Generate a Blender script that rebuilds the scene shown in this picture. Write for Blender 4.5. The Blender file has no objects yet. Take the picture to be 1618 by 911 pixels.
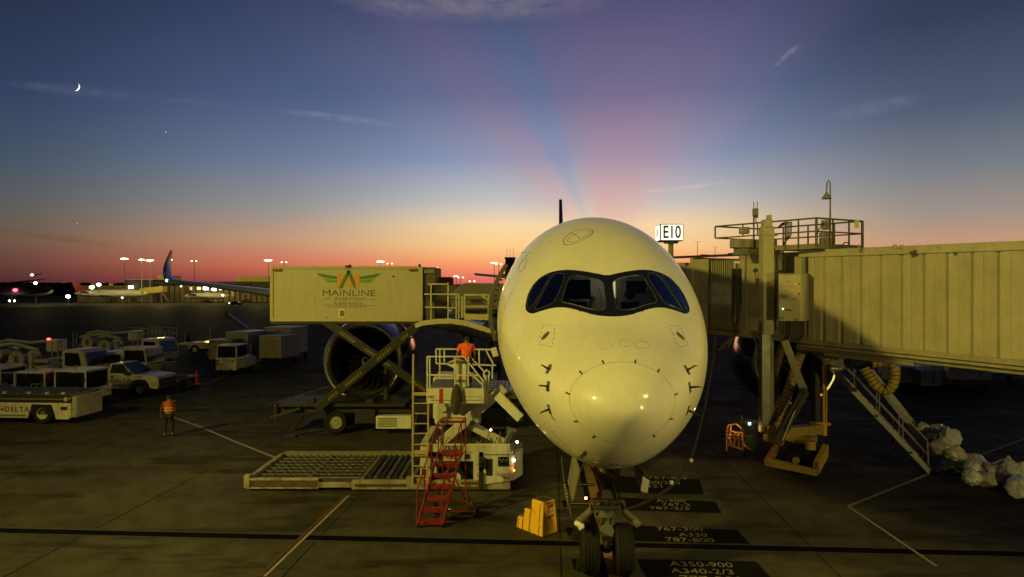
import bpy, math, random
import numpy as np
from mathutils import Vector, Matrix, Euler
from mathutils.geometry import delaunay_2d_cdt
random.seed(7)
C = bpy.context.scene.collection
sc = bpy.context.scene
R = math.radians
F, H, CX, CY = 1060.0, 6.3, 809.0, 457.0
# ---------------------------------------------------------------- camera
cam = bpy.data.cameras.new('camera'); co = bpy.data.objects.new('camera', cam); C.objects.link(co)
co.location = (0, 0, H); co.rotation_euler = (R(90), 0, 0)
cam.sensor_width = 36; cam.lens = F/1618*36; cam.shift_y = 1.5/1618
cam.clip_start = .1; cam.clip_end = 9000
sc.camera = co
sc.view_settings.view_transform = 'Standard'; sc.view_settings.look = 'None'
sc.view_settings.exposure = 0; sc.view_settings.gamma = 1
sc.cycles.use_denoising = True
sc.cycles.max_bounces = 6; sc.cycles.diffuse_bounces = 3; sc.cycles.glossy_bounces = 3
sc.cycles.sample_clamp_indirect = 4

def lin(c):
    return tuple(((x/255)/12.92 if x/255 <= .04045 else ((x/255+.055)/1.055)**2.4) for x in c)

# ---------------------------------------------------------------- dusk sky (world directions only)
world = bpy.data.worlds.new('World'); sc.world = world; world.use_nodes = True
nt = world.node_tree; nt.nodes.clear()
def N(t, **k):
    n = nt.nodes.new(t)
    for a, b in k.items(): setattr(n, a, b)
    return n
def L(a, b): nt.links.new(a, b)
def mth(op, *a):
    n = N('ShaderNodeMath', operation=op)
    for i, x in enumerate(a):
        if isinstance(x, (int, float)): n.inputs[i].default_value = x
        else: L(x, n.inputs[i])
    return n.outputs[0]
def ramp(fac, stops, interp='LINEAR'):
    n = N('ShaderNodeValToRGB'); n.color_ramp.interpolation = interp
    e = n.color_ramp.elements
    while len(e) < len(stops): e.new(.5)
    for i, (p, c) in enumerate(stops):
        e[i].position = p; e[i].color = (*lin(c), 1) if len(c) == 3 else (c[0], c[0], c[0], 1)
    L(fac, n.inputs[0]); return n.outputs[0]
def mixc(f, a, b, mode='MIX'):
    n = N('ShaderNodeMix', data_type='RGBA', blend_type=mode)
    if isinstance(f, (int, float)): n.inputs[0].default_value = f
    else: L(f, n.inputs[0])
    for i, x in ((6, a), (7, b)):
        if isinstance(x, tuple): n.inputs[i].default_value = (*x, 1)
        else: L(x, n.inputs[i])
    return n.outputs[2]
tc = N('ShaderNodeTexCoord'); sx = N('ShaderNodeSeparateXYZ'); L(tc.outputs['Generated'], sx.inputs[0])
X_, Y_, Z_ = sx.outputs
az = mth('MULTIPLY', mth('ARCTAN2', X_, Y_), 180/math.pi)
el = mth('MULTIPLY', mth('ARCSINE', Z_), 180/math.pi)
ele = mth('DIVIDE', el, 60.0)
def col(stops): return ramp(ele, [(max(0, e)/60, c) for e, c in stops])
left = col([(0, (66,36,42)), (.6, (74,42,46)), (1.6, (94,58,52)), (3.3, (106,82,66)), (5.4, (92,90,84)), (8.8, (68,82,98)), (13, (46,63,94)), (18.9, (33,46,70)), (26, (24,34,55)), (45, (13,20,36))])
midl = col([(0, (120,48,54)), (.6, (164,70,64)), (2, (208,110,80)), (4, (196,150,118)), (6.5, (150,147,144)), (10.5, (104,120,149)), (15, (72,91,128)), (22, (46,62,96)), (30, (32,46,80)), (48, (16,26,50))])
cent = col([(0, (196,84,86)), (.65, (222,104,96)), (2, (253,152,96)), (3.6, (255,204,132)), (5.4, (250,216,164)), (7.4, (196,196,194)), (11, (134,152,184)), (16, (90,110,150)), (23, (60,78,116)), (32, (38,52,90)), (50, (18,28,54))])
right = col([(0, (120,66,64)), (.6, (150,84,74)), (1.6, (190,116,88)), (3.4, (196,150,118)), (5.4, (160,145,134)), (8.8, (116,124,132)), (13, (72,88,112)), (19, (46,58,82)), (28, (34,46,76)), (48, (16,26,50))])
def sm(a, b):
    n = N('ShaderNodeMapRange', interpolation_type='SMOOTHSTEP'); L(az, n.inputs[0])
    n.inputs[1].default_value = a; n.inputs[2].default_value = b; return n.outputs[0]
sky = mixc(sm(-40, -16), left, midl)
sky = mixc(sm(-21, 0), sky, cent)
sky = mixc(sm(10, 33), sky, right)
# crepuscular rays fanning from the sun below the horizon
ys = mth('MAXIMUM', Y_, .02)
u = mth('DIVIDE', X_, ys); v = mth('DIVIDE', Z_, ys)
th = mth('MULTIPLY', mth('ARCTAN2', mth('SUBTRACT', u, .1425), mth('SUBTRACT', v, .035)), 180/math.pi)
rp = ramp(mth('DIVIDE', mth('ADD', th, 90), 180.0), [((d+90)/180, (k,)) for d, k in
     ((-80, 0), (-60, .06), (-47, .34), (-37, .70), (-31, .58), (-26, .34), (-21, .32), (-15, .70), (-5, 1), (14, 1), (26, .80), (36, .46), (48, .12), (85, 0))], 'EASE')
fv = ramp(v, [(0, (.0,)), (.06, (.35,)), (.12, (.9,)), (.22, (.95,)), (.36, (.85,)), (.5, (.65,)), (.95, (0,))])
front = mth('GREATER_THAN', Y_, .05)
rf = mth('MULTIPLY', mth('MULTIPLY', rp, fv), front)
pink = col([(0, (240,140,110)), (4, (252,200,156)), (6.5, (226,180,168)), (11, (172,144,162)), (16, (122,108,142)), (23, (88,80,118)), (40, (50,50,80))])
sky = mixc(mth('MULTIPLY', rf, .95), sky, pink)
# clear blue shade between the two shafts
gap = ramp(mth('DIVIDE', mth('ADD', th, 90), 180.0), [(0, (0,)), ((-32+90)/180, (0,)), ((-24+90)/180, (1,)), ((-17+90)/180, (0,)), (1, (0,))], 'EASE')
gpf = mth('MULTIPLY', mth('MULTIPLY', gap, ramp(v, [(.06, (0,)), (.14, (.16,)), (.26, (.12,)), (.4, (0,))])), front)
sky = mixc(gpf, sky, lin((100,124,168)))
hs = N('ShaderNodeHueSaturation'); hs.inputs['Saturation'].default_value = .98; L(sky, hs.inputs['Color']); sky = hs.outputs[0]
# thin wisps of cloud
def wisp(px, py, hw, hh, ang, k, colr, scale=10, lo=.42, hi=.7):
    global sky
    u0, v0 = (px-CX)/F, (CY-py)/F
    du = mth('SUBTRACT', u, u0); dv = mth('SUBTRACT', v, v0)
    ca, sa = math.cos(R(ang)), math.sin(R(ang))
    a = mth('DIVIDE', mth('ADD', mth('MULTIPLY', du, ca), mth('MULTIPLY', dv, sa)), hw/F)
    b = mth('DIVIDE', mth('SUBTRACT', mth('MULTIPLY', dv, ca), mth('MULTIPLY', du, sa)), hh/F)
    d = mth('ADD', mth('MULTIPLY', a, a), mth('MULTIPLY', b, b))
    m = mth('MULTIPLY', mth('MAXIMUM', mth('SUBTRACT', 1.0, d), 0.0), front)
    cb = N('ShaderNodeCombineXYZ'); L(mth('MULTIPLY', a, hw/100), cb.inputs[0]); L(mth('MULTIPLY', b, hh/45), cb.inputs[1]); cb.inputs[2].default_value = px*.1
    nz = N('ShaderNodeTexNoise'); L(cb.outputs[0], nz.inputs['Vector']); nz.inputs['Scale'].default_value = scale; nz.inputs['Detail'].default_value = 5; nz.inputs['Roughness'].default_value = .6
    mr = N('ShaderNodeMapRange'); L(nz.outputs[0], mr.inputs[0]); mr.inputs[1].default_value = lo; mr.inputs[2].default_value = hi
    sky = mixc(mth('MULTIPLY', mth('MULTIPLY', m, mr.outputs[0]), k), sky, lin(colr))
wisp(735, -14, 240, 52, -2, .85, (128,120,134), 2.2, .25, .62)
wisp(640, 14, 90, 22, -4, .4, (120,116,134), 3)
wisp(540, 186, 110, 7, -7, .8, (128,134,168), 3, .3)
wisp(120, 143, 130, 10, -6, .55, (92,100,124), 2.5, .3)
wisp(300, 160, 70, 5, -5, .4, (90,104,140), 3, .3)
wisp(1242, 88, 32, 5, 42, .75, (132,134,160), 6, .3)
wisp(1255, 78, 18, 7, 30, .4, (120,122,150), 8, .35)
wisp(1380, 170, 90, 16, 12, .45, (120,128,152), 3, .3)
wisp(1080, 296, 90, 4, 7, .55, (235,195,180), 3, .3)
wisp(90, 375, 120, 6, -8, .35, (84,56,50), 3, .3)
bk = N('ShaderNodeMapRange', interpolation_type='SMOOTHSTEP'); L(Y_, bk.inputs[0]); bk.inputs[1].default_value = -.35; bk.inputs[2].default_value = .35; bk.inputs[3].default_value = .35
dim = N('ShaderNodeVectorMath', operation='SCALE'); L(sky, dim.inputs[0]); L(bk.outputs[0], dim.inputs['Scale']); sky = dim.outputs[0]   # the eastern half of a dusk sky is darker
bg = N('ShaderNodeBackground'); L(sky, bg.inputs[0]); bg.inputs[1].default_value = 1.0
wo = N('ShaderNodeOutputWorld'); L(bg.outputs[0], wo.inputs[0])

# ---------------------------------------------------------------- apron floodlights
def spot(name, loc, target, power, colr, size=110, rad=.6, blend=.4):
    l = bpy.data.lights.new(name, 'SPOT'); l.energy = power; l.color = colr; l.spot_size = R(size); l.spot_blend = blend; l.shadow_soft_size = rad
    o = bpy.data.objects.new(name, l); C.objects.link(o); o.location = loc
    o.rotation_euler = (Vector(target)-Vector(loc)).to_track_quat('-Z', 'Y').to_euler(); return o
SOD = (1.0, .80, .135)
spot('floodlight_beam', (-29, 0.5, 18.6), (4, 17, 2), 43000, SOD, 112, .8, 1.0)
spot('floodlight_beam', (-70, 1.0, 21.5), (-45, 36, 0), 13000, SOD, 100, .8, 1.0)
spot('floodlight_beam', (25, 0.5, 21.5), (4, 18, 4), 13000, SOD, 46, 2.0, 1.0)
spot('bridge_fill_beam', (15, -.7, 5.2), (9, 24, 1), 3800, (1, .80, .22), 140, .3, .6)  # added fill lamp, out of view, brightens the space under the bridge

# ---------------------------------------------------------------- materials
MAT = {}
def mat(name, c, rough=.5, metal=0, coat=0, emit=None, es=0, noise=0, nscale=4, bump=0, bscale=30, dirt=None, spec=.5, alpha=None):
    if name in MAT: return MAT[name]
    m = bpy.data.materials.new(name); m.use_nodes = True; t = m.node_tree; b = t.nodes['Principled BSDF']
    b.inputs['Base Color'].default_value = (*c, 1); b.inputs['Roughness'].default_value = rough
    b.inputs['Metallic'].default_value = metal; b.inputs['Coat Weight'].default_value = coat
    b.inputs['Coat Roughness'].default_value = .06
    b.inputs['Specular IOR Level'].default_value = spec
    if spec <= .06: b.inputs['IOR'].default_value = 1.02
    if emit: b.inputs['Emission Color'].default_value = (*emit, 1); b.inputs['Emission Strength'].default_value = es
    if noise or bump:
        g = t.nodes.new('ShaderNodeTexCoord')
    if noise:
        n = t.nodes.new('ShaderNodeTexNoise'); n.inputs['Scale'].default_value = nscale; n.inputs['Detail'].default_value = 6; n.inputs['Roughness'].default_value = .65
        t.links.new(g.outputs['Object'], n.inputs['Vector'])
        r = t.nodes.new('ShaderNodeValToRGB'); r.color_ramp.elements[0].position = .3; r.color_ramp.elements[1].position = .72
        d = dirt or tuple(x*(1-noise) for x in c)
        r.color_ramp.elements[0].color = (*d, 1); r.color_ramp.elements[1].color = (*[min(1, x*(1+noise*.25)) for x in c], 1)
        if dirt: r.color_ramp.elements[0].position = .28; r.color_ramp.elements[1].position = .28+.3*(1-noise)+.02; r.color_ramp.elements[1].color = (*c, 1)
        t.links.new(n.outputs[0], r.inputs[0]); t.links.new(r.outputs[0], b.inputs['Base Color'])
        mr = t.nodes.new('ShaderNodeMapRange'); t.links.new(n.outputs[0], mr.inputs[0]); mr.inputs[3].default_value = min(1, rough+.12); mr.inputs[4].default_value = max(.03, rough-.08)
        t.links.new(mr.outputs[0], b.inputs['Roughness'])
    if bump:
        n2 = t.nodes.new('ShaderNodeTexNoise'); n2.inputs['Scale'].default_value = bscale; n2.inputs['Detail'].default_value = 4
        t.links.new(g.outputs['Object'], n2.inputs['Vector'])
        bp = t.nodes.new('ShaderNodeBump'); bp.inputs['Strength'].default_value = bump; bp.inputs['Distance'].default_value = .02
        t.links.new(n2.outputs[0], bp.inputs['Height']); t.links.new(bp.outputs[0], b.inputs['Normal'])
    MAT[name] = m; return m
white = mat('white_paint', (.70,.69,.62), .42, noise=.16, nscale=2.5, dirt=None)
hull = mat('aircraft_paint', (.78,.75,.69), .40, coat=.5, noise=.12, nscale=.7, spec=.3)
dwhite = mat('worn_white_paint', (.56,.54,.46), .55, noise=.6, nscale=5, dirt=(.24,.20,.13))
rustw = mat('rusty_white_paint', (.29,.27,.20), .6, noise=.2, nscale=3.5, dirt=(.09,.04,.015))
cream = mat('cream_paint', (.38,.345,.235), .5, noise=.22, nscale=1.4)
cream2 = mat('weathered_cream_paint', (.30,.27,.18), .55, noise=.35, nscale=2.2)
rustp = mat('rusted_plate', (.10,.055,.028), .7, noise=.5, nscale=6)
olive = mat('olive_grey_paint', (.18,.17,.12), .55, noise=.3, nscale=3)
rubber = mat('black_rubber', (.011,.010,.009), .7, spec=.25, noise=.35, nscale=9, bump=.15)
black = mat('black_paint', (.02,.02,.02), .45, noise=.3, nscale=6)
dark = mat('dark_steel', (.035,.033,.03), .5, metal=.3, noise=.45, nscale=5)
steel = mat('bare_steel', (.42,.41,.38), .35, metal=.9, noise=.35, nscale=6)
alu = mat('worn_aluminium', (.5,.49,.46), .42, metal=.6, noise=.3, nscale=8)
gtube = mat('galvanised_steel', (.34,.33,.30), .5, metal=.35, noise=.3, nscale=9)
red = mat('red_paint', (.24,.014,.016), .42, noise=.35, nscale=8)
yel = mat('yellow_paint', (.80,.46,.02), .5, noise=.45, nscale=6, dirt=(.30,.16,.02))
vestm = mat('vest_fabric', (.62,.10,.035), .8, noise=.3, nscale=16, bump=.5, bscale=9)
orange = mat('orange_fabric', (.90,.13,.03), .8, noise=.18, nscale=12, bump=.5, bscale=9)
hull_blue = mat('dark_blue_paint', (.012,.02,.075), .16, coat=1)
wing_grey = mat('wing_grey_paint', (.36,.38,.42), .35, coat=.4, noise=.12)
glass = mat('dark_tinted_glass', (.012,.014,.018), .05, coat=0, spec=.9)
skin_m = mat('skin', (.20,.10,.06), .6)
navy = mat('dark_trousers', (.008,.009,.014), .85, noise=.2, nscale=14)
sideg = mat('side_window_glass', (.30,.31,.32), .07, metal=1)
colst = mat('column_steel', (.17,.17,.15), .4, metal=.5, noise=.4, nscale=4)
lip = mat('polished_metal', (.62,.60,.56), .28, metal=1, noise=.08)
hosem = mat('tan_hose', (.42,.30,.10), .7, noise=.3, nscale=7)
red_l = mat('red_light', (.6,.02,.02), .3, emit=(1,.04,.02), es=9)
lamp_w = mat('lamp_glow', (1,.95,.85), .3, emit=(1,.88,.62), es=16)
lamp_y = mat('sodium_lamp_glow', (1,.8,.5), .3, emit=(1,.66,.30), es=11)
lamp_c = mat('cool_lamp_glow', (1,1,1), .3, emit=(.85,.95,1), es=14)
txt_d = mat('dark_lettering', (.035,.035,.05), .6)
txt_w = mat('worn_stencil_paint', (.18,.16,.10), .8, noise=.75, nscale=9, dirt=(.03,.028,.02))
txt_r = mat('red_lettering', (.45,.03,.03), .6)

def streaks(m, k=.86):
    t = m.node_tree; b = t.nodes['Principled BSDF']; src = b.inputs['Base Color'].links[0].from_socket
    g = t.nodes.new('ShaderNodeTexCoord'); mp = t.nodes.new('ShaderNodeMapping'); mp.inputs['Scale'].default_value = (7,7,.55); t.links.new(g.outputs['Object'], mp.inputs[0])
    n = t.nodes.new('ShaderNodeTexNoise'); n.inputs['Scale'].default_value = 1.0; n.inputs['Detail'].default_value = 7; n.inputs['Roughness'].default_value = .7; t.links.new(mp.outputs[0], n.inputs['Vector'])
    r = t.nodes.new('ShaderNodeValToRGB'); r.color_ramp.elements[0].position = .34; r.color_ramp.elements[1].position = .56; r.color_ramp.elements[0].color = (k,k*.98,k*.94,1); t.links.new(n.outputs[0], r.inputs[0])
    mx = t.nodes.new('ShaderNodeMix'); mx.data_type = 'RGBA'; mx.blend_type = 'MULTIPLY'; mx.inputs[0].default_value = 1; t.links.new(src, mx.inputs[6]); t.links.new(r.outputs[0], mx.inputs[7]); t.links.new(mx.outputs[2], b.inputs['Base Color'])
streaks(hull, .95); streaks(cream, .90); streaks(cream2, .82); streaks(dwhite, .72); streaks(white, .85)
def glassmat():
    m = bpy.data.materials.new('clear_windscreen'); m.use_nodes = True; t = m.node_tree; t.nodes.clear()
    tr = t.nodes.new('ShaderNodeBsdfTransparent'); tr.inputs[0].default_value = (.72,.76,.78,1)
    gl = t.nodes.new('ShaderNodeBsdfGlossy'); gl.inputs['Roughness'].default_value = .03
    fr = t.nodes.new('ShaderNodeFresnel'); fr.inputs[0].default_value = 1.5
    mx = t.nodes.new('ShaderNodeMixShader'); o = t.nodes.new('ShaderNodeOutputMaterial')
    t.links.new(fr.outputs[0], mx.inputs[0]); t.links.new(tr.outputs[0], mx.inputs[1]); t.links.new(gl.outputs[0], mx.inputs[2]); t.links.new(mx.outputs[0], o.inputs[0])
    return m
clear = glassmat()

# ---------------------------------------------------------------- helpers
ROOTM = {}
def W(px, py, D): return Vector(((px-CX)/F*D, D, H-(py-CY)/F*D))
def G(px, py, z=0.0):
    D = (H-z)*F/(py-CY); return W(px, py, D)
class MB:
    def __init__(s): s.v = []; s.f = []; s.mi = []; s.m = 0
    def add(s, vs, fs):
        b = len(s.v); s.v += [tuple(x) for x in vs]; s.f += [tuple(i+b for i in f) for f in fs]; s.mi += [s.m]*len(fs); return s
    def box(s, c, d, rz=0, Rm=None):
        c = Vector(c); M = Rm or Matrix.Rotation(rz, 3, 'Z')
        vs = [c + M @ Vector((x*d[0]/2, y*d[1]/2, z*d[2]/2)) for z in (-1, 1) for x, y in ((-1,-1),(1,-1),(1,1),(-1,1))]
        return s.add(vs, [(3,2,1,0),(4,5,6,7),(0,1,5,4),(1,2,6,5),(2,3,7,6),(3,0,4,7)])
    def b2(s, x0, x1, y0, y1, z0, z1): return s.box(((x0+x1)/2, (y0+y1)/2, (z0+z1)/2), (abs(x1-x0), abs(y1-y0), abs(z1-z0)))
    def bar(s, a, b, w, h=None, up=(0,0,1)):
        a = Vector(a); b = Vector(b); h = h or w; d = (b-a); ln = d.length
        if ln < 1e-6: return s
        d.normalize(); up = Vector(up)
        if abs(d.dot(up)) > .98: up = Vector((0,1,0))
        x = d.cross(up).normalized(); y = x.cross(d)
        return s.box((a+b)/2, (w, ln, h), Rm=Matrix((x, d, y)).transposed())
    def tube(s, pts, r, n=8, cap=True):
        pts = [Vector(p) for p in pts]; rings = []; up = None
        for i, p in enumerate(pts):
            d = (pts[min(i+1, len(pts)-1)]-pts[max(i-1, 0)]).normalized()
            if up is None:
                up = Vector((0,0,1)) if abs(d.z) < .9 else Vector((1,0,0))
            x = d.cross(up).normalized(); y = x.cross(d).normalized(); up = y
            rr = r[i] if isinstance(r, (list, tuple)) else r
            rings.append([p + (x*math.cos(2*math.pi*k/n)+y*math.sin(2*math.pi*k/n))*rr for k in range(n)])
        vs = [q for g in rings for q in g]; fs = []
        for i in range(len(pts)-1):
            for k in range(n): fs.append((i*n+k, i*n+(k+1) % n, (i+1)*n+(k+1) % n, (i+1)*n+k))
        if cap: fs += [tuple(range(n))[::-1], tuple((len(pts)-1)*n+k for k in range(n))]
        return s.add(vs, fs)
    def cyl(s, a, b, r, r2=None, n=20): return s.tube([a, b], [r, r if r2 is None else r2], n)
    def lathe(s, prof, o, ax, n=32, closed=False):
        o = Vector(o); ax = Vector(ax).normalized(); x = ax.orthogonal().normalized(); y = ax.cross(x)
        vs = [o+ax*t+(x*math.cos(2*math.pi*k/n)+y*math.sin(2*math.pi*k/n))*r for r, t in prof for k in range(n)]
        m = len(prof); fs = [(i*n+k, i*n+(k+1) % n, ((i+1) % m)*n+(k+1) % n, ((i+1) % m)*n+k) for i in range(m if closed else m-1) for k in range(n)]
        return s.add(vs, fs)
    def sph(s, c, r, n=14, m=8):
        c = Vector(c); r = (r, r, r) if isinstance(r, (int, float)) else r
        vs = [c+Vector((0,0,-r[2]))]; fs = []
        for i in range(1, m):
            a = -math.pi/2+math.pi*i/m
            vs += [c+Vector((r[0]*math.cos(a)*math.cos(2*math.pi*k/n), r[1]*math.cos(a)*math.sin(2*math.pi*k/n), r[2]*math.sin(a))) for k in range(n)]
        vs.append(c+Vector((0,0,r[2])))
        for k in range(n): fs.append((0, 1+(k+1) % n, 1+k)); fs.append((len(vs)-1, 1+(m-2)*n+k, 1+(m-2)*n+(k+1) % n))
        for i in range(m-2):
            for k in range(n): fs.append((1+i*n+k, 1+i*n+(k+1) % n, 1+(i+1)*n+(k+1) % n, 1+(i+1)*n+k))
        return s.add(vs, fs)
    def prism(s, poly, vec):
        n = len(poly); vec = Vector(vec); a = [Vector(p) for p in poly]
        return s.add(a+[p+vec for p in a], [tuple(range(n))[::-1], tuple(range(n, 2*n))]+[(i, (i+1) % n, n+(i+1) % n, n+i) for i in range(n)])
    def xform(s, M): s.v = [tuple(M @ Vector(p)) for p in s.v]; return s
    def build(s, name, m, parent=None, world=False, smooth=False, bevel=0, seg=2, angle=35):
        vs = s.v
        if world and parent is not None:
            Mi = ROOTM[parent.name].inverted(); vs = [tuple(Mi @ Vector(p)) for p in vs]
        me = bpy.data.meshes.new(name); me.from_pydata(vs, [], s.f)
        for x in (m if isinstance(m, (list, tuple)) else [m]): me.materials.append(x)
        me.polygons.foreach_set('material_index', s.mi)
        me.validate(); me.update()
        import bmesh
        bm = bmesh.new(); bm.from_mesh(me); bmesh.ops.recalc_face_normals(bm, faces=bm.faces); bm.to_mesh(me); bm.free()
        if smooth:
            me.polygons.foreach_set('use_smooth', [True]*len(me.polygons))
            if smooth != 'all': me.set_sharp_from_angle(angle=R(angle))
        o = bpy.data.objects.new(name, me); C.objects.link(o)
        if parent is not None: o.parent = parent; ROOTM[o.name] = ROOTM[parent.name]
        else: ROOTM[o.name] = Matrix()
        if bevel:
            b = o.modifiers.new('bevel', 'BEVEL'); b.width = bevel; b.segments = seg; b.limit_method = 'ANGLE'; b.angle_limit = R(40); b.use_clamp_overlap = True
        return o
def tag(o, label, cat, group=None):
    o['label'] = label; o['category'] = cat
    if group: o['group'] = group
    return o
def thing(name, label, cat, loc=(0,0,0), rz=0, group=None):
    o = bpy.data.objects.new(name, None); C.objects.link(o); o.location = loc; o.rotation_euler = (0,0,rz); o.empty_display_size = .3
    ROOTM[o.name] = Matrix.Translation(loc) @ Matrix.Rotation(rz, 4, 'Z')
    return tag(o, label, cat, group)
def copy_tree(o, parent=None, **k):
    c = o.copy(); C.objects.link(c); c.parent = parent
    for ch in list(o.children): copy_tree(ch, c)
    return c
def place(o, loc, rz=0, label=None):
    o.location = loc; o.rotation_euler = (0,0,rz)
    if label: o['label'] = label
    ROOTM[o.name] = Matrix.Translation(loc) @ Matrix.Rotation(rz, 4, 'Z'); return o
def struct(o): o['kind'] = 'structure'; return o
def text(s, size, m, parent, loc, rot=(90,0,0), name='lettering', ext=.003, off=0, sx=1.0, world=False, align='CENTER', sp=1.0):
    cu = bpy.data.curves.new('tmp', 'FONT'); cu.body = s; cu.size = size; cu.extrude = ext; cu.offset = off; cu.align_x = align; cu.align_y = 'CENTER'; cu.space_character = sp; cu.resolution_u = 3
    o = bpy.data.objects.new('tmp', cu); C.objects.link(o)
    dg = bpy.context.evaluated_depsgraph_get(); me = bpy.data.meshes.new_from_object(o.evaluated_get(dg)); bpy.data.objects.remove(o)
    Rm = rot if isinstance(rot, Matrix) else Euler([R(a) for a in rot]).to_matrix()
    M = Matrix.Translation(loc) @ Rm.to_4x4() @ Matrix.Diagonal((sx, 1, 1, 1))
    if world and parent is not None: M = ROOTM[parent.name].inverted() @ M
    me.transform(M); me.materials.clear(); me.materials.append(m); me.name = name
    t = bpy.data.objects.new(name, me); C.objects.link(t)
    if parent is not None: t.parent = parent; ROOTM[t.name] = ROOTM[parent.name]
    return t
def wheel(parent, c, ax, r, w, rimc=None, name='wheel', rf=.56):
    c = Vector(c); ax = Vector(ax).normalized()
    t = MB(); h = w/2; rr = r*rf
    t.lathe([(rr, -h*.8), (r*.84, -h), (r*.95, -h*.86), (r, -h*.6), (r, h*.6), (r*.95, h*.86), (r*.84, h), (rr, h*.8)], c, ax, 28, True)
    o = t.build(name, rubber, parent, smooth=True)
    q = MB(); q.lathe([(.001, h*.35), (r*.16, h*.5), (r*.18, h*.3), (rr*.8, h*.22), (rr*.98, h*.74), (rr, h*.7), (rr, -h*.7), (rr*.98, -h*.74), (rr*.8, -h*.22), (r*.18, -h*.3), (r*.16, -h*.5), (.001, -h*.35)], c, ax, 24)
    q.build('rim', rimc or dwhite, o, smooth=True)
    return o
# ---------------------------------------------------------------- ground
def concrete():
    m = bpy.data.materials.new('apron_concrete'); m.use_nodes = True; t = m.node_tree; b = t.nodes['Principled BSDF']
    g = t.nodes.new('ShaderNodeTexCoord')
    def noise(s, d=6, ro=.6, vec=None):
        n = t.nodes.new('ShaderNodeTexNoise'); n.inputs['Scale'].default_value = s; n.inputs['Detail'].default_value = d; n.inputs['Roughness'].default_value = ro
        t.links.new(vec or g.outputs['Object'], n.inputs['Vector']); return n.outputs[0]
    def rmp(f, st):
        r = t.nodes.new('ShaderNodeValToRGB'); e = r.color_ramp.elements
        while len(e) < len(st): e.new(.5)
        for i, (p, c) in enumerate(st): e[i].position = p; e[i].color = (*c, 1)
        t.links.new(f, r.inputs[0]); return r.outputs[0]
    def mul(a, c, f=1.0):
        n = t.nodes.new('ShaderNodeMix'); n.data_type = 'RGBA'; n.blend_type = 'MULTIPLY'; n.inputs[0].default_value = f
        t.links.new(a, n.inputs[6]); t.links.new(c, n.inputs[7]); return n.outputs[2]
    mp = t.nodes.new('ShaderNodeMapping'); mp.inputs['Scale'].default_value = (.25, 1, 1); mp.inputs['Rotation'].default_value = (0,0,R(-10)); t.links.new(g.outputs['Object'], mp.inputs[0])
    a = rmp(noise(.16, 7, .62), [(.28, (.036,.032,.024)), (.5, (.066,.060,.045)), (.75, (.104,.095,.072))])
    a = mul(a, rmp(noise(1.3, 6, .7), [(.3, (.62,.62,.62)), (.55, (1,1,1)), (.8, (1.12,1.12,1.1))]))
    a = mul(a, rmp(noise(.7, 5, .6, mp.outputs[0]), [(.38, (.42,.42,.40)), (.47, (1,1,1))]), .85)   # tyre smears
    a = mul(a, rmp(noise(9, 3, .8), [(.30, (.35,.35,.35)), (.40, (1,1,1))]), .8)                # oil spots
    a = mul(a, rmp(noise(60, 3, .7), [(.2, (.72,.72,.72)), (.8, (1.2,1.2,1.2))]))
    sp = t.nodes.new('ShaderNodeSeparateXYZ'); t.links.new(g.outputs['Object'], sp.inputs[0])
    ad = t.nodes.new('ShaderNodeMath'); ad.operation = 'MULTIPLY_ADD'; t.links.new(noise(.05, 4), ad.inputs[0]); ad.inputs[1].default_value = 30; t.links.new(sp.outputs[1], ad.inputs[2])
    m1 = t.nodes.new('ShaderNodeMapRange'); m1.interpolation_type = 'SMOOTHSTEP'; t.links.new(ad.outputs[0], m1.inputs[0]); m1.inputs[1].default_value = 58; m1.inputs[2].default_value = 104
    m2 = t.nodes.new('ShaderNodeMapRange'); m2.interpolation_type = 'SMOOTHSTEP'; t.links.new(ad.outputs[0], m2.inputs[0]); m2.inputs[1].default_value = 255; m2.inputs[2].default_value = 285
    sb = t.nodes.new('ShaderNodeMath'); sb.operation = 'SUBTRACT'; t.links.new(m1.outputs[0], sb.inputs[0]); t.links.new(m2.outputs[0], sb.inputs[1])
    mx = t.nodes.new('ShaderNodeMix'); mx.data_type = 'RGBA'; t.links.new(sb.outputs[0], mx.inputs[0]); t.links.new(a, mx.inputs[6]); mx.inputs[7].default_value = (.020,.019,.017,1); a = mx.outputs[2]   # weathered asphalt of the taxiway
    t.links.new(a, b.inputs['Base Color'])
    mr = t.nodes.new('ShaderNodeMapRange'); t.links.new(noise(.5, 5), mr.inputs[0]); mr.inputs[1].default_value = .3; mr.inputs[2].default_value = .7; mr.inputs[3].default_value = .48; mr.inputs[4].default_value = .78
    t.links.new(mr.outputs[0], b.inputs['Roughness'])
    bp = t.nodes.new('ShaderNodeBump'); bp.inputs['Strength'].default_value = .35; bp.inputs['Distance'].default_value = .012
    t.links.new(noise(45, 5, .7), bp.inputs['Height']); t.links.new(bp.outputs[0], b.inputs['Normal'])
    b.inputs['Specular IOR Level'].default_value = .05
    df = t.nodes.new('ShaderNodeBsdfDiffuse'); t.links.new(a, df.inputs[0]); t.links.new(bp.outputs[0], df.inputs['Normal'])
    m3 = t.nodes.new('ShaderNodeMapRange'); t.links.new(sp.outputs[1], m3.inputs[0]); m3.inputs[1].default_value = 14; m3.inputs[2].default_value = 45; m3.inputs[3].default_value = .30; m3.inputs[4].default_value = .62
    ms = t.nodes.new('ShaderNodeMixShader'); t.links.new(m3.outputs[0], ms.inputs[0]); t.links.new(b.outputs[0], ms.inputs[1]); t.links.new(df.outputs[0], ms.inputs[2])
    t.links.new(ms.outputs[0], t.nodes['Material Output'].inputs[0])
    return m
conc = concrete()
g = MB(); g.add([(-3500,-300,0),(3500,-300,0),(3500,6000,0),(-3500,6000,0)], [(0,1,2,3)])
struct(g.build('ground', conc))
asph = mat('taxiway_asphalt', (.018,.017,.015), .9, noise=.3, nscale=.02, spec=.06)
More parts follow.
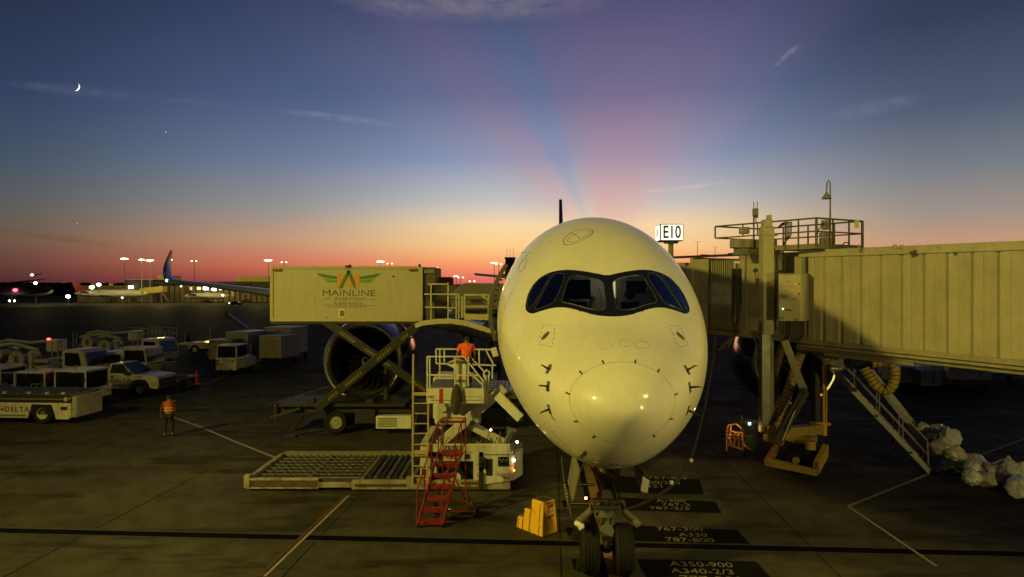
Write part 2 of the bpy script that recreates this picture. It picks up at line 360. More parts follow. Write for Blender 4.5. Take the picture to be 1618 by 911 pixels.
def sheet(name, pts, z, m, kind=True):
    q = MB(); q.add([(p[0], p[1], z) for p in pts], [tuple(range(len(pts)))]); o = q.build(name, m)
    if kind: struct(o)
    return o
# slab joints (narrow dark sealant) and painted lines
jm = mat('joint_sealant', (.02,.018,.015), .95, spec=.05)
q = MB()
def strip(q, a, b, w, z):
    a = Vector((a[0], a[1], 0)); b = Vector((b[0], b[1], 0)); d = (b-a).normalized(); n = Vector((-d.y, d.x, 0))*w/2
    q.add([(p.x, p.y, z) for p in (a-n, b-n, b+n, a+n)], [(0,1,2,3)])
ang = math.atan2(-1.9, 31)      # slab direction parallel with the drain
ex = Vector((math.cos(ang), math.sin(ang), 0)); ey = Vector((-ex.y, ex.x, 0))
O0 = G(809, 857)
for k in range(-9, 10):
    p = O0 + ex*(k*6.1+1.2); strip(q, p-ey*15, p+ey*44, .026, .006)
for k in range(-1, 7):
    if k: p = O0 + ey*(k*6.1); strip(q, p-ex*55, p+ex*55, .026, .006)
struct(q.build('slab_joints', jm))
q = MB(); q.add([], []); strip(q, O0-ex*60, O0+ex*60, .30, .008); struct(q.build('drain_slot', mat('drain_shadow', (.006,.006,.006), 1, spec=.05)))
q = MB()
for s in (-1, 1): strip(q, O0-ex*60+ey*s*.20, O0+ex*60+ey*s*.20, .07, .009)
struct(q.build('drain_kerb', mat('drain_concrete', (.05,.046,.036), .8, noise=.4)))
paintw = mat('faded_white_line', (.26,.25,.20), .8, noise=.8, nscale=3, dirt=(.09,.085,.07))
paintr = mat('faded_red_line', (.10,.03,.02), .8, noise=.6, nscale=3, dirt=(.07,.05,.04))
painty = mat('faded_yellow_line', (.19,.105,.02), .75, noise=.6, nscale=3, dirt=(.12,.08,.03))
paintk = mat('black_marking_paint', (.010,.010,.010), .95, spec=.05, noise=.3, nscale=2)
def line(name, pts, w, m, z=.012, off=0):
    q = MB()
    for (a, b) in zip(pts[:-1], pts[1:]):
        A = G(*a); B = G(*b); d = (B-A).normalized(); n = Vector((-d.y, d.x, 0))*off; strip(q, A+n, B+n, w, z)
    return struct(q.build(name, m))
line('painted_line', [(418,911),(551,783)], .075, paintw); line('painted_line', [(409,911),(545,783)], .08, paintr, .012)
line('painted_line', [(262,655),(310,672),(372,698),(452,730)], .12, paintw)
line('painted_line', [(1340,800),(1470,748),(1618,694)], .10, paintw)
line('painted_line', [(1340,800),(1480,895)], .08, paintw)
line('painted_line', [(590,590),(420,640)], .10, paintw)
line('painted_line', [(0,512),(140,506)], .35, paintw)
line('painted_line', [(430,560),(330,605),(200,630)], .10, paintw)
line('painted_line', [(1120,668),(1618,655)], .08, paintw)
# lead-in line with black borders
AX = lambda D, l=0: (1.36+.0545*D+l*.998, D)
q = MB(); a = AX(13.0, .12); b = AX(60, -.3); strip(q, a, b, .62, .010); struct(q.build('lead_in_border', paintk))
q = MB(); strip(q, a, b, .30, .014); struct(q.build('lead_in_line', painty))
# stop bars on the left of the lead-in line
q = MB(); q2 = MB()
for y, x0, x1 in ((766,897,940),(796,897,935),(840,905,940),(892,915,935)):
    A = G(x0, y); B = G(x1, y)
    strip(q, A, B, .30, .016); strip(q2, A, B, .12, .019)
    q.add([(A.x-.15, A.y-.28, .016), (A.x+.05, A.y-.28, .016), (A.x+.05, A.y+.28, .016), (A.x-.15, A.y+.28, .016)], [(0,1,2,3)])
struct(q.build('stop_bar_border', paintk)); struct(q2.build('stop_bar', painty))
# black stencilled blocks: aircraft stop positions
def block(corners, lines, tsz):
    P = [G(*c) for c in corners]
    sheet('marking_block', P, .016, paintk)
    for s, px, py, w in lines:
        c = G(px, py); a = G(px-w/2, py); b = G(px+w/2, py); 
        t = text(s, tsz, txt_w, None, (0,0,0), (0,0,0), 'stencilled_number', 0)
        xs = [v.co.x for v in t.data.vertices]; k = (b.x-a.x)/(max(xs)-min(xs)); d = (b-a)
        t.data.transform(Matrix.Translation((c.x, c.y, .020)) @ Matrix.Rotation(math.atan2(ex.y, ex.x), 4, 'Z') @ Matrix.Diagonal((k, 1.15, 1, 1))); struct(t)
block([(1007,884),(1195,888),(1228,925),(1030,925)], [('A350-900', 1108, 893, 98), ('A340-2/3', 1110, 904, 98), ('777-200', 1125, 916, 100)], .33)
block([(988,830),(1165,838),(1185,860),(1002,855)], [('767-300', 1074, 837, 72), ('A330', 1095, 846, 44), ('787-800', 1090, 854, 75)], .33)
block([(975,786),(1130,793),(1140,811),(984,806)], [('A-300', 1060, 792, 46), ('767-2', 1068, 798, 44), ('787-2/3', 1058, 804, 62)], .31)
block([(968,752),(1105,758),(1112,781),(974,778)], [('757-8/9', 1054, 756, 62), ('300/220', 1045, 763, 58), ('321', 1035, 769, 24)], .38)
# ---------------------------------------------------------------- airliner
PSI = math.atan(.0545)
plane = thing('airliner', 'white wide-body airliner parked nose-on at the gate, filling the middle of the view', 'airliner', (1.90, 11.2, 0), -PSI)
PM = ROOTM[plane.name]; PMi = PM.inverted()
def spline(xs, ys):
    xs = np.array(xs, float); ys = np.array(ys, float); n = len(xs); h = np.diff(xs)
    A = np.zeros((n, n)); r = np.zeros(n); A[0,0] = A[-1,-1] = 1
    A[0,0] = 2; A[0,1] = 1; r[0] = 3*(ys[1]-ys[0])/h[0] if False else 3*(ys[1]-ys[0])/h[0]
    A[-1,-1] = 1; r[-1] = 0.0           # flat at the far end
    for i in range(1, n-1):
        A[i,i-1] = h[i]; A[i,i] = 2*(h[i-1]+h[i]); A[i,i+1] = h[i-1]
        r[i] = 3*(h[i]*(ys[i]-ys[i-1])/h[i-1]+h[i-1]*(ys[i+1]-ys[i])/h[i])
    m = np.linalg.solve(A, r)
    def f(x):
        x = min(max(x, xs[0]), xs[-1]); i = min(int(np.searchsorted(xs, x, side='right'))-1, n-2); t = (x-xs[i])/h[i]
        return float((2*t**3-3*t**2+1)*ys[i]+(t**3-2*t**2+t)*h[i]*m[i]+(-2*t**3+3*t**2)*ys[i+1]+(t**3-t**2)*h[i]*m[i+1])
    return f
rt = lambda a: [math.sqrt(x) for x in a]
S1 = [0, .25, .7, 1.4, 2.4, 3.6, 5, 6.5, 8, 9.5]
fw = spline(rt(S1), [0, .60, 1.02, 1.42, 1.84, 2.19, 2.47, 2.65, 2.76, 2.80])
ft = spline(rt(S1), [4.26, 4.72, 5.03, 5.35, 5.78, 6.58, 7.42, 8.02, 8.36, 8.46])
fb = spline(rt(S1), [4.26, 3.82, 3.42, 3.01, 2.66, 2.44, 2.33, 2.28, 2.26, 2.26])
fc = spline(rt(S1), [4.26, 4.27, 4.33, 4.46, 4.66, 4.90, 5.15, 5.30, 5.38, 5.40])
def prof(s):
    if s < 9.5: t = math.sqrt(max(s, 0)); return fw(t), ft(t), fb(t), fc(t)
    if s < 46: return 2.80, 8.46, 2.26, 5.40
    k = min((s-46)/20.0, 1); w = 2.80*(1-k**1.7)+.25*k; zt = 8.46-.5*k*k; zb = 2.26+4.6*k**1.5
    return max(w, .2), zt, min(zb, zt-.5), (zt+zb)/2
def ovl(s): return .13*min(max((16-s)/8, 0), 1)
def spt(s, th):
    w, zt, zb, zc = prof(s); sn = math.sin(th)
    if sn < 0: w *= 1-ovl(s)*sn*sn
    return Vector((w*math.cos(th), s, zc+(zt-zc if sn > 0 else zc-zb)*sn))
def Fimp(p):
    w, zt, zb, zc = prof(p.y); w *= (1-ovl(p.y)*min(((zc-p.z)/max(zc-zb, 1e-3))**2, 1.2)) if p.z < zc else 1; w = max(w, 1e-4); h = max((zt-zc) if p.z > zc else (zc-zb), 1e-4)
    return (p.x/w)**2+((p.z-zc)/h)**2-1
def hit(px, py):
    o = PMi @ Vector((0,0,H)); d = (PMi @ W(px, py, 10))-o; d = d/10
    t0 = 11.0; t = t0; prev = t
    while t < 26:
        p = o+d*t
        if p.y > .0 and Fimp(p) < 0:
            a, b = prev, t
            for _ in range(30):
                c = (a+b)/2; q = o+d*c
                if q.y > 0 and Fimp(q) < 0: b = c
                else: a = c
            return o+d*b
        prev = t; t += .04
    return None
def s_at(l, z):
    a, b = 0.0, 9.5
    for _ in range(34):
        c = (a+b)/2
        if Fimp(Vector((l, c, z))) < 0: b = c
        else: a = c
    return b
def nrm(p):
    e = .01; g = Vector([(Fimp(p+Vector(d)*e)-Fimp(p-Vector(d)*e)) for d in ((1,0,0),(0,1,0),(0,0,1))]); return g.normalized()
def onsurf(l, z, off): p = Vector((l, s_at(l, z), z)); return p+nrm(p)*off

Z5 = lambda pts: [(x/3.795+760, y/3.795+320) for x, y in pts]
def lz(pts): return [(p.x, p.z) for p in (hit(*q) for q in pts) if p is not None]
def smooth_poly(P, k=2):
    for _ in range(k):
        Q = []
        for i in range(len(P)):
            a, b = P[i], P[(i+1) % len(P)]
            Q += [(a[0]*.75+b[0]*.25, a[1]*.75+b[1]*.25), (a[0]*.25+b[0]*.75, a[1]*.25+b[1]*.75)]
        P = Q
    return P
mask_px = Z5([(835,438),(760,426),(680,412),(600,403),(530,403),(470,412),(410,432),(360,465),(320,515),(295,570),(286,620),(290,648),(310,662),(340,667),(380,655),(430,640),(480,630),(540,628),(600,637),(680,658),(740,673),(790,680),(848,684)])
ws_px = Z5([(585,433),(700,446),(785,467),(803,490),(812,560),(822,640),(760,648),(700,638),(600,610),(528,600),(530,575),(560,490)])
w1_px = Z5([(490,424),(535,425),(549,440),(535,485),(510,540),(485,590),(465,608),(420,625),(365,645),(350,640),(368,605),(400,550),(440,480),(465,440)])
w2_px = Z5([(425,434),(444,440),(440,462),(415,500),(380,560),(345,612),(322,640),(305,632),(299,605),(312,560),(340,505),(378,455)])
mask = lz(mask_px)
x0 = [p for p in mask]
cl = (mask[0][0]+mask[-1][0])/2
lo_ = min(p[0] for p in mask); recen = lambda P: [((lo_+(x-lo_)*(-lo_)/(cl-lo_))*1.045, z) for x, z in P]
mask = [(min(p[0], 0), p[1]) for p in recen(mask)]; mask[0] = (0, mask[0][1]); mask[-1] = (0, mask[-1][1])
mask_full = mask[::-1]+[(-p[0], p[1]) for p in mask][1:-1]  # closed loop, starboard then port
mask_full = mask + [(-p[0], p[1]) for p in mask[::-1]][1:-1]
mask_full = smooth_poly(mask_full, 1)
ws = smooth_poly(recen(lz(ws_px))); w1 = smooth_poly(recen(lz(w1_px))); w2 = smooth_poly(recen(lz(w2_px)))
mir = lambda P: [(-x, z) for x, z in P][::-1]
def inside(P, x, y):
    r = False; n = len(P)
    for i in range(n):
        (x1, y1), (x2, y2) = P[i], P[(i+1) % n]
        if (y1 > y) != (y2 > y) and x < (x2-x1)*(y-y1)/(y2-y1)+x1: r = not r
    return r
def shrink(P, d):
    out = []; n = len(P); A = sum(P[i][0]*P[(i+1) % n][1]-P[(i+1) % n][0]*P[i][1] for i in range(n)); sg = 1 if A > 0 else -1
    for i in range(n):
        a, b, c = P[i-1], P[i], P[(i+1) % n]; t = Vector((c[0]-a[0], c[1]-a[1])).normalized()
        out.append((b[0]-sg*t.y*d, b[1]+sg*t.x*d))
    return out
def patch(name, poly, m, off, holes=(), step=.05, parent=plane, smooth=True):
    pts = [Vector(p) for p in poly]; edges = [(i, (i+1) % len(poly)) for i in range(len(poly))]
    for h in holes:
        b = len(pts); pts += [Vector(p) for p in h]; edges += [(b+i, b+(i+1) % len(h)) for i in range(len(h))]
    xs = [p[0] for p in poly]; ys = [p[1] for p in poly]; x = min(xs)
    while x < max(xs):
        y = min(ys)
        while y < max(ys):
            if inside(poly, x, y) and not any(inside(h, x, y) for h in holes) and min((Vector((x, y))-p).length for p in pts[:len(poly)+sum(len(h) for h in holes)]) > step*.5: pts.append(Vector((x, y)))
            y += step
        x += step
    v, e, f, *_ = delaunay_2d_cdt(pts, edges, [], 0, 1e-5)
    mb = MB(); fs = []
    for t in f:
        c = (v[t[0]]+v[t[1]]+v[t[2]])/3
        if inside(poly, c.x, c.y) and not any(inside(h, c.x, c.y) for h in holes): fs.append(tuple(t))
    mb.add([onsurf(p.x, p.y, off) for p in v], fs)
    return mb.build(name, m, parent, smooth='all' if smooth else False)
wsh = [ws, mir(ws)]
# fuselage skin
SS = [(i*.045)**2 for i in range(1, 70)]; SS = [s for s in SS if s < 9.5]+list(np.linspace(9.6, 46, 40))+list(np.linspace(46.5, 66, 30)); NT = 180
fu = MB(); vs = [Vector((0, 0, 4.26))]; fs = []
for s in SS: vs += [spt(s, 2*math.pi*k/NT) for k in range(NT)]
for k in range(NT): fs.append((0, 1+(k+1) % NT, 1+k))
hole_s = [shrink(h, -.045) for h in wsh]
for i in range(len(SS)-1):
    for k in range(NT):
        f = (1+i*NT+k, 1+i*NT+(k+1) % NT, 1+(i+1)*NT+(k+1) % NT, 1+(i+1)*NT+k)
        c = (vs[f[0]]+vs[f[2]])/2
        if SS[i] < 6 and c.z > 5 and any(inside(h, c.x, c.z) for h in hole_s): continue
        fs.append(f)
vs.append(Vector((0, 66.3, 7.4))); n = len(vs)-1
for k in range(NT): fs.append((n, 1+(len(SS)-1)*NT+k, 1+(len(SS)-1)*NT+(k+1) % NT))
fu.add(vs, fs)
fuselage = fu.build('fuselage', hull, plane, smooth='all')
maskm = mat('cockpit_mask_black', (.010,.010,.011), .22, coat=.6)
winm = patch('window_mask', mask_full, maskm, .006, holes=[shrink(h, -.006) for h in wsh], step=.05)
edgem = mat('window_seal', (.10,.10,.105), .35, metal=.4)
def outline(name, P, m, r, off=.012, parent=plane, close=True):
    mb = MB(); pts = [onsurf(x, z, off) for x, z in P]
    if close: pts.append(pts[0])
    mb.tube(pts, r, 5, not close); return mb.build(name, m, parent, smooth=True)
for P in (ws, mir(ws)):
    o = patch('windscreen', P, clear, .004, step=.08); outline('window_seal', P, edgem, .008, parent=o)
for P in (w1, mir(w1), w2, mir(w2)):
    o = patch('side_window', P, sideg, .013, step=.08); outline('window_seal', P, edgem, .007, .017, parent=o)
# wipers
for sg in (-1, 1):
    mb = MB(); a = [Z5([(828,640)])[0], Z5([(828,600)])[0], Z5([(822,520)])[0]]
    pts = [hit(*q) for q in a]; pts = [Vector((sg*abs(p.x)+(0), p.y, p.z)) for p in pts]
    pts = [p+nrm(p)*.03 for p in pts]; mb.tube(pts, .011, 6)
    mb.tube([pts[0], pts[0]+Vector((sg*.10, .02, -.14))*1.0, pts[0]+Vector((sg*.16, -.02, -.16))], .018, 6); mb.build('wiper', dark, plane, smooth=True)
# cockpit interior seen through the windscreens
cin = mat('cockpit_trim', (.20,.19,.16), .7, noise=.2); cdk = mat('cockpit_dark_trim', (.025,.025,.027), .7)
mb = MB(); mb.b2(-1.6, 1.6, 5.2, 5.3, 4.6, 6.9); mb.b2(-1.2, 1.2, 3.3, 5.25, 4.95, 5.0); mb.build('cockpit_bulkhead', cin, plane)
mb = MB(); mb.prism([(-1.25,2.72,5.70),(1.25,2.72,5.70),(1.35,3.3,5.74),(.5,3.42,5.82),(-.5,3.42,5.82),(-1.35,3.3,5.74)], (0,0,-.28)); mb.build('glareshield', cdk, plane, bevel=.02)
for sg in (-1, 1):
    mb = MB(); mb.b2(sg*.6-.22, sg*.6+.22, 4.35, 4.5, 5.3, 6.02); mb.sph((sg*.6, 4.42, 6.2), (.15,.07,.13)); mb.b2(sg*.62-.28, sg*.62+.28, 3.9, 4.45, 5.2, 5.4); mb.build('pilot_seat', mat('seat_cover', (.10,.09,.07), .85), plane, bevel=.11, seg=4)
trimc = mat('cream_cockpit_trim', (.36,.32,.22), .8, noise=.3, nscale=5)
for x0_, x1_, y0_, y1_, z0_, z1_ in ((-1.15,-.9,3.2,4.4,5.4,5.95),(.9,1.15,3.2,4.4,5.4,5.95),(-.34,-.2,4.2,4.5,5.75,6.15),(.12,.3,4.2,4.5,5.7,6.1),(-.95,-.82,4.5,4.6,5.9,6.4)):
    mb = MB(); mb.b2(x0_,x1_,y0_,y1_,z0_,z1_); mb.build('side_console', trimc, plane, bevel=.04)
mb = MB(); mb.b2(-.9,-.34,4.0,4.05,6.08,6.52); mb.build('sun_visor', cdk, plane, bevel=.02)
mb = MB(); mb.b2(.52,1.0,4.6,4.65,6.2,6.5); mb.build('jacket_on_hook', cdk, plane, bevel=.02)
mb = MB(); mb.b2(-.16,.16,3.0,4.2,5.2,5.75); mb.build('centre_pedestal', mat('pedestal_grey', (.06,.06,.06), .6), plane, bevel=.03)
mb = MB(); mb.b2(-.35,.35,4.2,4.8,6.55,6.62); mb.build('overhead_panel', cdk, plane)
mb = MB(); mb.b2(.22,.34,5.17,5.19,6.0,6.5); mb.build('cockpit_door_light', mat('cockpit_lamp', (1,.9,.7), .5, emit=(1,.85,.5), es=.5), plane)
cl_ = bpy.data.lights.new('cockpit_dome_lamp', 'POINT'); cl_.energy = 6; cl_.color = (1,.83,.5); cl_.shadow_soft_size = .1
o = bpy.data.objects.new('cockpit_dome_lamp', cl_); C.objects.link(o); o.parent = plane; o.location = (0, 4.7, 6.5)

# thin panel lines and marks on the skin
seam = mat('panel_seam', (.17,.16,.12), .6); markm = mat('black_mark', (.03,.03,.03), .6)
def ring(cx, cy, rx, ry, n=64, rot=0):
    P = []
    for k in range(n):
        a = 2*math.pi*k/n; x = rx*math.cos(a); y = ry*math.sin(a); h = hit(cx+x*math.cos(rot)-y*math.sin(rot), cy+x*math.sin(rot)+y*math.cos(rot)); P.append(h)
    return [p+nrm(p)*.003 for p in P if p is not None]
# radome joint: a level section plane across the nose
def station(s0, tilt=0, off=.002, a0=0, a1=360, n=120):
    P = []
    for k in range(n+1):
        th = R(a0+(a1-a0)*k/n); s = s0
        for _ in range(6): s = s0+tilt*(spt(s, th).z-4.3)
        p = spt(max(s, .01), th); P.append(p+nrm(p)*off)
    return P
mb = MB(); mb.tube(station(.56, .16), .0024, 5, False); mb.build('radome_joint', seam, plane, smooth=True)
mb = MB()
for th in (12, 50, 76, 108, 135, 168, 205, 232, 312, 340):
    s = .56
    for _ in range(6): s = .56+.16*(spt(s, R(th)).z-4.3)
    p = spt(s, R(th)); n_ = nrm(p); q = spt(s+.16, R(th)); mb.bar(p+n_*.003, p+(q-p)*.62+n_*.003, .028, .006, up=n_)
mb.build('radome_strap_marks', markm, plane)
# dashed outlines round the static ports and cover plates
def dashed(mb, P, r=.004, n=2):
    for i in range(0, len(P)-1, n*2): mb.tube(P[i:i+n+1], r, 4)
def pxl(pts): return [p+nrm(p)*.003 for p in (hit(*q) for q in pts) if p is not None]
def subdiv(pts, k=6, close=True):
    out = []; m = len(pts) if close else len(pts)-1
    for i in range(m):
        a, b = pts[i], pts[(i+1) % len(pts)]
        for j in range(k): out.append((a[0]+(b[0]-a[0])*j/k, a[1]+(b[1]-a[1])*j/k))
    return out+[pts[0] if close else pts[-1]]
mirr = lambda P: [Vector((-p.x, p.y, p.z)) for p in P]
for f in (lambda P: P, mirr):
    P = f(pxl(subdiv(Z5([(372,733),(445,738),(428,862),(346,850)]), 9))); mb = MB(); dashed(mb, P, .004, 1); mb.build('static_port_outline', markm, plane)
    c = f(pxl(Z5([(386,798)])))[0]; n_ = nrm(c); mb = MB(); mb.lathe([(.001,.004),(.085,.004),(.09,0)], (0,0,0), (0,0,1), 20)
    t_ = n_.to_track_quat('Z', 'Y').to_matrix().to_4x4(); mb.xform(Matrix.Translation(c) @ t_ @ Matrix.Diagonal((.75,1.35,1,1))); mb.build('static_port', mat('port_metal', (.25,.24,.2), .4, metal=.7), plane, smooth=True)
mb = MB()
for cx, cy in ((955,546),(988,542),(1014,545)): 
    P = ring(cx, cy, 11, 5.5, 26); P.append(P[0]); dashed(mb, P, .0035, 1)
mb.build('cover_plate_marks', seam, plane)
# escape hatch on the crown
P = pxl(smooth_poly(Z5([(493,235),(500,212),(540,180),(590,160),(650,155),(670,170),(668,188),(630,212),(580,238),(520,256),(500,250)]))); P.append(P[0])
mb = MB(); mb.tube(P, .007, 5, False)
P = pxl(smooth_poly(Z5([(510,232),(545,195),(600,170),(650,163),(655,185),(600,215),(545,240)]), 1)); P.append(P[0]); mb.tube(P, .004, 5, False)
for a, b in (([(560,190),(575,195)]), ([(578,205),(590,210)]),): mb.tube(pxl(Z5([a, b])), .012, 5)
mb.build('escape_hatch', seam, plane, smooth=True)
# port-side crew marks near the crown, left of picture
mb = MB()
mb.tube(pxl(Z5([(222,315),(245,300),(268,297)])), .012, 5); mb.tube(pxl(Z5([(268,325),(280,305),(300,297)])), .006, 5); mb.tube(pxl(Z5([(298,230),(312,262)])), .006, 5)
P = pxl(smooth_poly(Z5([(222,408),(232,370),(262,332),(280,340),(262,390),(235,420)]))); P.append(P[0]); mb.tube(P, .004, 5, False)
mb.build('crown_panel_marks', seam, plane, smooth=True)
mb = MB()  # long vertical skin joint behind the cockpit
mb.tube(station(6.2, 0, .002, 150, 215), .004, 5); mb.tube(station(4.9, .06, .002, 150, 330), .003, 5); mb.tube(station(1.9, .25, .002, 215, 325), .004, 5)
mb.build('skin_joint', seam, plane, smooth=True)
# air data probes
def probe(px, py, f):
    p = f([hit(px, py)])[0]; n_ = nrm(p); sd = -1 if p.x < 0 else 1
    mb = MB(); mb.box(p+n_*.004, (.07,.10,.19), Rm=n_.to_track_quat('X', 'Z').to_matrix() @ Matrix.Diagonal((.15,1,1))); o = mb.build('probe_plate', mat('probe_metal', (.14,.13,.11), .45, metal=.5), plane, bevel=.005)
    mb = MB(); a = p+n_*.0; b = p+n_*.17; mb.tube([a, b], [.022,.014], 8); mb.tube([b+Vector((0,.03,0)), b-Vector((0,.09,0))+n_*.03], [.014,.008], 8); mb.build('air_data_probe', dark, o, smooth=True)
for px, py in ((867,583),(866,610),(868,646)):
    for f in (lambda P: P, mirr): probe(px, py, f)
# chin lettering and little chin seams
for i, ch in enumerate('A350-900'):
    px = 966+i*9.5; py = 735.0+1.0*math.sin(i/7*math.pi)*3
    h = hit(px, py-2)
    if h is None: continue
    n_ = nrm(h); x = Vector((1,0,0)); x = (x-n_*x.dot(n_)).normalized(); y = n_.cross(x); Rm = Matrix((x, y, n_)).transposed()
    text(ch, .17, markm, plane, h+n_*.004, Rm, 'chin_letter', .001, .003)
mb = MB(); mb.tube(pxl(subdiv([(907,727),(918,720),(925,712)], 4, False)), .012, 5); mb.tube(pxl(subdiv([(1049,725),(1051,716)], 3, False)), .012, 5); mb.build('chin_drain_mast', dark, plane, smooth=True)

# nose gear (aircraft local coordinates, s = 3.7)
gs = 3.72; gr = .55
gearp = mat('gear_grey_paint', (.12,.115,.095), .5, noise=.5, nscale=14, dirt=(.03,.027,.02))
for sg in (-1, 1):
    c = Vector((sg*.37, gs, gr)); t = MB(); w_ = .21
    pr = [(.24,-w_*.8),(.40,-w_),(.50,-w_*.9),(.545,-w_*.62)]
    for gx in (-.42,-.14,.14,.42): pr += [(.55, (gx-.08)*w_*1.2), (.535, (gx-.03)*w_*1.2), (.535, (gx+.03)*w_*1.2), (.55, (gx+.08)*w_*1.2)]
    pr += [(.545,w_*.62),(.50,w_*.9),(.40,w_),(.24,w_*.8)]
    t.lathe(pr, c, (1,0,0), 48, True); o = t.build('nose_tyre', rubber, plane, smooth=True, angle=25)
    q = MB(); q.lathe([(.001,.10),(.08,.10),(.09,.05),(.20,.04),(.24,.17),(.245,-.17),(.20,-.04),(.09,-.05),(.001,-.1)], c, (1,0,0), 28); q.build('rim', gearp, o, smooth=True)
mb = MB(); mb.cyl((-.5,gs,gr),(.5,gs,gr),.07); mb.cyl((0,gs,gr-.08),(0,gs+.02,1.15),.095,.095); mb.build('axle', dark, plane, smooth=True)
mb = MB(); mb.cyl((0,gs+.02,1.05),(0,gs+.10,2.75),.15,.17); mb.cyl((0,gs+.02,1.28),(0,gs+.03,1.42),.24); mb.cyl((0,gs+.04,1.62),(0,gs+.05,1.74),.22)
mb.bar((-.16,gs-.05,2.1),(-.55,gs+.3,2.75),.09); mb.bar((.16,gs-.05,2.1),(.55,gs+.3,2.75),.09); mb.bar((0,gs+.1,1.8),(0,gs+1.2,2.7),.13); mb.build('gear_strut', gearp, plane, smooth=True)
mb = MB()   # torque link / tow fitting
mb.prism([(-.10,gs-.20,1.12),(.10,gs-.20,1.12),(.16,gs-.20,.98),(.12,gs-.22,.78),(.05,gs-.24,.62),(-.05,gs-.24,.62),(-.12,gs-.22,.78),(-.16,gs-.20,.98)], (0,.07,0)); mb.bar((-.13,gs-.1,1.1),(-.13,gs-.16,1.3),.05); mb.bar((.13,gs-.1,1.1),(.13,gs-.16,1.3),.05); mb.build('torque_link', gearp, plane, bevel=.015)
mb = MB(); mb.b2(-.06,.06,gs-.252,gs-.225,.80,.90); mb.build('link_cutout', black, plane)
mb = MB(); mb.b2(-.44,.44,gs-.16,gs-.02,1.38,1.46); mb.b2(-.36,.36,gs-.2,gs-.05,1.62,1.68); mb.b2(-.40,-.36,gs-.18,gs-.1,1.4,1.66); mb.b2(.36,.40,gs-.18,gs-.1,1.4,1.66); mb.b2(-.13,.13,gs-.25,gs-.1,1.72,1.92); mb.cyl((-.3,gs-.18,1.52),(.3,gs-.18,1.52),.045); mb.build('steering_actuator', gearp, plane, bevel=.01)
mb = MB()
for k in range(9):
    x = -.34+k*.085; mb.tube([(x, gs-.14, 1.4+.03*(k % 3)),(x+.03*(-1)**k, gs-.22, 1.55),(x*.6, gs-.15, 1.75+.02*k),(x*.3, gs-.12, 2.3)], .011, 5)
mb.build('hydraulic_hoses', black, plane, smooth=True)
for sg in (-1, 1):
    mb = MB(); mb.cyl((sg*.36,gs-.12,1.42),(sg*.66,gs-.24,1.18),.07,.085); mb.cyl((sg*.66,gs-.24,1.18),(sg*.69,gs-.25,1.155),.095,.08); o = mb.build('taxi_light', gearp, plane, smooth=True)
mb = MB(); mb.sph((-.47,gs-.22,1.72),.028); mb.build('gear_indicator_lamp', mat('amber_red_lamp', (1,.2,.1), .3, emit=(1,.18,.06), es=26), plane, smooth=True)
# gear doors, hanging either side
for sg in (-1, 1):
    mb = MB(); mb.prism([(sg*.62,gs-1.15,2.58),(sg*.66,gs+1.1,2.45),(sg*.80,gs+1.0,1.72),(sg*.76,gs-.9,1.85)], (sg*.04,0,0)); o = mb.build('gear_door', olive if sg < 0 else dark, plane, bevel=.01)
    mb = MB(); mb.tube([(sg*.55,gs-.4,2.5),(sg*.74,gs-.3,2.0)], .02, 6); mb.build('door_rod', steel, o, smooth=True)
mb = MB(); mb.prism([(.62,gs-1.2,2.50),(.78,gs-1.1,2.38),(.74,gs-1.05,2.1),(.60,gs-1.1,2.16)], (0,-.03,0)); mb.add([], []); mb.build('plastic_cover', mat('crumpled_plastic', (.5,.52,.52), .3, noise=.3, bump=.8, bscale=6), plane, bevel=.03)

# open service door, swung forward along the starboard side
mb = MB(); n = 14; outer = []; inner = []
for i in range(n+1):
    th = R(200-58*i/n); outer.append(Vector((2.98*math.cos(th)-.55, 13.8, 5.4+3.06*math.sin(th)))); inner.append(Vector((2.84*math.cos(th)-.55, 13.8, 5.4+2.92*math.sin(th))))
for i in range(n): 
    a, b, c, d = outer[i], outer[i+1], inner[i+1], inner[i]; mb.prism([a, b, c, d], (-.12, 1.1, 0))
dm = mb.build('service_door', mat('door_edge', (.10,.09,.07), .5, noise=.3), plane)
mb = MB()
for i in range(n): mb.box((inner[i]+Vector((.05,-.02,0))), (.10,.05,.07))
mb.build('door_latches', dark, dm)

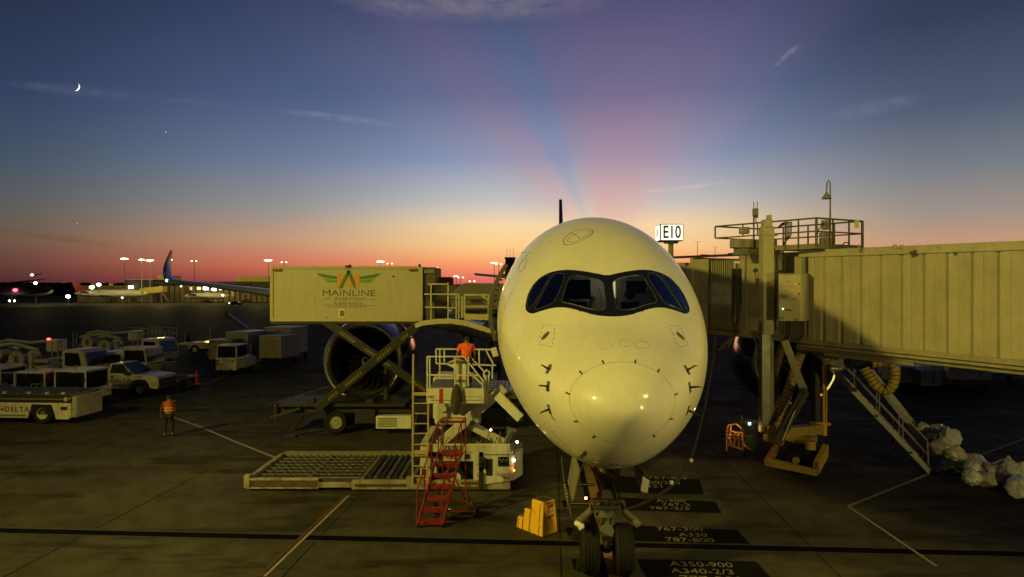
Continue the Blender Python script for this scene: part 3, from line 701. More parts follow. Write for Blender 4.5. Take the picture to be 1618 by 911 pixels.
# wings, engines, fin
def wing(sg):
    st = []
    for i in range(15):
        t = i/14; l = 2.6+28.4*t; s = 21.0+18.3*t; z = 3.7+3.3*t**.72; ch = 11.5*(1-t)**1.25+2.4*t+.4; th = .125*ch*(1-.25*t)
        st.append((l, s, z, ch, th, 0))
    mb = MB(); pf = [(0,0),(.02,.28),(.10,.46),(.30,.5),(.6,.36),(1,.02),(1,-.02),(.6,-.22),(.30,-.42),(.10,-.38),(.02,-.22)]
    vs = []; k = len(pf)
    for l, s, z, ch, th, _ in st: vs += [Vector((sg*l, s+a*ch, z+b*th)) for a, b in pf]
    # blended winglet
    for q in range(1, 8):
        a = q/7; bend = R(80*min(1, a*1.35)); l = 31.0+1.15*math.sin(min(1, a*1.3)*math.pi/2); z = 7.0+2.5*a**1.55; s = 39.3+2.6*a; ch = 1.1*(1-a)**.8+.40+1.3*max(0,1-3.5*a); th = .12*ch
        for c0, b0 in pf: vs.append(Vector((sg*(l-b0*th*math.sin(bend)), s+c0*ch, z+b0*th*math.cos(bend))))
    m = len(vs)//k; fs = [(i*k+j, i*k+(j+1) % k, (i+1)*k+(j+1) % k, (i+1)*k+j) for i in range(m-1) for j in range(k)]
    fs.append(tuple((m-1)*k+j for j in range(k)))
    mb.add(vs[:15*k+3*k], [f for f in fs if max(f) < 18*k]); o = mb.build('wing', wing_grey, plane, smooth=True, angle=60)
    w2_ = MB(); sub = vs[17*k:]; m2 = len(sub)//k
    w2_.add(sub, [(i*k+j, i*k+(j+1) % k, (i+1)*k+(j+1) % k, (i+1)*k+j) for i in range(m2-1) for j in range(k)]+[tuple((m2-1)*k+j for j in range(k))])
    w2_.build('winglet', hull_blue, o, smooth=True, angle=60)
    l_ = MB(); l_.sph((sg*30.9, 39.35, 7.0), (.12,.16,.1)); l_.build('navigation_light', mat('green_nav_light', (.2,1,.8), .3, emit=(.35,1,.85), es=10) if sg < 0 else red_l, o)
    return o
def engine(sg):
    c = (sg*10.5, 21.4, 2.72); ax = (0,1,-.02)
    mb = MB(); mb.lathe([(2.02,.22),(2.13,.7),(2.2,1.5),(2.2,2.8),(2.02,4.2),(1.72,5.2),(1.68,5.2),(1.66,4.0)], c, ax, 64)
    o = mb.build('engine_nacelle', hull_blue, plane, smooth=True)
    mb = MB(); mb.lathe([(2.022,.225),(1.98,.08),(1.90,.01),(1.82,.03),(1.74,.14),(1.68,.32)], c, ax, 64); mb.build('intake_lip', lip, o, smooth=True)
    mb = MB(); mb.lathe([(1.68,.32),(1.60,.7),(1.58,1.2),(1.60,1.9)], c, ax, 64); mb.build('intake_liner', mat('intake_liner_grey', (.05,.05,.05), .5, noise=.2), o, smooth=True)
    fan = MB(); cc = Vector(c)+Vector(ax)*1.35
    for k in range(22):
        a = 2*math.pi*k/22; vs = []
        for j in range(6):
            r = .42+1.15*j/5; tw = .30+.9*j/5; an = a+.20*math.sin(j/5*math.pi)-.05*j
            for s_ in (-1, 1):
                hw = (.11+.06*j/5)
                an2 = an+s_*hw*math.sin(tw)/r; vs.append(cc+Vector((r*math.cos(an2), -s_*hw*math.cos(tw)*1.1, r*math.sin(an2))))
        fan.add(vs, [(2*j, 2*j+1, 2*j+3, 2*j+2) for j in range(5)])
    fan.build('fan', mat('titanium_blade', (.03,.03,.032), .35, metal=.8), o, smooth=True)
    mb = MB(); mb.lathe([(1.6,.45),(.01,.5)], cc, ax, 48); mb.build('fan_case', black, o)
    mb = MB(); mb.lathe([(.001,-.55),(.18,-.38),(.33,-.15),(.43,.12),(.44,.3)], cc, ax, 32); sp = mb.build('spinner', black, o, smooth=True)
    mb = MB(); mb.tube([cc+Vector((math.cos(a)*r, -.57+r*.95+.0, math.sin(a)*r)) for a, r in ((k*.28, .05+.017*k) for k in range(17))], .018, 5); mb.build('spinner_spiral', white, sp)
    mb = MB(); mb.prism([(sg*10.4,23.2,4.8),(sg*10.4,26.5,4.9),(sg*10.4,28.5,5.4),(sg*10.4,26.0,5.4)], (sg*.25,0,0)); mb.build('pylon', wing_grey, o)
    mb = MB(); mb.lathe([(1.35,4.2),(1.15,5.6),(.8,6.6)], c, ax, 40); mb.build('core_cowl', dark, o, smooth=True)
for sg in (-1, 1): wing(sg); engine(sg)
mb = MB(); n = 9
vs = []
for i in range(n+1):
    t = i/n; z = 8.0+8.0*t; s0 = 53.5+7.5*t; ch = 9.6*(1-t)+3.4*t; th = .72-.32*t
    vs += [Vector((b*th*.5, s0+a*ch, z)) for a, b in ((0,0),(.06,.8),(.25,1),(.6,.7),(1,.05),(1,-.05),(.6,-.7),(.25,-1),(.06,-.8))]
mb.add(vs, [(i*9+j, i*9+(j+1) % 9, (i+1)*9+(j+1) % 9, (i+1)*9+j) for i in range(n) for j in range(9)]+[tuple(n*9+j for j in range(9))])
mb.build('tail_fin', hull_blue, plane, smooth=True)
mb = MB(); 
for sg in (-1, 1): mb.prism([(sg*.6,58,7),(sg*9.6,63.5,7.9),(sg*9.6,65.2,7.9),(sg*.6,63.5,7)], (0,0,.25))
mb.build('tailplane', wing_grey, plane, bevel=.05)
for sg in (-1, 1):
    mb = MB(); mb.cyl((sg*5.3,32.1,.7),(sg*5.0,32.1,3.9),.22); mb.bar((sg*5.3,31,.7),(sg*5.3,33.2,.7),.25); mg = mb.build('main_gear', gearp, plane, smooth=True)
    for y in (31.0, 33.2):
        for x in (-.55, .55): mb = MB(); mb.lathe([(.3,-.22),(.68,-.24),(.7,-.15),(.7,.15),(.68,.24),(.3,.22)], (sg*5.3+x, y, .7), (1,0,0), 24, True); mb.build('main_tyre', rubber, mg, smooth=True)
mb = MB(); mb.sph((0,27,3.0),(2.7,9,1.5),24,12); mb.build('belly_fairing', hull, plane, smooth='all')
# ---------------------------------------------------------------- catering truck
Z3 = lambda pts: [(x/3.795+400, y/3.795+400) for x, y in pts]
ZL = lambda pts: [(x/10.717+500, y/10.717+420) for x, y in pts]
DT = 29.0
def T(px, py, D=DT): return W(px, py, D)
truck = thing('catering_truck', 'high-lift catering truck with raised white box body marked Mainline Aviation, beside the airliner', 'catering truck', (-7, 30, 0))
x0, x1 = T(428,0).x, T(667,0).x; zb_, zt_ = T(0,507).z, T(0,421).z
mb = MB(); mb.b2(x0, x1, DT, DT+2.45, zb_, zt_)
tbp = mat('truck_box_paint', (.42,.395,.275), .42, noise=.10, nscale=.8); streaks(tbp, .86)
box_ = mb.build('box_body', tbp, truck, True, bevel=.03)
trim = mat('box_trim', (.42,.38,.22), .5, noise=.2)
mb = MB(); mb.b2(x0-.01, x1+.01, DT-.03, DT-.002, zb_-.02, zb_+.13); mb.b2(x0-.01, x1+.01, DT-.03, DT-.002, zt_-.10, zt_+.02); mb.b2(x0-.03, x0+.10, DT-.035, DT, zb_, zt_); mb.b2(x1-.10, x1+.03, DT-.035, DT, zb_, zt_)
mb.build('edge_rail', trim, box_, True, bevel=.01)
mb = MB(); mb.b2(x0-.02, x1+.02, DT+.05, DT+2.4, zb_-.13, zb_-.02); mb.build('body_frame', dark, truck, True)
for px in (438, 652):
    mb = MB(); c = T(px, 426, DT-.06); mb.box(c, (.30,.05,.09)); mb.build('marker_lamp', mat('marker_red', (.25,.03,.02), .4), box_, True)
mb = MB(); mb.box(T(549,420.5), (.16,.14,.08)); mb.box(T(553,420.5), (.1,.12,.14)); mb.box(T(663,419), (.09,.1,.12)); mb.build('roof_fittings', dark, box_, True)
mb = MB(); mb.cyl(T(621.5,436.5,DT+.02), T(621.5,436.5,DT-.03), .04, n=10); mb.build('side_lamp', black, box_, True)
# emblem and lettering on the box side
def flat(name, polys, m, D, par, th=.012):
    mb = MB()
    for P in polys: mb.prism([T(x, y, D) for x, y in P], (0, -th, 0))
    return mb.build(name, m, par, True)
gd = mat('dark_green_vinyl', (.055,.16,.035), .5); gm = mat('mid_green_vinyl', (.13,.26,.03), .5); gl = mat('lime_vinyl', (.34,.42,.04), .5); ov = mat('orange_vinyl', (.62,.24,.04), .5); bv = mat('brown_vinyl', (.10,.065,.035), .5)
fl = lambda P: [(1090-x, y+4) for x, y in P][::-1]
w1_ = [(8,112),(60,128),(200,150),(352,178),(352,222),(220,212),(110,192),(45,160)]; w2p = [(122,216),(352,238),(352,278),(200,276),(150,245)]; w3 = [(225,290),(350,294),(350,345),(270,342)]
flat('emblem_wing', [ZL(w1_), ZL(fl(w1_))], gd, DT-.003, box_); flat('emblem_wing', [ZL(w2p), ZL(fl(w2p))], gm, DT-.003, box_); flat('emblem_wing', [ZL(w3), ZL(fl(w3))], gl, DT-.003, box_)
flat('emblem_letter', [ZL([(355,375),(355,130),(405,130),(545,290),(515,345),(425,245),(425,300),(390,372)]), ZL([(515,345),(545,290),(620,190),(665,130),(725,130),(720,385),(662,385),(655,290),(620,245),(560,350)])], ov, DT-.003, box_)
flat('emblem_letter', [ZL([(378,378),(520,80),(545,70),(565,80),(545,150),(540,145),(430,378)]), ZL([(520,80),(565,80),(660,290),(655,388),(640,378),(540,150)])], gd, DT-.016, box_)
def btext(s, cx, cy, wpx, hpx, m, name='lettering', off=.0, D=DT-.004):
    c = T(cx, cy, D); t = text(s, 1, m, box_, (0,0,0), (0,0,0), name, 0, off)
    v = [x.co for x in t.data.vertices]; a = min(p.x for p in v); b = max(p.x for p in v); lo = min(p.y for p in v); hi = max(p.y for p in v)
    kx = wpx/F*D/(b-a); ky = hpx/F*D/(hi-lo)
    M = Matrix.Translation(c) @ Matrix.Rotation(R(90), 4, 'X') @ Matrix.Diagonal((kx, ky, 1, 1)) @ Matrix.Translation((-(a+b)/2, -(lo+hi)/2, 0))
    t.data.transform(ROOTM[truck.name].inverted() @ M); return t
btext('MAINLINE', 551.5, 462.5, 83, 9.6, bv); btext('AVIATION', 551.5, 472, 46.5, 5.2, bv); btext('FLIGHT SERVICES', 551, 479, 46, 3.6, bv); btext('AN ... GROUP COMPANY'.replace('... ', ''), 549, 484.8, 61, 2.2, bv)
flat('emblem_rule', [ZL([(120,550),(245,553),(245,558),(120,555)]), ZL([(838,560),(975,564),(975,569),(838,565)]), ZL([(100,658),(990,668),(990,673),(100,663)])], bv, DT-.003, box_)
flat('notice_frame', [ZL([(380,730),(480,732),(478,868),(378,866)])], mat('yellow_notice', (.75,.68,.25), .5), DT-.003, box_); flat('notice_panel', [ZL([(398,748),(466,750),(464,852),(396,850)])], mat('notice_dark', (.13,.11,.05), .5), DT-.018, box_)
# open front bulkhead of the box
mb = MB(); xb = x1+.02; mb.b2(xb, xb+.55, DT+.1, DT+2.4, zb_+.02, zt_-.02); mb.build('front_bulkhead', mat('bulkhead_dark', (.09,.08,.05), .6, noise=.4), truck, True, bevel=.02)
mb = MB(); mb.b2(xb+.05, xb+.52, DT+.02, DT+.1, zt_-.30, zt_-.12); mb.build('light_bar', olive, truck, True, bevel=.02)
mb = MB(); mb.b2(xb+.30, xb+1.15, DT+1.4, DT+2.3, zt_-.78, zt_-.42); mb.build('folded_canopy', mat('dark_red_canvas', (.10,.02,.015), .85, bump=.8, bscale=8), truck, True, bevel=.08)
mb = MB()
for k in range(4): mb.tube([(xb+.1+.06*k, DT-.02, zb_+1.55), (xb+.16+.04*k, DT-.05, zb_+1.1-.06*k), (xb+.3+.03*k, DT-.04, zb_+.95-.04*k), (xb+.42+.03*k, DT, zb_+1.45)], .02, 6)
mb.tube([T(675,466,DT-.03), T(700,478,DT-.05), T(712,483,DT-.05), T(722,496,DT-.05), T(723,504,DT-.05)], .018, 6)
mb.tube([T(660,470,DT+.5), T(690,472,DT+.4), T(712,479,DT+.2)], .02, 6); mb.build('hanging_cables', black, truck, True, smooth=True)
mb = MB(); mb.prism([T(669,462,DT+.6), T(708,462,DT+.6), T(708,505,DT+.6), T(669,505,DT+.6)], (0,.03,0)); mb.build('side_screen', cream2, truck, True)
rail_ = mat('rail_cream', (.55,.50,.28), .45, noise=.25, nscale=8)
mb = MB(); D_ = DT-.1
for a, b in (((681,448),(681,506)),((708,446),(708,506)),((676,448.5),(709,448.5)),((670,464.5),(724,464.5)),((721,464.5),(721,504)),((672,485),(722,486)),((725,465),(725,504))): mb.bar(T(*a, D_), T(*b, D_), .06)
mb.build('guard_rail', rail_, truck, True, bevel=.01)
mb = MB()
for a, b in (((734,465),(734,502)),((772,465),(772,504)),((734,465.5),(774,465.5)),((734,484),(772,484)),((760,466),(772,474)),((730,468),(730,502))): mb.bar(T(*a, D_), T(*b, D_), .075)
mb.bar(T(734,500,D_), T(772,501,D_), .07, .26); mb.build('platform_gate', rail_, truck, True, bevel=.01)
# arched forward platform
def arch(Dn, th):
    top = [(655,511),(668,506.5),(690,503.5),(712,503),(735,506),(760,513.5),(783,523)]; bot = [(783,529),(760,522),(735,514.5),(712,511),(690,511.5),(668,514),(657,518)]
    mb = MB(); n = len(top)
    for i in range(n-1): mb.prism([T(*top[i], Dn), T(*top[i+1], Dn), T(*bot[n-2-i], Dn), T(*bot[n-1-i], Dn)], (0, th, 0))
    return mb
arch(DT-.35, .10).build('platform_edge_beam', rail_, truck, True)
arch(DT+2.3, .10).build('platform_edge_beam', rail_, truck, True)
mb = MB(); tp = [(657,513),(690,506),(712,505.5),(735,508.5),(760,516),(783,525)]
for a, b in zip(tp[:-1], tp[1:]): mb.prism([T(*a, DT-.24), T(*b, DT-.24), T(b[0], b[1]+2, DT-.24), T(a[0], a[1]+2, DT-.24)], (0, 2.5, 0))
mb.build('platform_floor', dark, truck, True)
mb = MB(); a = T(732,508,DT-.1); b = T(762,514,DT-.1); mb.prism([a, b, b+Vector((.1,.9,.05)), a+Vector((.1,.9,.05))], (0,0,.02)); mb.build('bridging_plate', lip, truck, True)
# scissor lift
scis = mat('scissor_paint', (.016,.015,.011), .5, noise=.4, nscale=5); haz = mat('hazard_chevron', (.26,.22,.08), .6, noise=.6, nscale=10)
def arm(a, b, D, par):
    mb = MB(); A = T(*a, D); B = T(*b, D); mb.bar(A, B, .10, .36, up=(0,-1,0)); 
    o = MB(); mb = MB(); d = (B-A).normalized(); n = Vector((-d.z, 0, d.x))*.18
    mb.prism([A-n, B-n, B+n, A+n], (0,.12,0)); arm_ = mb.build('scissor_arm', scis, par, True, bevel=.012)
    ln = (B-A).length; mb = MB()
    for c, w in ((.16,.09),(.36,.15),(.66,.14),(.86,.08)):
        k = int(w*ln/.115)
        for i in range(k):
            p = A+d*(c*ln+(i-k/2)*.135); q = p+d*.055+n*.28; r_ = p-d*.02-n*.45
            mb.prism([r_+Vector((0,-.002,0)), r_+d*.06+Vector((0,-.002,0)), q+d*.06+Vector((0,-.002,0)), q+Vector((0,-.002,0))], (0,-.004,0))
    mb.build('hazard_stripes', haz, arm_, True)
arm((512,506), (748,668), DT-.02, truck); arm((500,646), (662,512), DT-.18, truck)
arm((512,506), (748,668), DT+2.2, truck); arm((500,646), (662,512), DT+2.3, truck)
mb = MB(); mb.cyl(T(580,583,DT-.24), T(580,583,DT+2.4), .11); mb.build('scissor_pin', dark, truck, True, smooth=True)
mb = MB(); mb.cyl(T(610,560,DT+1), T(611,640,DT+1), .09); mb.cyl(T(610,590,DT+1), T(611,640,DT+1), .14); mb.build('lift_cylinder', dark, truck, True, smooth=True)
mb = MB(); mb.tube([T(608,562,DT+.2), T(652,532,DT+.2)], .04, 6); mb.build('hydraulic_pipe', haz, truck, True)
# chassis
mb = MB(); mb.b2(T(432,0).x, T(760,0).x, DT+.25, DT+.45, .92, 1.22); mb.b2(T(432,0).x, T(760,0).x, DT+1.9, DT+2.1, .92, 1.22); mb.b2(T(440,0).x, T(640,0).x, DT+.0, DT+2.4, 1.22, 1.36)
mb.b2(T(432,0).x-.05, T(432,0).x+.05, DT+.2, DT+2.2, .75, 1.3); mb.bar(T(436,640,DT+.1), T(436,668,DT+.1), .1); mb.bar(T(428,660,DT+.1), T(475,645,DT+.1), .12); mb.b2(T(560,0).x, T(592,0).x, DT+.05, DT+.7, .5, 1.1)
mb.b2(T(482,0).x, T(494,0).x, DT+.2, DT+.5, 1.36, 1.55); mb.b2(T(576,0).x, T(588,0).x, DT+.2, DT+.5, 1.36, 1.5); mb.build('chassis_frame', dark, truck, True, bevel=.01)
for px in (470,):
    mb = MB(); mb.bar(T(478,655,DT-.1), T(462,682,DT-.25), .11); mb.b2(T(452,0).x, T(472,0).x, DT-.5, DT-.1, .0, .06); mb.build('outrigger', dark, truck, True, bevel=.01)
mb = MB(); mb.bar(T(660,655,DT-.1), T(655,684,DT-.2), .11); mb.b2(T(648,0).x, T(665,0).x, DT-.4, DT, .0, .06); mb.build('outrigger', dark, truck, True, bevel=.01)
for px in (528, 738):
    for D in (DT+.32, DT+2.1): wheel(truck, ROOTM[truck.name].inverted() @ Vector((T(px,0).x, D, .52)), (0,-1 if D < DT+1 else 1,0), .52, .30, gtube)
mb = MB(); a = T(594,657,DT+.02); b = T(650,677,DT+.02); mb.b2(a.x, b.x, DT, DT+.5, b.z, a.z); sk = mb.build('generator_housing', white, truck, True, bevel=.02)
mb = MB()
for k in range(6): z = b.z+.09+k*.07; mb.b2(a.x+.07, a.x+.90, DT-.012, DT-.001, z, z+.028)
mb.build('vent_slats', black, sk, True)
mb = MB(); xa = T(684,0).x; mb.prism([(xa,DT-.02,.7),(xa+2.2,DT-.02,.7),(xa+2.35,DT-.02,1.3),(xa+2.2,DT-.02,1.7),(xa+1.7,DT-.02,2.45),(xa,DT-.02,2.5)], (0,2.3,0)); cab = mb.build('cab', white, truck, True, bevel=.06)
mb = MB(); mb.prism([(xa+1.05,DT-.03,1.6),(xa+2.0,DT-.03,1.65),(xa+1.62,DT-.03,2.3),(xa+1.05,DT-.03,2.33)], (0,.02,0)); mb.build('cab_window', glass, cab, True)

# second catering body beyond, seen through the platform rails
t2 = thing('catering_truck', 'grey raised truck body lettered west, half hidden behind the platform rails of the catering truck', 'catering truck', (-1.5, 37.5, 0))
D2 = 37.5; a = W(713,447,D2); b = W(800,512,D2); zt2 = a.z
mb = MB(); mb.prism([(a.x,D2,b.z),(b.x,D2,b.z),(b.x,D2,zt2-.02),(a.x+.7,D2,zt2),(a.x+.15,D2,zt2-.4),(a.x,D2,zt2-.7)], (0,5.5,0)); bb = mb.build('box_body', mat('grey_box_paint', (.17,.17,.13), .5, noise=.25, nscale=1.5), t2, True, bevel=.04)
mb = MB(); mb.b2(a.x+.7, b.x-.1, D2-.02, D2-.002, b.z+.15, b.z+.85); mb.build('shutter_opening', black, bb, True)
mb = MB(); mb.b2(a.x+1.6, a.x+2.1, D2-.05, D2-.025, b.z+.25, b.z+.65); mb.build('locker_panel', mat('locker_cream', (.3,.27,.14), .6), bb, True)
mb = MB(); mb.b2(a.x, b.x, D2-.03, D2-.002, zt2-.95, zt2-.90); mb.build('box_trim', dark, bb, True)
c = W(753,475.5,D2-.02); tt = text('west', .42, mat('box_lettering', (.02,.02,.02), .6), bb, (c.x, D2-.012, c.z), (90,0,0), 'lettering', .002, .012, .85, True)
mb = MB(); mb.bar((a.x+.5,D2+.3,b.z),(a.x+1.5,D2+4.8,1.2),.25); mb.bar((a.x+.5,D2+4.8,b.z),(a.x+1.5,D2+.4,1.2),.25); mb.build('scissor_arm', dark, t2, True)
mb = MB(); mb.b2(a.x+.2,a.x+2.5,D2-1.5,D2+6,.75,1.15); mb.build('chassis_frame', dark, t2, True)
for y in (D2-.2, D2+4.5):
    for x in (a.x+.35, a.x+2.35): wheel(t2, ROOTM[t2.name].inverted() @ Vector((x, y, .5)), (1 if x > a.x+1 else -1,0,0), .5, .3)

# ---------------------------------------------------------------- cargo loader
ld = thing('cargo_loader', 'long low cargo loader with roller deck, scissor lift, console platform and number 78397', 'cargo loader', (-3.5, 22, 0))
X = lambda px, D: (px-CX)/F*D
dkx0, dkx1, yN, yF = -8.25, -2.75, 20.95, 24.0
mb = MB(); mb.b2(dkx0, dkx1, yN+.1, yF, .22, .33); mb.build('deck_plate', mat('deck_steel', (.075,.073,.065), .5, metal=.3, noise=.55, nscale=3), ld, True)
mb = MB(); mb.b2(dkx0-.05, -6.05, yN-.02, yN+.12, .07, .12); mb.b2(dkx0-.05, -6.05, yN-.02, yN+.12, .33, .40); mb.b2(dkx0-.05, -6.05, yN+.02, yN+.12, .12, .33); mb.b2(-6.05, -5.0, yN+.02, yN+.12, .10, .26); mb.b2(-5.0, .0-.05, yN-.04, yN+.12, .06, .34); mb.b2(dkx0-.05, dkx0+.1, yN+.1, yF+.05, .12, .44)
mb.b2(dkx0-.12, dkx0+.06, yN-.03, yN+.2, .1, .50); mb.b2(-.9,-.1,yN-.045,yN+.1,.34,.62); mb.b2(-3.3,-2.75,yN-.045,yN+.1,.34,.45); mb.build('side_rail', rustw, ld, True, bevel=.015)
mb = MB(); mb.b2(dkx0+.1, dkx1, yF, yF+.1, .2, .50); mb.b2(dkx0+.1,dkx1,yF+.12,yF+.2,.3,.42); mb.build('far_guide_rail', olive, ld, True, bevel=.01)
mb = MB()
for k in range(7): y = yN+.25+k*.40; mb.b2(dkx0+.15, -4.75, y, y+.05, .335, .365)
mb.b2(-6.45,-6.35,yN+.1,yF,.335,.37); mb.b2(-4.75,-4.65,yN+.1,yF,.335,.37); mb.build('deck_rib', olive, ld, True)
mb = MB()
for i in range(15):
    for j in range(7): mb.cyl((dkx0+.42+i*.235-.05, yN+.46+j*.40, .375), (dkx0+.42+i*.235+.05, yN+.46+j*.40, .375), .045, n=8)
cr_ = mb.build('castor_rollers', black, ld, True); cr_['kind'] = 'stuff'
rol = mat('steel_roller', (.16,.155,.14), .45, metal=.5, noise=.3, nscale=8)
for k in range(9):
    mb = MB(); x = -4.5+k*.2; mb.cyl((x, yN+.2, .37), (x, yF-.1, .37), .06, n=12); mb.build('deck_roller', rol if k % 2 else dark, ld, True, smooth=True)
mb = MB(); mb.b2(dkx0, -6.1, yN+.005, yN+.018, .13, .32); mb.build('rusted_panel', rustp, ld, True)
mb = MB(); mb.b2(-4.9, -3.3, yN-.055, yN-.042, .15, .24); mb.b2(-2.6, -.9, yN-.055, yN-.042, .08, .16); mb.b2(-1.6, -1.0, yN-.055, yN-.042, .22, .31); mb.build('rusted_panel', rustp, ld, True)
# main chassis
Df = 20.92; x_l, x_r = X(658, Df), X(822, Df)
mb = MB(); mb.b2(X(665,Df), X(806,Df), Df, Df+.14, 1.22, 1.47); mb.b2(X(665,Df), X(806,Df), Df+2.6, Df+2.75, 1.22, 1.47); mb.b2(X(664,Df), X(675,Df), Df-.01, Df+2.7, .35, 1.5)
mb.b2(X(690,Df), X(748,Df), Df+.03, Df+.12, .93, 1.22); mb.b2(X(748,Df), X(757,Df), Df-.01, Df+2.7, .35, 1.22); mb.b2(X(676,Df), X(690,Df), Df+.03, Df+.4, .45, 1.0); mb.build('chassis_frame', dwhite, ld, True, bevel=.02)
mb = MB(); mb.b2(X(676,Df), X(748,Df), Df+.5, Df+.6, .2, 1.2); mb.b2(X(757,Df), X(764,Df), Df+.3, Df+.5, .3, 1.2); mb.build('wheel_well', black, ld, True)
wheel(ld, ROOTM[ld.name].inverted() @ Vector((X(717,Df), Df+.35, .36)), (0,-1,0), .36, .26, dwhite)
xc0, xc1 = X(764, Df), X(812, Df)
mb = MB(); mb.prism([(xc0,Df-.05,.22),(xc1,Df-.05,.36),(xc1,Df-.05,1.22),(xc0,Df-.05,1.22)], (0,1.5,0)); mb.prism([(xc1,Df-.05,.36),(xc1+.28,Df+.35,.42),(xc1+.28,Df+1.4,.42),(xc1,Df+1.45,.36)], (0,0,.8)); cbn = mb.build('operator_cabin', dwhite, ld, True, bevel=.02)
mb = MB(); mb.b2(X(768,Df), X(778,Df), Df-.065, Df-.052, .38+.13, 1.03); mb.build('door_window', black, cbn, True, bevel=.004)
mb = MB(); mb.b2(X(787,Df), X(804.5,Df), Df-.09, Df-.052, .80, 1.10); gp = mb.build('gauge_panel', glass, cbn, True, bevel=.02)
mb = MB()
for k in range(5): mb.cyl((X(790+k*3,Df), Df-.10, 1.02-.05*(k%2)), (X(790+k*3,Df), Df-.09, 1.02-.05*(k%2)), .022, n=8)
mb.build('gauge_dials', alu, gp, True)
for px, py, m in ((817,698,lamp_w),(812,727,lamp_w),(810,740,red_l),(812.5,743,mat('amber_lamp', (1,.4,.1), .3, emit=(1,.35,.06), es=12))):
    mb = MB(); mb.sph(W(px,py,Df-.12), .022 if m is not lamp_w else .04); mb.build('work_lamp', m, ld, True)
mb = MB(); mb.b2(X(757,Df), X(765,Df), Df-.16, Df-.02, .78, 1.1); mb.cyl((X(760,Df),Df-.2,.92),(X(760,Df),Df-.05,.92),.07,n=12); mb.b2(X(757,Df),X(764,Df),Df-.12,Df,.1,.62); mb.build('junction_box', dark, ld, True, bevel=.02)
t_ = text('78397', .22, txt_d, ld, (X(715.5,Df), Df-.004, 1.34), (90,0,0), 'number_lettering', .002, .006, 1.0, True)
t_ = text('DELTA', .17, txt_d, ld, (X(722,Df), Df+.024, 1.07), (90,0,0), 'lettering', .002, .004, 1.15, True, sp=1.25)
mb = MB(); mb.b2(X(735,Df), X(800,Df), Df+1.0, Df+1.9, 1.47, 2.45); mb.b2(X(690,Df), X(740,Df), Df+1.3, Df+2.0, 1.4, 1.9); mb.build('pump_block', black, ld, True, bevel=.05)
mb = MB()
for k in range(7): mb.tube([W(704+k*13,700,Df+.16), W(708+k*13,690-4*(k%3),Df+.15), W(716+k*12,698,Df+.16)], .016, 5)
mb.b2(X(692,Df), X(700,Df), Df+.018, Df+.03, .96, 1.18); mb.b2(X(734,Df), X(742,Df), Df+.018, Df+.03, 1.0, 1.16); mb.b2(X(666,Df),X(673,Df),Df-.02,Df-.01,.5,.7); mb.b2(X(795,Df),X(799,Df),Df-.06,Df-.052,.42,.47); mb.b2(X(764,Df),X(812,Df),Df-.062,Df-.052,1.15,1.17); mb.build('small_fittings', dark, ld, True)
# scissor
def larm(a, b, D, w=.26, m=dwhite):
    A = W(a[0], a[1], D); B = W(b[0], b[1], D); d = (B-A).normalized(); n = Vector((-d.z, 0, d.x))*w/2
    mb = MB(); mb.prism([A-n, B-n, B+n, A+n], (0,.12,0)); return mb.build('scissor_arm', m, ld, True, bevel=.015)
larm((693,702), (797,613), Df+.25, .30); larm((700,648), (800,702), Df+.40, .28); larm((693,702), (797,613), Df+2.3, .3); larm((700,648), (800,702), Df+2.15, .28)
mb = MB(); mb.cyl(W(746,668,Df+.15), W(746,668,Df+2.5), .08); mb.cyl(W(776,688,Df+1), W(740,640,Df+1), .07); mb.tube([W(760,690,Df+.5),W(776,676,Df+.5),W(800,676,Df+.5)], .04, 6)
for k in range(6): mb.tube([W(742+k*8,705,Df+.6), W(746+k*9,686-3*(k%2),Df+.6), W(752+k*6,672,Df+.8)], .02, 6)
mb.build('lift_cylinder', dark, ld, True, smooth=True)
mb = MB(); mb.b2(X(682,Df), X(758,Df), Df+.7, Df+2.4, 1.9, 2.75); mb.build('hydraulic_tank', mat('tank_white', (.55,.54,.48), .5, noise=.3, nscale=3), ld, True, bevel=.12, seg=4)
# raised platform and console
Dp = 20.8; zf = 3.13
mb = MB(); mb.b2(X(674,Dp), X(765,Dp), Dp, Dp+.10, 2.76, 3.22); mb.b2(X(674,Dp), X(765,Dp), Dp+.1, Dp+1.2, zf-.15, zf-.05); pf = mb.build('platform_panel', white, ld, True, bevel=.015)
mb = MB(); mb.b2(X(694,Dp), X(700,Dp), Dp-.008, Dp-.001, 2.77, 3.21); mb.build('red_stripe', txt_r, pf, True)
mb = MB(); mb.b2(X(680,Dp), X(762,Dp), Dp-.008, Dp-.001, 2.855, 2.875); mb.b2(X(732,Dp), X(762,Dp), Dp-.007, Dp-.001, 2.97, 2.985); mb.build('panel_seam_line', olive, pf, True)
text('FMC', .12, txt_r, pf, (X(682,Dp), Dp-.004, 2.96), (90,0,0), 'lettering', .002, .002, 1.0, True)
mb = MB(); mb.b2(X(677,Dp+1.3), X(783,22.5), Dp+1.2, Dp+3.4, zf-.20, zf-.06); mb.b2(X(768,Dp), .45, Dp+.5, Dp+3.2, zf-.30, zf-.08); mb.build('platform_deck', mat('deck_plate_grey', (.14,.135,.11), .45, metal=.4, noise=.4, nscale=5), ld, True, bevel=.01)
mb = MB()
for i in range(6):
    for j in range(4): mb.b2(X(772,Dp+.8)+.02+i*.13, X(772,Dp+.8)+.10+i*.13, Dp+.8+j*.55, Dp+1.1+j*.55, zf-.075, zf-.055)
mb.build('deck_slots', lip, ld, True)
def rails(segs, D, w, m, name='guard_rail', par=None):
    mb = MB()
    for a, b in segs: mb.bar(W(a[0], a[1], D), W(b[0], b[1], D), w)
    return mb.build(name, m, par or ld, True, bevel=.006)
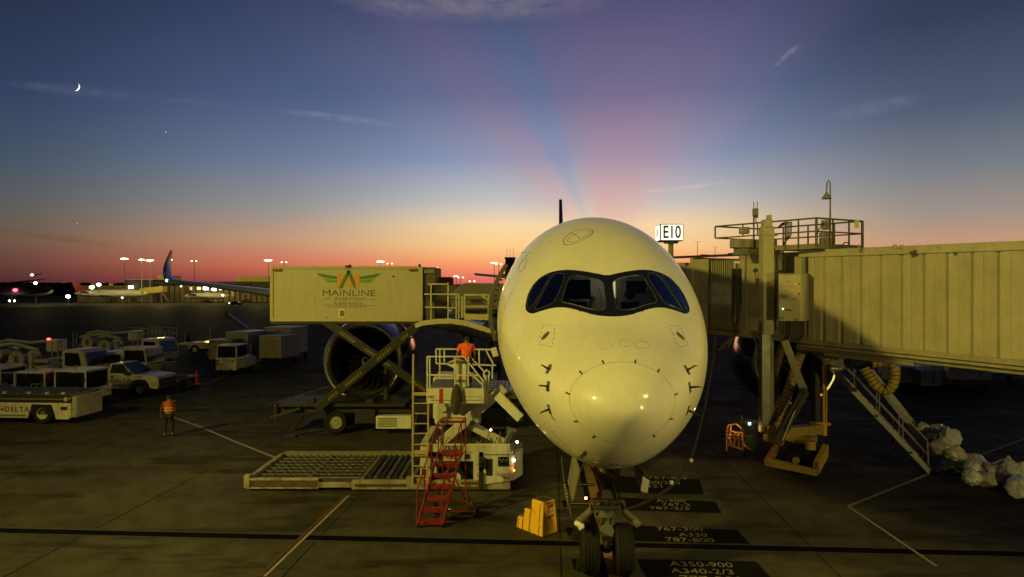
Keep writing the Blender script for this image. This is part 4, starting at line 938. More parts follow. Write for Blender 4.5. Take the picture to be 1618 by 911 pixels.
rails([((675,563),(675,630)),((679,563),(679,615)),((675,563),(733,563)),((676,592),(757,593)),((719,563),(719,612)),((733,563),(763,601)),((763,600),(763,630)),((740,563),(740,610)),((741,587),(763,608))], Dp+.03, .045, white)
rails([((689,551),(783,552)),((689,574),(784,577)),((695,551),(695,596)),((702,551),(702,572)),((757,552),(757,575)),((768,553),(780,576)),((778,577),(778,598)),((689,551),(689,574)),((743,563),(765,587))], Dp+2.6, .05, white)
mb = MB(); mb.tube([W(766,600,Dp+.1), W(764,590,Dp+.1), W(769,584,Dp+.1), W(774,588,Dp+.1), W(772,597,Dp+.1)], .03, 8); mb.bar(W(767,592,Dp+.12), W(767,636,Dp+.12), .07); mb.bar(W(772,592,Dp+.15), W(770,636,Dp+.15), .05); mb.build('rail_hinge', white, ld, True, smooth=True)
Dc = Dp+.35
mb = MB(); mb.prism([W(719,612,Dc), W(736,612,Dc), W(737,574,Dc), W(722,567,Dc), W(704,575,Dc), W(717,582,Dc)], (0,.45,0)); cs = mb.build('control_console', white, ld, True, bevel=.02)
mb = MB(); a = W(716,566.5,Dc-.02); b = W(738,573.5,Dc-.02); mb.prism([a, b, b+Vector((0,0,-.05)), a+Vector((0,0,-.05))], (0,.5,0)); mb.build('console_top', mat('console_brown', (.28,.11,.04), .5), cs, True)
mb = MB(); mb.bar(W(726,574,Dc-.02), W(727,611,Dc-.02), .07, .02); mb.build('console_shadow_gap', olive, cs, True)
# front side-guide beam with lens
mb = MB(); A = W(786,624,Df-.1); B = W(823,661,Df-.35); mb.bar(A, B, .10, .30); gdm = mb.build('guide_beam', white, ld, True, bevel=.02)
mb = MB(); mb.cyl(B, B+Vector((.05,-.04,-.05)), .06, .045); mb.build('guide_beam_lamp', dark, gdm, True)
mb = MB(); mb.bar(W(800,700,Df+.3), W(812,678,Df+.3), .14, .10); mb.bar(W(795,703,Df+.2), W(806,680,Df+.2), .08, .06); mb.bar(W(806,678,Df+.2),W(816,680,Df+.2),.1,.1); mb.build('stop_bracket', olive, ld, True, bevel=.01)
mb = MB(); mb.cyl(W(774,678,Df+.2), W(777,681,Df+.1), .05); mb.build('underdeck_lamp', dark, ld, True)
mb = MB(); mb.sph(W(775.5,679,Df+.05), .03); mb.build('underdeck_lamp_lens', lamp_w, ld, True)
# access ladder
ladp = mat('ladder_yellow', (.50,.40,.14), .5, noise=.3, nscale=8)
mb = MB(); Dl = 20.86
mb.bar(W(653,559,Dl), W(652,762,Dl), .055); mb.bar(W(677,622,Dl), W(676,762,Dl), .055)
for y in (637,653,669,684.5,702,720,736,752): mb.bar(W(653,y,Dl), W(677,y,Dl), .035)
mb.bar(W(653,622,Dl), W(676,622,Dl), .05, .10); mb.b2(X(654,Dl), X(675,Dl), Dl-.01, Dl+.03, 1.17, 1.30); mb.build('access_ladder', ladp, ld, True, bevel=.006)
# jacket hung over the rail
mb = MB(); n = 14; rr = random.Random(3)
for (pts, dd) in (([(719,604),(713,618),(711,636),(713,653),(720,657),(726,655),(727,640),(731,628),(729,614),(723,604)], 0),):
    P = [W(x, y, Dp-.06) for x, y in pts]; c = sum(P, Vector())/len(P)
    fr = [p+Vector((0,-.05-.04*math.sin(i*2.3),0)) for i, p in enumerate(P)]
    mb.add(P+fr+[c+Vector((0,-.13,0)), c], [(i, (i+1) % 10, 10+(i+1) % 10, 10+i) for i in range(10)]+[(10+i, 10+(i+1) % 10, 20) for i in range(10)]+[((i+1) % 10, i, 21) for i in range(10)])
jk = mb.build('hanging_jacket', mat('jacket_cloth', (.06,.055,.035), .9, noise=.4, nscale=9, bump=.8, bscale=7), None, smooth=True, bevel=0); sb = jk.modifiers.new('s', 'SUBSURF'); sb.levels = 1; sb.render_levels = 2
tag(jk, 'dark jacket hung over the front rail of the loader platform', 'jacket')

# ---------------------------------------------------------------- mobile red steps
st = thing('mobile_steps', 'red wheeled maintenance steps with tall handrails standing in front of the cargo loader', 'mobile steps', (-2.2, 17.8, 0), 0)
Dn, Dfar = 17.75, 19.25
def S(u, k, z):   # u across 0..1, k 0..1 along the climb
    x0_ = X(660,Dn)+k*((692-CX)/F*19.1-X(660,Dn)); w = .66-.0*k
    return Vector((x0_+u*w, Dn+k*1.45, z))
def strip_(name, segs, r=.018, par=st, m=red):
    mb = MB()
    for a, b in segs: mb.tube([a, b], r, 8)
    return mb.build(name, m, par, True, smooth=True)
zt_s = 1.60
for i in range(7):
    k = i/6; z = .16+k*(zt_s-.16); mb = MB(); a = S(.04,k,z); b = S(.96,k,z); mb.b2(a.x, b.x, a.y, a.y+.24+.28*(i == 6), z-.03, z); mb.b2(a.x, b.x, a.y-.012, a.y+.012, z-.085, z); mb.build('step', red, st, True, bevel=.004)
for u in (0, 1):
    mb = MB(); a = S(u,-.02,.06); b = S(u,1.0,zt_s+.05); mb.bar(a, b, .035, .10); mb.build('side_stringer', red, st, True, bevel=.005)
    strip_('handrail', [(S(u,-.04,.15)+Vector((0,-.1,0)), S(u,-.0,1.02)+Vector((0,-.12,0))), (S(u,0,1.02)+Vector((0,-.12,0)), S(u,1.0,2.52)), (S(u,1.0,2.52), S(u,1.25,2.55)), (S(u,1.25,2.55), S(u,1.25,.12)), (S(u,.32,.65), S(u,.3,1.42)), (S(u,.68,1.15), S(u,.66,1.98)), (S(u,1.0,1.6), S(u,1.0,2.52)), (S(u,.86,1.4), S(u,1.25,1.9)), (S(u,.72,.95), S(u,1.2,.2)), (S(u,1.25,.14), S(u,0,.14))])
strip_('cross_brace', [(S(0,1.25,.14), S(1,1.25,.14)), (S(0,1.25,2.55), S(1,1.25,2.55)), (S(0,1.25,.9), S(1,1.25,.3)), (S(0,1.25,.9), S(1,1.25,1.6)), (S(1,1.25,.14), Vector((X(750,18.6),18.6,.16))), (S(1,1.25,.5), Vector((X(750,18.6),18.6,.16))), (S(0,.6,.12), Vector((X(750,18.6),18.6,.16)))])
mb = MB(); a = S(0,1.12,2.5); b = S(1,1.12,2.5); mb.b2(a.x-.03, b.x+.05, a.y, a.y+.10, 2.44, 2.50); mb.build('top_bar', red, st, True, bevel=.01)
si = ROOTM[st.name].inverted()
wheel(st, si @ Vector((X(752,18.55), 18.55, .15)), (1,-.2,0), .15, .09, dark); wheel(st, si @ Vector((X(687,18.9), 18.9, .15)), (1,-.2,0), .15, .09, dark)
for u in (0.02, 1): wheel(st, si @ (S(u,0,.07)), (1,.3,0), .07, .04, dark, 'castor_wheel')
strip_('wheel_axle', [(Vector((X(690,18.9),18.9,.15)), Vector((X(752,18.55),18.55,.15)))], .014, m=steel)

# ---------------------------------------------------------------- yellow chock step block
P0, P1, P2 = G(815.5,833), G(857,849), G(881.5,840)
cb_ = thing('step_block', 'yellow three-tier plastic step block with red E5 label on its end face', 'step block', tuple(P1))
ud = (P0-P1); ul = ud.length; ud.normalize(); vd = (P2-P1); vl = vd.length; vd.normalize()
def tier(u0, u1, h, ins):
    mb = MB(); b = [P1+ud*u0, P1+ud*u1, P1+ud*u1+vd*vl, P1+ud*u0+vd*vl]; k = ins
    t = [P1+ud*(u0+(k*.5 if u0 == 0 else 0))+vd*k, P1+ud*(u1-(k*.4))+vd*k, P1+ud*(u1-(k*.4))+vd*(vl-k), P1+ud*(u0+(k*.5 if u0 == 0 else 0))+vd*(vl-k)]
    t = [p+Vector((0,0,h)) for p in t]; mb.add(b+t, [(0,1,2,3)[::-1],(4,5,6,7),(0,1,5,4),(1,2,6,5),(2,3,7,6),(3,0,4,7)]); return mb
for u0, u1, h, i_, nm in ((0,.50*ul,.86,.075,'tall_tier'),(.50*ul+.004,.76*ul,.56,.055,'middle_tier'),(.76*ul+.004,ul,.30,.035,'low_tier')):
    o_ = tier(u0, u1, h, i_).build(nm, yel, cb_, True, bevel=.025, seg=3)
    mb = MB(); a = P1+ud*(u0+.06)+vd*.12+Vector((0,0,h)); mb.prism([a, P1+ud*(u1-.07)+vd*.12+Vector((0,0,h)), P1+ud*(u1-.07)+vd*(vl-.12)+Vector((0,0,h)), P1+ud*(u0+.06)+vd*(vl-.12)+Vector((0,0,h))], (0,0,.006)); mb.build('grip_tread', mat('grip_dark', (.05,.035,.02), .9, noise=.5, nscale=12), o_, True)
tl = [o for o in cb_.children if o.name.startswith('tall')][0]
def endface(u, z): # on end face P1-P2, leaning inwards
    k = z/.86*.075; return P1+vd*(u*(vl-2*k)+k)+ud*(k*.5)+Vector((0,0,z))
nf = (vd.cross(Vector((0,0,1)))).normalized(); nf = nf if nf.y < 0 else -nf
mb = MB(); mb.prism([endface(.38,.40), endface(.80,.44), endface(.80,.76), endface(.38,.74)], nf*.01); mb.build('end_label', txt_r, tl, True)
c = endface(.59,.58)+nf*.014; Rm = Matrix((Vector((0,0,-1)), vd*1.0, -Vector((0,0,-1)).cross(vd)*-1)).transposed()
text('E5', .21, white, tl, c, Matrix((Vector((0,0,-1)), vd, Vector((0,0,-1)).cross(vd))).transposed(), 'label_lettering', .001, .006, 1, True)
mb = MB()
for u in (.14*ul, .50*ul, .76*ul, .93*ul):
    h = .80 if u < .5*ul else (.5 if u < .76*ul-.01 else .26); k = h/.86*.075; mb.bar(P1+ud*u+Vector((0,0,.02))-vd*.002, P1+ud*(u)+vd*(k-.004)+Vector((0,0,h)), .014, .01)
mb.build('moulding_groove', mat('groove_dark', (.14,.07,.01), .8), cb_, True)

# ---------------------------------------------------------------- people
def skinned(name, verts, edges, radii, m, parent, sub=2):
    me = bpy.data.meshes.new(name); me.from_pydata(verts, edges, []); me.materials.append(m)
    o = bpy.data.objects.new(name, me); C.objects.link(o); o.parent = parent; ROOTM[o.name] = ROOTM[parent.name]
    sk = o.modifiers.new('skin', 'SKIN'); sk.use_smooth_shade = True
    if not me.skin_vertices: pass
    lay = me.skin_vertices[0] if me.skin_vertices else None
    if lay is None:
        bpy.context.view_layer.objects.active = o; lay = me.skin_vertices[0]
    for i, r in enumerate(radii): lay.data[i].radius = (r, r) if isinstance(r, float) else r
    lay.data[0].use_root = True
    s = o.modifiers.new('sub', 'SUBSURF'); s.levels = s.render_levels = sub
    dg = bpy.context.evaluated_depsgraph_get(); nm = bpy.data.meshes.new_from_object(o.evaluated_get(dg)); o.modifiers.clear(); o.data = nm
    return o
def person(label, loc, rz, pose, top, vest=None, hs=1.0, group=None):
    p = thing('person', label, 'person', loc, rz, group)
    # faces -Y locally; body: pelvis, spine, neck, head, legs, arms
    J = dict(pel=(0,0,.95), sp=(0,.0,1.12), ch=(0,.01,1.32), up=(0,.01,1.45), nk=(0,-.005,1.53), hd=(0,-.02,1.63), ht=(0,-.02,1.70))
    for s, k in ((-1,'l'),(1,'r')):
        J['hp'+k] = (s*.10,0,.90); J['kn'+k] = (s*.115,-.02,.50); J['an'+k] = (s*.12,.03,.10); J['to'+k] = (s*.14,-.14,.04); J['he'+k] = (s*.12,.05,.05)
        J['sh'+k] = (s*.19,.01,1.42); J['el'+k] = (s*.26,.03,1.14); J['wr'+k] = (s*.27,-.05,.90); J['ha'+k] = (s*.27,-.08,.80)
    J.update(pose)
    Rr = dict(pel=(.155,.115), sp=(.14,.105), ch=(.165,.115), up=(.13,.095), nk=(.055,.055), hd=(.078,.092), ht=(.07,.08))
    for k in 'lr': Rr.update({'hp'+k:(.095,.095),'kn'+k:(.062,.062),'an'+k:(.045,.045),'to'+k:(.045,.035),'he'+k:(.045,.04),'sh'+k:(.07,.07),'el'+k:(.046,.046),'wr'+k:(.033,.033),'ha'+k:(.034,.022)})
    names = list(J); E = [('pel','sp'),('sp','ch'),('ch','up'),('up','nk'),('nk','hd'),('hd','ht')]
    for k in 'lr': E += [('pel','hp'+k),('hp'+k,'kn'+k),('kn'+k,'an'+k),('an'+k,'he'+k),('an'+k,'to'+k),('up','sh'+k),('sh'+k,'el'+k),('el'+k,'wr'+k),('wr'+k,'ha'+k)]
    b = skinned('body', [J[n] for n in names], [(names.index(a), names.index(c)) for a, c in E], [Rr[n] for n in names], skin_m, p)
    # clothing shells: same joints, slightly larger
    def shell(nm, js, es, m, gr):
        return skinned(nm, [J[j] if isinstance(j, str) else j for j in js], es, [tuple(x+gr for x in (Rr[j] if isinstance(j, str) else (.09,.09))) for j in js], m, p)
    mid = lambda a, c, t: tuple(J[a][i]+(J[c][i]-J[a][i])*t for i in range(3))
    for k in 'lr': J['cf'+k] = mid('kn'+k, 'an'+k, .93); Rr['cf'+k] = (.052,.052); J['sl'+k] = mid('sh'+k, 'el'+k, .75); Rr['sl'+k] = (.055,.055)
    shell('trousers', ['pel','hpl','knl','cfl','hpr','knr','cfr'], [(0,1),(1,2),(2,3),(0,4),(4,5),(5,6)], navy, .018)
    if top[1] == 'short': js = ['ch','sp','pel','up','shl','sll','shr','slr']; es = [(0,1),(1,2),(0,3),(3,4),(4,5),(3,6),(6,7)]
    else: js = ['ch','sp','pel','up','shl','ell','wrl','shr','elr','wrr']; es = [(0,1),(1,2),(0,3),(3,4),(4,5),(5,6),(3,7),(7,8),(8,9)]
    shell('shirt', js, es, top[0], .022)
    if vest: shell('safety_vest', ['ch','sp','pel','up'], [(0,1),(1,2),(0,3)], vest, .045)
    if vest:
        for z in (1.12, 1.24): mb = MB(); mb.lathe([(1.0,-.018),(1.0,.018)], (0,0,0), (0,0,1), 24); mb.xform(Matrix.Translation((0,.005,z)) @ Matrix.Diagonal((.215,.165,1,1))); mb.build('reflective_band', mat('reflective_tape', (.5,.5,.35), .4), p, smooth=True)
    for k in 'lr': shell('shoe', ['an'+k,'he'+k,'to'+k], [(0,1),(0,2)], black, .012)
    mb = MB(); h = Vector(J['hd']); mb.sph(h+Vector((0,.012,.055)), (.088,.105,.085), 16, 10); mb.build('hair' if hs else 'cap', black, p, smooth='all')
    mb = MB(); mb.sph(h+Vector((0,-.10,.0)), (.014,.02,.02), 8, 6); mb.build('nose', skin_m, b, smooth='all')
    for s, k in ((-1,'l'),(1,'r')):
        mb = MB(); mb.sph(h+Vector((s*.084,.005,.01)), (.012,.02,.03), 8, 6); mb.build('ear', skin_m, b, smooth='all')
        hv = Vector(J['ha'+k]); wv = Vector(J['wr'+k]); d = (hv-wv).normalized(); sd = d.cross(Vector((s,0,0))).normalized()
        fb_ = MB()
        for f in range(4):
            a0 = hv+sd*(f-1.5)*.020+d*.02; ln = (.065,.078,.072,.055)[f]; fb_.tube([a0, a0+d*ln*.55+Vector((-s*.006,0,0)), a0+d*ln+Vector((-s*.02,0,0))], [.010,.009,.007], 6)
        a0 = (hv+wv)/2-sd*.03; fb_.tube([a0, a0-sd*.03+d*.03, a0-sd*.035+d*.06], [.012,.010,.008], 6); fb_.build('hand', skin_m, b, smooth=True)
    return p
# ramp worker walking away on the left
person('person in orange safety vest and dark trousers standing alone on the open apron', (G(267,689).x, G(267,689).y, 0), R(188),
       dict(knl=(-.13,-.04,.5), anl=(-.15,.02,.10), her=(.17,.07,.05), anr=(.17,.05,.10), tor=(.20,-.10,.04), knr=(.14,-.0,.5), elr=(.29,.05,1.16), wrr=(.31,-.02,.93), har=(.31,-.04,.84)),
       (mat('maroon_sleeve', (.10,.02,.015), .8), 'long'), vestm)
# loader operator leaning over the rear rail
person('person in orange shirt leaning at the console on the raised loader platform', (X(737,21.95), 21.95, 3.075), R(182),
       dict(sp=(0,.02,1.10), ch=(.0,-.05,1.28), up=(.0,-.10,1.41), nk=(0.0,-.14,1.47), hd=(.0,-.19,1.55), ht=(.0,-.20,1.61), shl=(-.19,-.09,1.38), shr=(.19,-.09,1.38), ell=(-.27,-.02,1.12), elr=(.30,.02,1.12), wrr=(.30,.16,.96), har=(.28,.22,.92), wrl=(-.26,-.10,.92), hal=(-.25,-.14,.86)),
       (orange, 'short'))
person('tiny dark figure of a worker beside the white belt loader across the ramp', (G(298,553).x, G(298,553).y, 0), R(90), {}, (navy, 'long'))
# traffic cone
cone = thing('traffic_cone', 'tall slim red-orange traffic cone standing alone on the apron', 'cone', tuple(G(310.5,607)))
mb = MB(); mb.lathe([(.17,.03),(.15,.06),(.13,.3),(.085,.62),(.05,.88),(.035,.90),(.001,.90)], (0,0,0), (0,0,1), 24); mb.build('cone_body', mat('cone_red', (.75,.05,.03), .5), cone, smooth=True)
mb = MB(); mb.b2(-.2,.2,-.2,.2,0,.035); mb.build('cone_base', mat('cone_red', (.75,.05,.03), .5), cone, bevel=.01)
# wheel chocks by the nose gear
for i, (px, py) in enumerate(((920,893),(912,845))):
    p = G(px, py+5); c = thing('wheel_chock', ('black rubber chock nearer the camera, left of the nose tyres','black rubber chock lying left of the nose gear, farther back')[i], 'chock', tuple(p)); mb = MB()
    mb.prism([(-.14,-.16,0),(.14,-.16,0),(.10,-.16,.17),(-.10,-.16,.17)], (0,.32,0)); mb.build('rubber_block', rubber, c, bevel=.02); mb = MB(); mb.tube([(.1,0,.1),(.28,.03,.05),(.45,0,.02)], .012, 6); mb.build('pull_rope', dark, c, smooth=True)
# hanging cable with white plug to the left of the gear
cb2 = thing('ground_power_cable', 'black and yellow ground power cable hanging under the nose with a white plug', 'cable', tuple(G(905,840)))
D_ = 14.9; mb = MB(); mb.tube([W(888,722,15.5), W(890,745,15.3), W(892,765,15.1), W(898,785,15), W(901,808,14.9), W(905,818,14.8), W(911,827,14.6)], .028, 8); mb.build('cable_run', black, cb2, True, smooth=True)
mb = MB()
for k in range(9): y = 765+k*4.5; mb.cyl(W(892+k*.9,y,15.0), W(893+k*.9,y+2,15.0), .034, n=8)
mb.build('cable_bands', mat('dull_yellow_tape', (.30,.22,.05), .6), cb2, True)
mb = MB(); mb.cyl(W(910,826,14.6), W(921,831,14.45), .06, .05); mb.cyl(W(921,831,14.45), W(915,834,14.4), .05); mb.build('plug', white, cb2, True, smooth=True)
# bridge power cable sweeping to the nose gear
cb3 = thing('bridge_power_cable', 'long black power cable draped from the jet bridge to the nose gear', 'cable', tuple(G(1040,800)))
pts = [(1130,530,23.5),(1128,560,23),(1121,600,22),(1114,640,21),(1106,675,20),(1098,705,19),(1090,730,18.2),(1075,755,17.4),(1055,773,16.8),(1030,788,16.2),(1005,800,15.6),(985,806,15.2),(972,800,15.0)]
mb = MB(); mb.tube([W(*p) for p in pts], .035, 8); mb.build('cable_run', black, cb3, True, smooth=True)
for px, py, D in ((1092,727,18.2),(1061,762,16.9)): 
    mb = MB(); mb.box(W(px,py,D), (.10,.06,.10)); mb.build('cable_tie', white, cb3, True, bevel=.02)
# small box mounted on a bracket beside the hull
mb = MB(); mb.prism([W(775,551,19.6), W(784,547.5,19.6), W(788,562,19.6), W(779,564.5,19.6)], (0,.12,0)); bx = mb.build('remote_pendant', white, ld, True, bevel=.02)
# ---------------------------------------------------------------- passenger boarding bridge
br = thing('jet_bridge', 'cream ribbed passenger boarding bridge on a wheeled lift column, right of the airliner', 'jet bridge', (9.6, 22.6, 0))
bi = ROOTM[br.name].inverted()
e = Vector((-.51,.86,0)).normalized(); n_in = Vector((.86,.51,0)).normalized(); A0 = Vector((9.8,22.1,0))
def BP(t, d, z): return A0+e*t+n_in*d+Vector((0,0,z))
zb = lambda t: 4.60+.022*t
zt = lambda t: 7.50+.012*t
def bbox(mb, t0, t1, d0, d1, z0, z1, rel=True):
    f = [(t0,d0),(t1,d0),(t1,d1),(t0,d1)]
    lo = [BP(t,d,z0+(zb(t) if rel == True else (zt(t) if rel == 'top' else 0))) for t, d in f]; hi = [BP(t,d,z1+(zb(t) if rel == True else (zt(t) if rel == 'top' else 0))) for t, d in f]
    mb.add(lo+hi, [(3,2,1,0),(4,5,6,7),(0,1,5,4),(1,2,6,5),(2,3,7,6),(3,0,4,7)])
def wallribs(t0, t1, per, flat_, dep, d0, ztop_in=.06):
    pr = []; t = t0; sl = .03
    while t < t1:
        pr += [(t, d0), (t+flat_*.5, d0+.016), (t+flat_*.5+.006, d0+.002), (t+flat_, d0+.002), (t+flat_+.03, d0+dep), (t+per-.13, d0+dep)]; t += per
    pr = [p for p in pr if p[0] <= t1]+[(t1, d0)]
    mb = MB(); k = len(pr)
    mb.add([BP(t, d, zb(t)+.05) for t, d in pr]+[BP(t, d, zt(t)-ztop_in) for t, d in pr], [(i, i+1, k+i+1, k+i) for i in range(k-1)]); return mb
wallribs(-19, .35, .62, .44, .085, 0).build('ribbed_wall', cream, br, True)
mb = MB(); bbox(mb, -19, .35, .12, 2.9, .02, 2.80); mb.build('tunnel_body', cream2, br, True)
mb = MB(); bbox(mb, -19, .37, -.06, 2.96, -.14, .10, 'top'); mb.build('roof_edge', cream, br, True, bevel=.02)
mb = MB(); bbox(mb, -19, .37, -.05, .14, -.10, .05); bbox(mb, -19, .37, -.13, .14, -.20, -.12); mb.build('bottom_sill', cream2, br, True, bevel=.01)
mb = MB(); bbox(mb, -19, .6, .1, .5, -.34, -.2); bbox(mb, -19, .6, 2.4, 2.8, -.34, -.2); bbox(mb, -3.4, -.6, -.1, .0, -.42, -.30); mb.build('floor_beam', olive, br, True, bevel=.01)
mb = MB(); bbox(mb, .10, .22, -.10, .02, .1, 2.78); bbox(mb, 1.02,1.10,.08,.14,.1,2.7); mb.build('corner_post', olive, br, True, bevel=.01)
mb = MB(); bbox(mb, .35, 3.0, .15, 2.7, .05, 2.80); sm_ = mb.build('inner_tunnel', cream, br, True, bevel=.02)
mb = MB(); bbox(mb, .35, 3.0, .10, 2.75, -.1, .06, 'top'); bbox(mb, .35, 7.2, .12, 2.7, -.12, .06); mb.build('inner_roof_trim', cream2, br, True, bevel=.01)
mb = MB()
for k in range(13):
    t = 3.03+k*.105; bbox(mb, t, t+.05, .12, .24, .1, 2.72)
bel = mb.build('bellows_slats', cream, br, True)
mb = MB(); bbox(mb, 3.0, 4.4, .30, 2.6, .05, 2.75); mb.build('bellows_core', dark, br, True)
bw = mat('lit_bridge_window', (.7,.68,.5), .4, emit=(1,.92,.62), es=.55)
for z0 in (1.05, 1.50):
    mb = MB(); bbox(mb, 3.25, 4.35, .262, .29, z0, z0+.34); mb.build('lit_window', bw, br, True)
mb = MB(); bbox(mb, 4.4, 5.2, .0, 2.8, -.1, 2.78); bbox(mb, 5.3, 7.3, .1, 2.7, .0, 2.66); bbox(mb, 5.18, 5.32, -.02, 2.8, -.05, 2.86); mb.build('cab_section', cream, br, True, bevel=.03)
mb = MB(); bbox(mb, 2.9, 7.0, .3, .8, .03, .10, 'top'); bbox(mb, 3.0,5.0,.15,.5,.02,.08,'top'); bbox(mb, 3.4,3.6,.2,.5,.05,.13,'top'); bbox(mb,4.8,5.0,.2,.5,.05,.12,'top'); mb.build('roof_conduit', dark, br, True)
mb = MB(); c0 = W(1164,414,23.6); mb.box(c0, (.22,.12,.10)); 
for dx in (-.08,.08): mb.tube([c0+Vector((dx*1.2,-.05,0)), c0+Vector((dx*1.2,-.06,-.25))], .018, 6)
mb.build('cable_hanger', alu, br, True, bevel=.01)
mb = MB()
for k, (x0_, x1_, yb) in enumerate(((1157,1165,522),(1159,1168,516),(1161,1171,526),(1158,1162,512),(1166,1170,519))):
    D = 23.45-.04*k; mb.tube([W(x0_,424,D), W(x0_-.5,450,D), W(x0_-1,yb-18,D), W((x0_+x1_)/2-1,yb,D), W(x1_,yb-16,D), W(x1_+.5,455,D), W(x1_,424,D)], .022, 8)
mb.build('hanging_power_cables', black, br, True, smooth=True)
mb = MB(); mb.tube([W(1178.5,398,23.4), W(1178,470,23.4), W(1177,522,23.4)], .035, 8); mb.tube([W(1180,404,23.3),W(1186,401,23.3),W(1193,399,23.3),W(1196,392,23.3)], .02, 6); mb.build('conduit_pipe', olive, br, True, smooth=True)
# service lines looping beneath
mb = MB()
for k in range(4): mb.tube([W(1163+2*k,520,23.4), W(1158-8*k,545+3*k,23.2), W(1140-9*k,556-2*k,23.6), W(1120-6*k,548,24.5)], .03, 6)
for k in range(3): mb.tube([W(1186+k*4,522,22.9), W(1194+6*k,545,22.8), W(1206+4*k,562+5*k,22.7)], .025, 6)
mb.build('service_lines', black, br, True, smooth=True)
# lift columns
mb = MB(); Dc = 22.5; mb.b2(W(1206,0,Dc).x, W(1224,0,Dc).x, Dc, Dc+.42, W(0,528,Dc).z, W(0,357,Dc).z); mb.b2(W(1208,0,Dc).x, W(1221,0,Dc).x, Dc, Dc+.35, W(0,360,Dc).z, W(0,346,Dc).z); mb.b2(W(1214,0,Dc).x, W(1220,0,Dc).x, Dc, Dc+.2, W(0,346,Dc).z, W(0,339,Dc).z); mb.b2(W(1205,0,Dc).x, W(1229,0,Dc).x, Dc-.02, Dc+.45, W(0,372,Dc).z, W(0,368,Dc).z); mb.build('lift_column', cream, br, True, bevel=.02)
mb = MB(); mb.b2(W(1205,0,Dc).x-.01, W(1219,0,Dc).x, Dc+.05, Dc+.37, 1.45, 5.2); mb.build('lift_column_inner', colst, br, True, bevel=.02)
mb = MB(); mb.b2(W(1219.5,0,Dc).x, W(1225,0,Dc).x, Dc+.1, Dc+.4, 1.45, 5.1); mb.b2(W(1224,0,Dc).x, W(1230,0,Dc).x, Dc+.1, Dc+.5, 4.9, 8.0); mb.b2(W(1230,0,Dc).x, W(1235,0,Dc).x, Dc-.05, Dc+.2, 6.95, 7.75); mb.build('column_shield', olive, br, True, bevel=.01)
Dd = 24.2; mb = MB(); mb.b2(W(1288,0,Dd).x, W(1297,0,Dd).x, Dd, Dd+.35, 1.3, 4.8); mb.build('lift_column_inner', dark, br, True, bevel=.02)
mb = MB(); mb.b2(W(1299,0,Dd).x, W(1301.5,0,Dd).x, Dd-.1, Dd, 1.5, 4.8); mb.b2(W(1303,0,Dd).x, W(1305,0,Dd).x, Dd-.1, Dd, 1.5, 4.8); mb.b2(W(1284,0,Dd).x, W(1310,0,Dd).x, Dd-.15, Dd+.2, 1.42, 1.52); mb.b2(W(1298,0,Dd).x, W(1304,0,Dd).x, Dd-.15, Dd+.1, 1.05, 1.42); mb.build('column_guide', yel, br, True, bevel=.008)
byel = mat('dull_yellow_paint', (.46,.33,.06), .5, noise=.45, nscale=5, dirt=(.16,.12,.05))
mb = MB(); mb.bar(W(1222,686,22.6), W(1294,677,23.9), .34, .36); mb.box(W(1216,684,22.6), (.3,.4,.55)); cbm = mb.build('cross_beam', byel, br, True, bevel=.02)
mb = MB(); mb.bar(W(1239,537,22.2), W(1270,616,22.0), .12, .24); mb.build('support_link', cream2, br, True, bevel=.02)
mb = MB(); mb.bar(W(1272,617,22.0), W(1226,700,21.9), .14, .30); mb.bar(W(1272,617,21.9), W(1241,676,21.8), .05); mb.cyl(W(1271,617,21.8), W(1271,617,22.3), .10); mb.build('support_link', black, br, True, bevel=.015)
mb = MB(); mb.bar(W(1256,648,21.8), W(1236,696,21.75), .035, .02); mb.build('link_edge_strip', white, br, True)
# wheel bogie
bg_ = mb = MB()
F0, F1 = Vector((8.70,23.15,0)), Vector((9.90,21.85,0)); fd = (F1-F0).normalized(); fn = Vector((-fd.y, fd.x, 0)); fn = fn if fn.y > 0 else -fn; fl_ = (F1-F0).length
def BG(u, d, z): return F0+fd*(u*fl_)+fn*d+Vector((0,0,z))
mb = MB(); mb.prism([BG(0,0,.22),BG(1,0,.22),BG(1,0,.42),BG(0,0,.50)], fn*.16); mb.build('bogie_bumper', byel, br, True, bevel=.015)
mb = MB(); mb.prism([BG(-.02,.12,.24),BG(.10,.12,.24),BG(.16,1.1,1.0),BG(.04,1.1,1.0)], (0,0,.22)); mb.build('bogie_arm', mat('rusty_bumper', (.36,.17,.05), .6, noise=.4), br, True, bevel=.015)
mb = MB(); a = [BG(.92,.08,.24),BG(1.03,.08,.24),BG(1.06,.75,.75),BG(.95,.75,.75)]; mb.prism(a, (0,0,.40)); ba = mb.build('bogie_arm', byel, br, True, bevel=.015)
mb = MB()
for k in range(4): z = .34+k*.09; mb.bar(BG(.97,.045,z)+Vector((0,0,.06)), BG(1.045,.06,z-.06), .03, .012)
mb.build('warning_stripes', black, ba, True)
for d in (.55, 1.35): wheel(br, bi @ (BG(.52,d,.5)), -fn, .52, .32, dark, 'bogie_wheel')
mb = MB(); c = BG(.52,.35,.5); mb.cyl(c, c+fn*.1, .10, .12); mb.cyl(c+fn*.1, c+fn*1.3, .07); mb.box(BG(.5,.95,1.15), (.8,.6,.2), math.atan2(fd.y,fd.x)); mb.cyl(BG(.78,.5,.95), BG(.78,.5,1.22), .17); mb.cyl(BG(.2,.3,1.1), BG(.28,.3,1.1), .16); mb.build('drive_hub', byel, br, True, smooth=True)
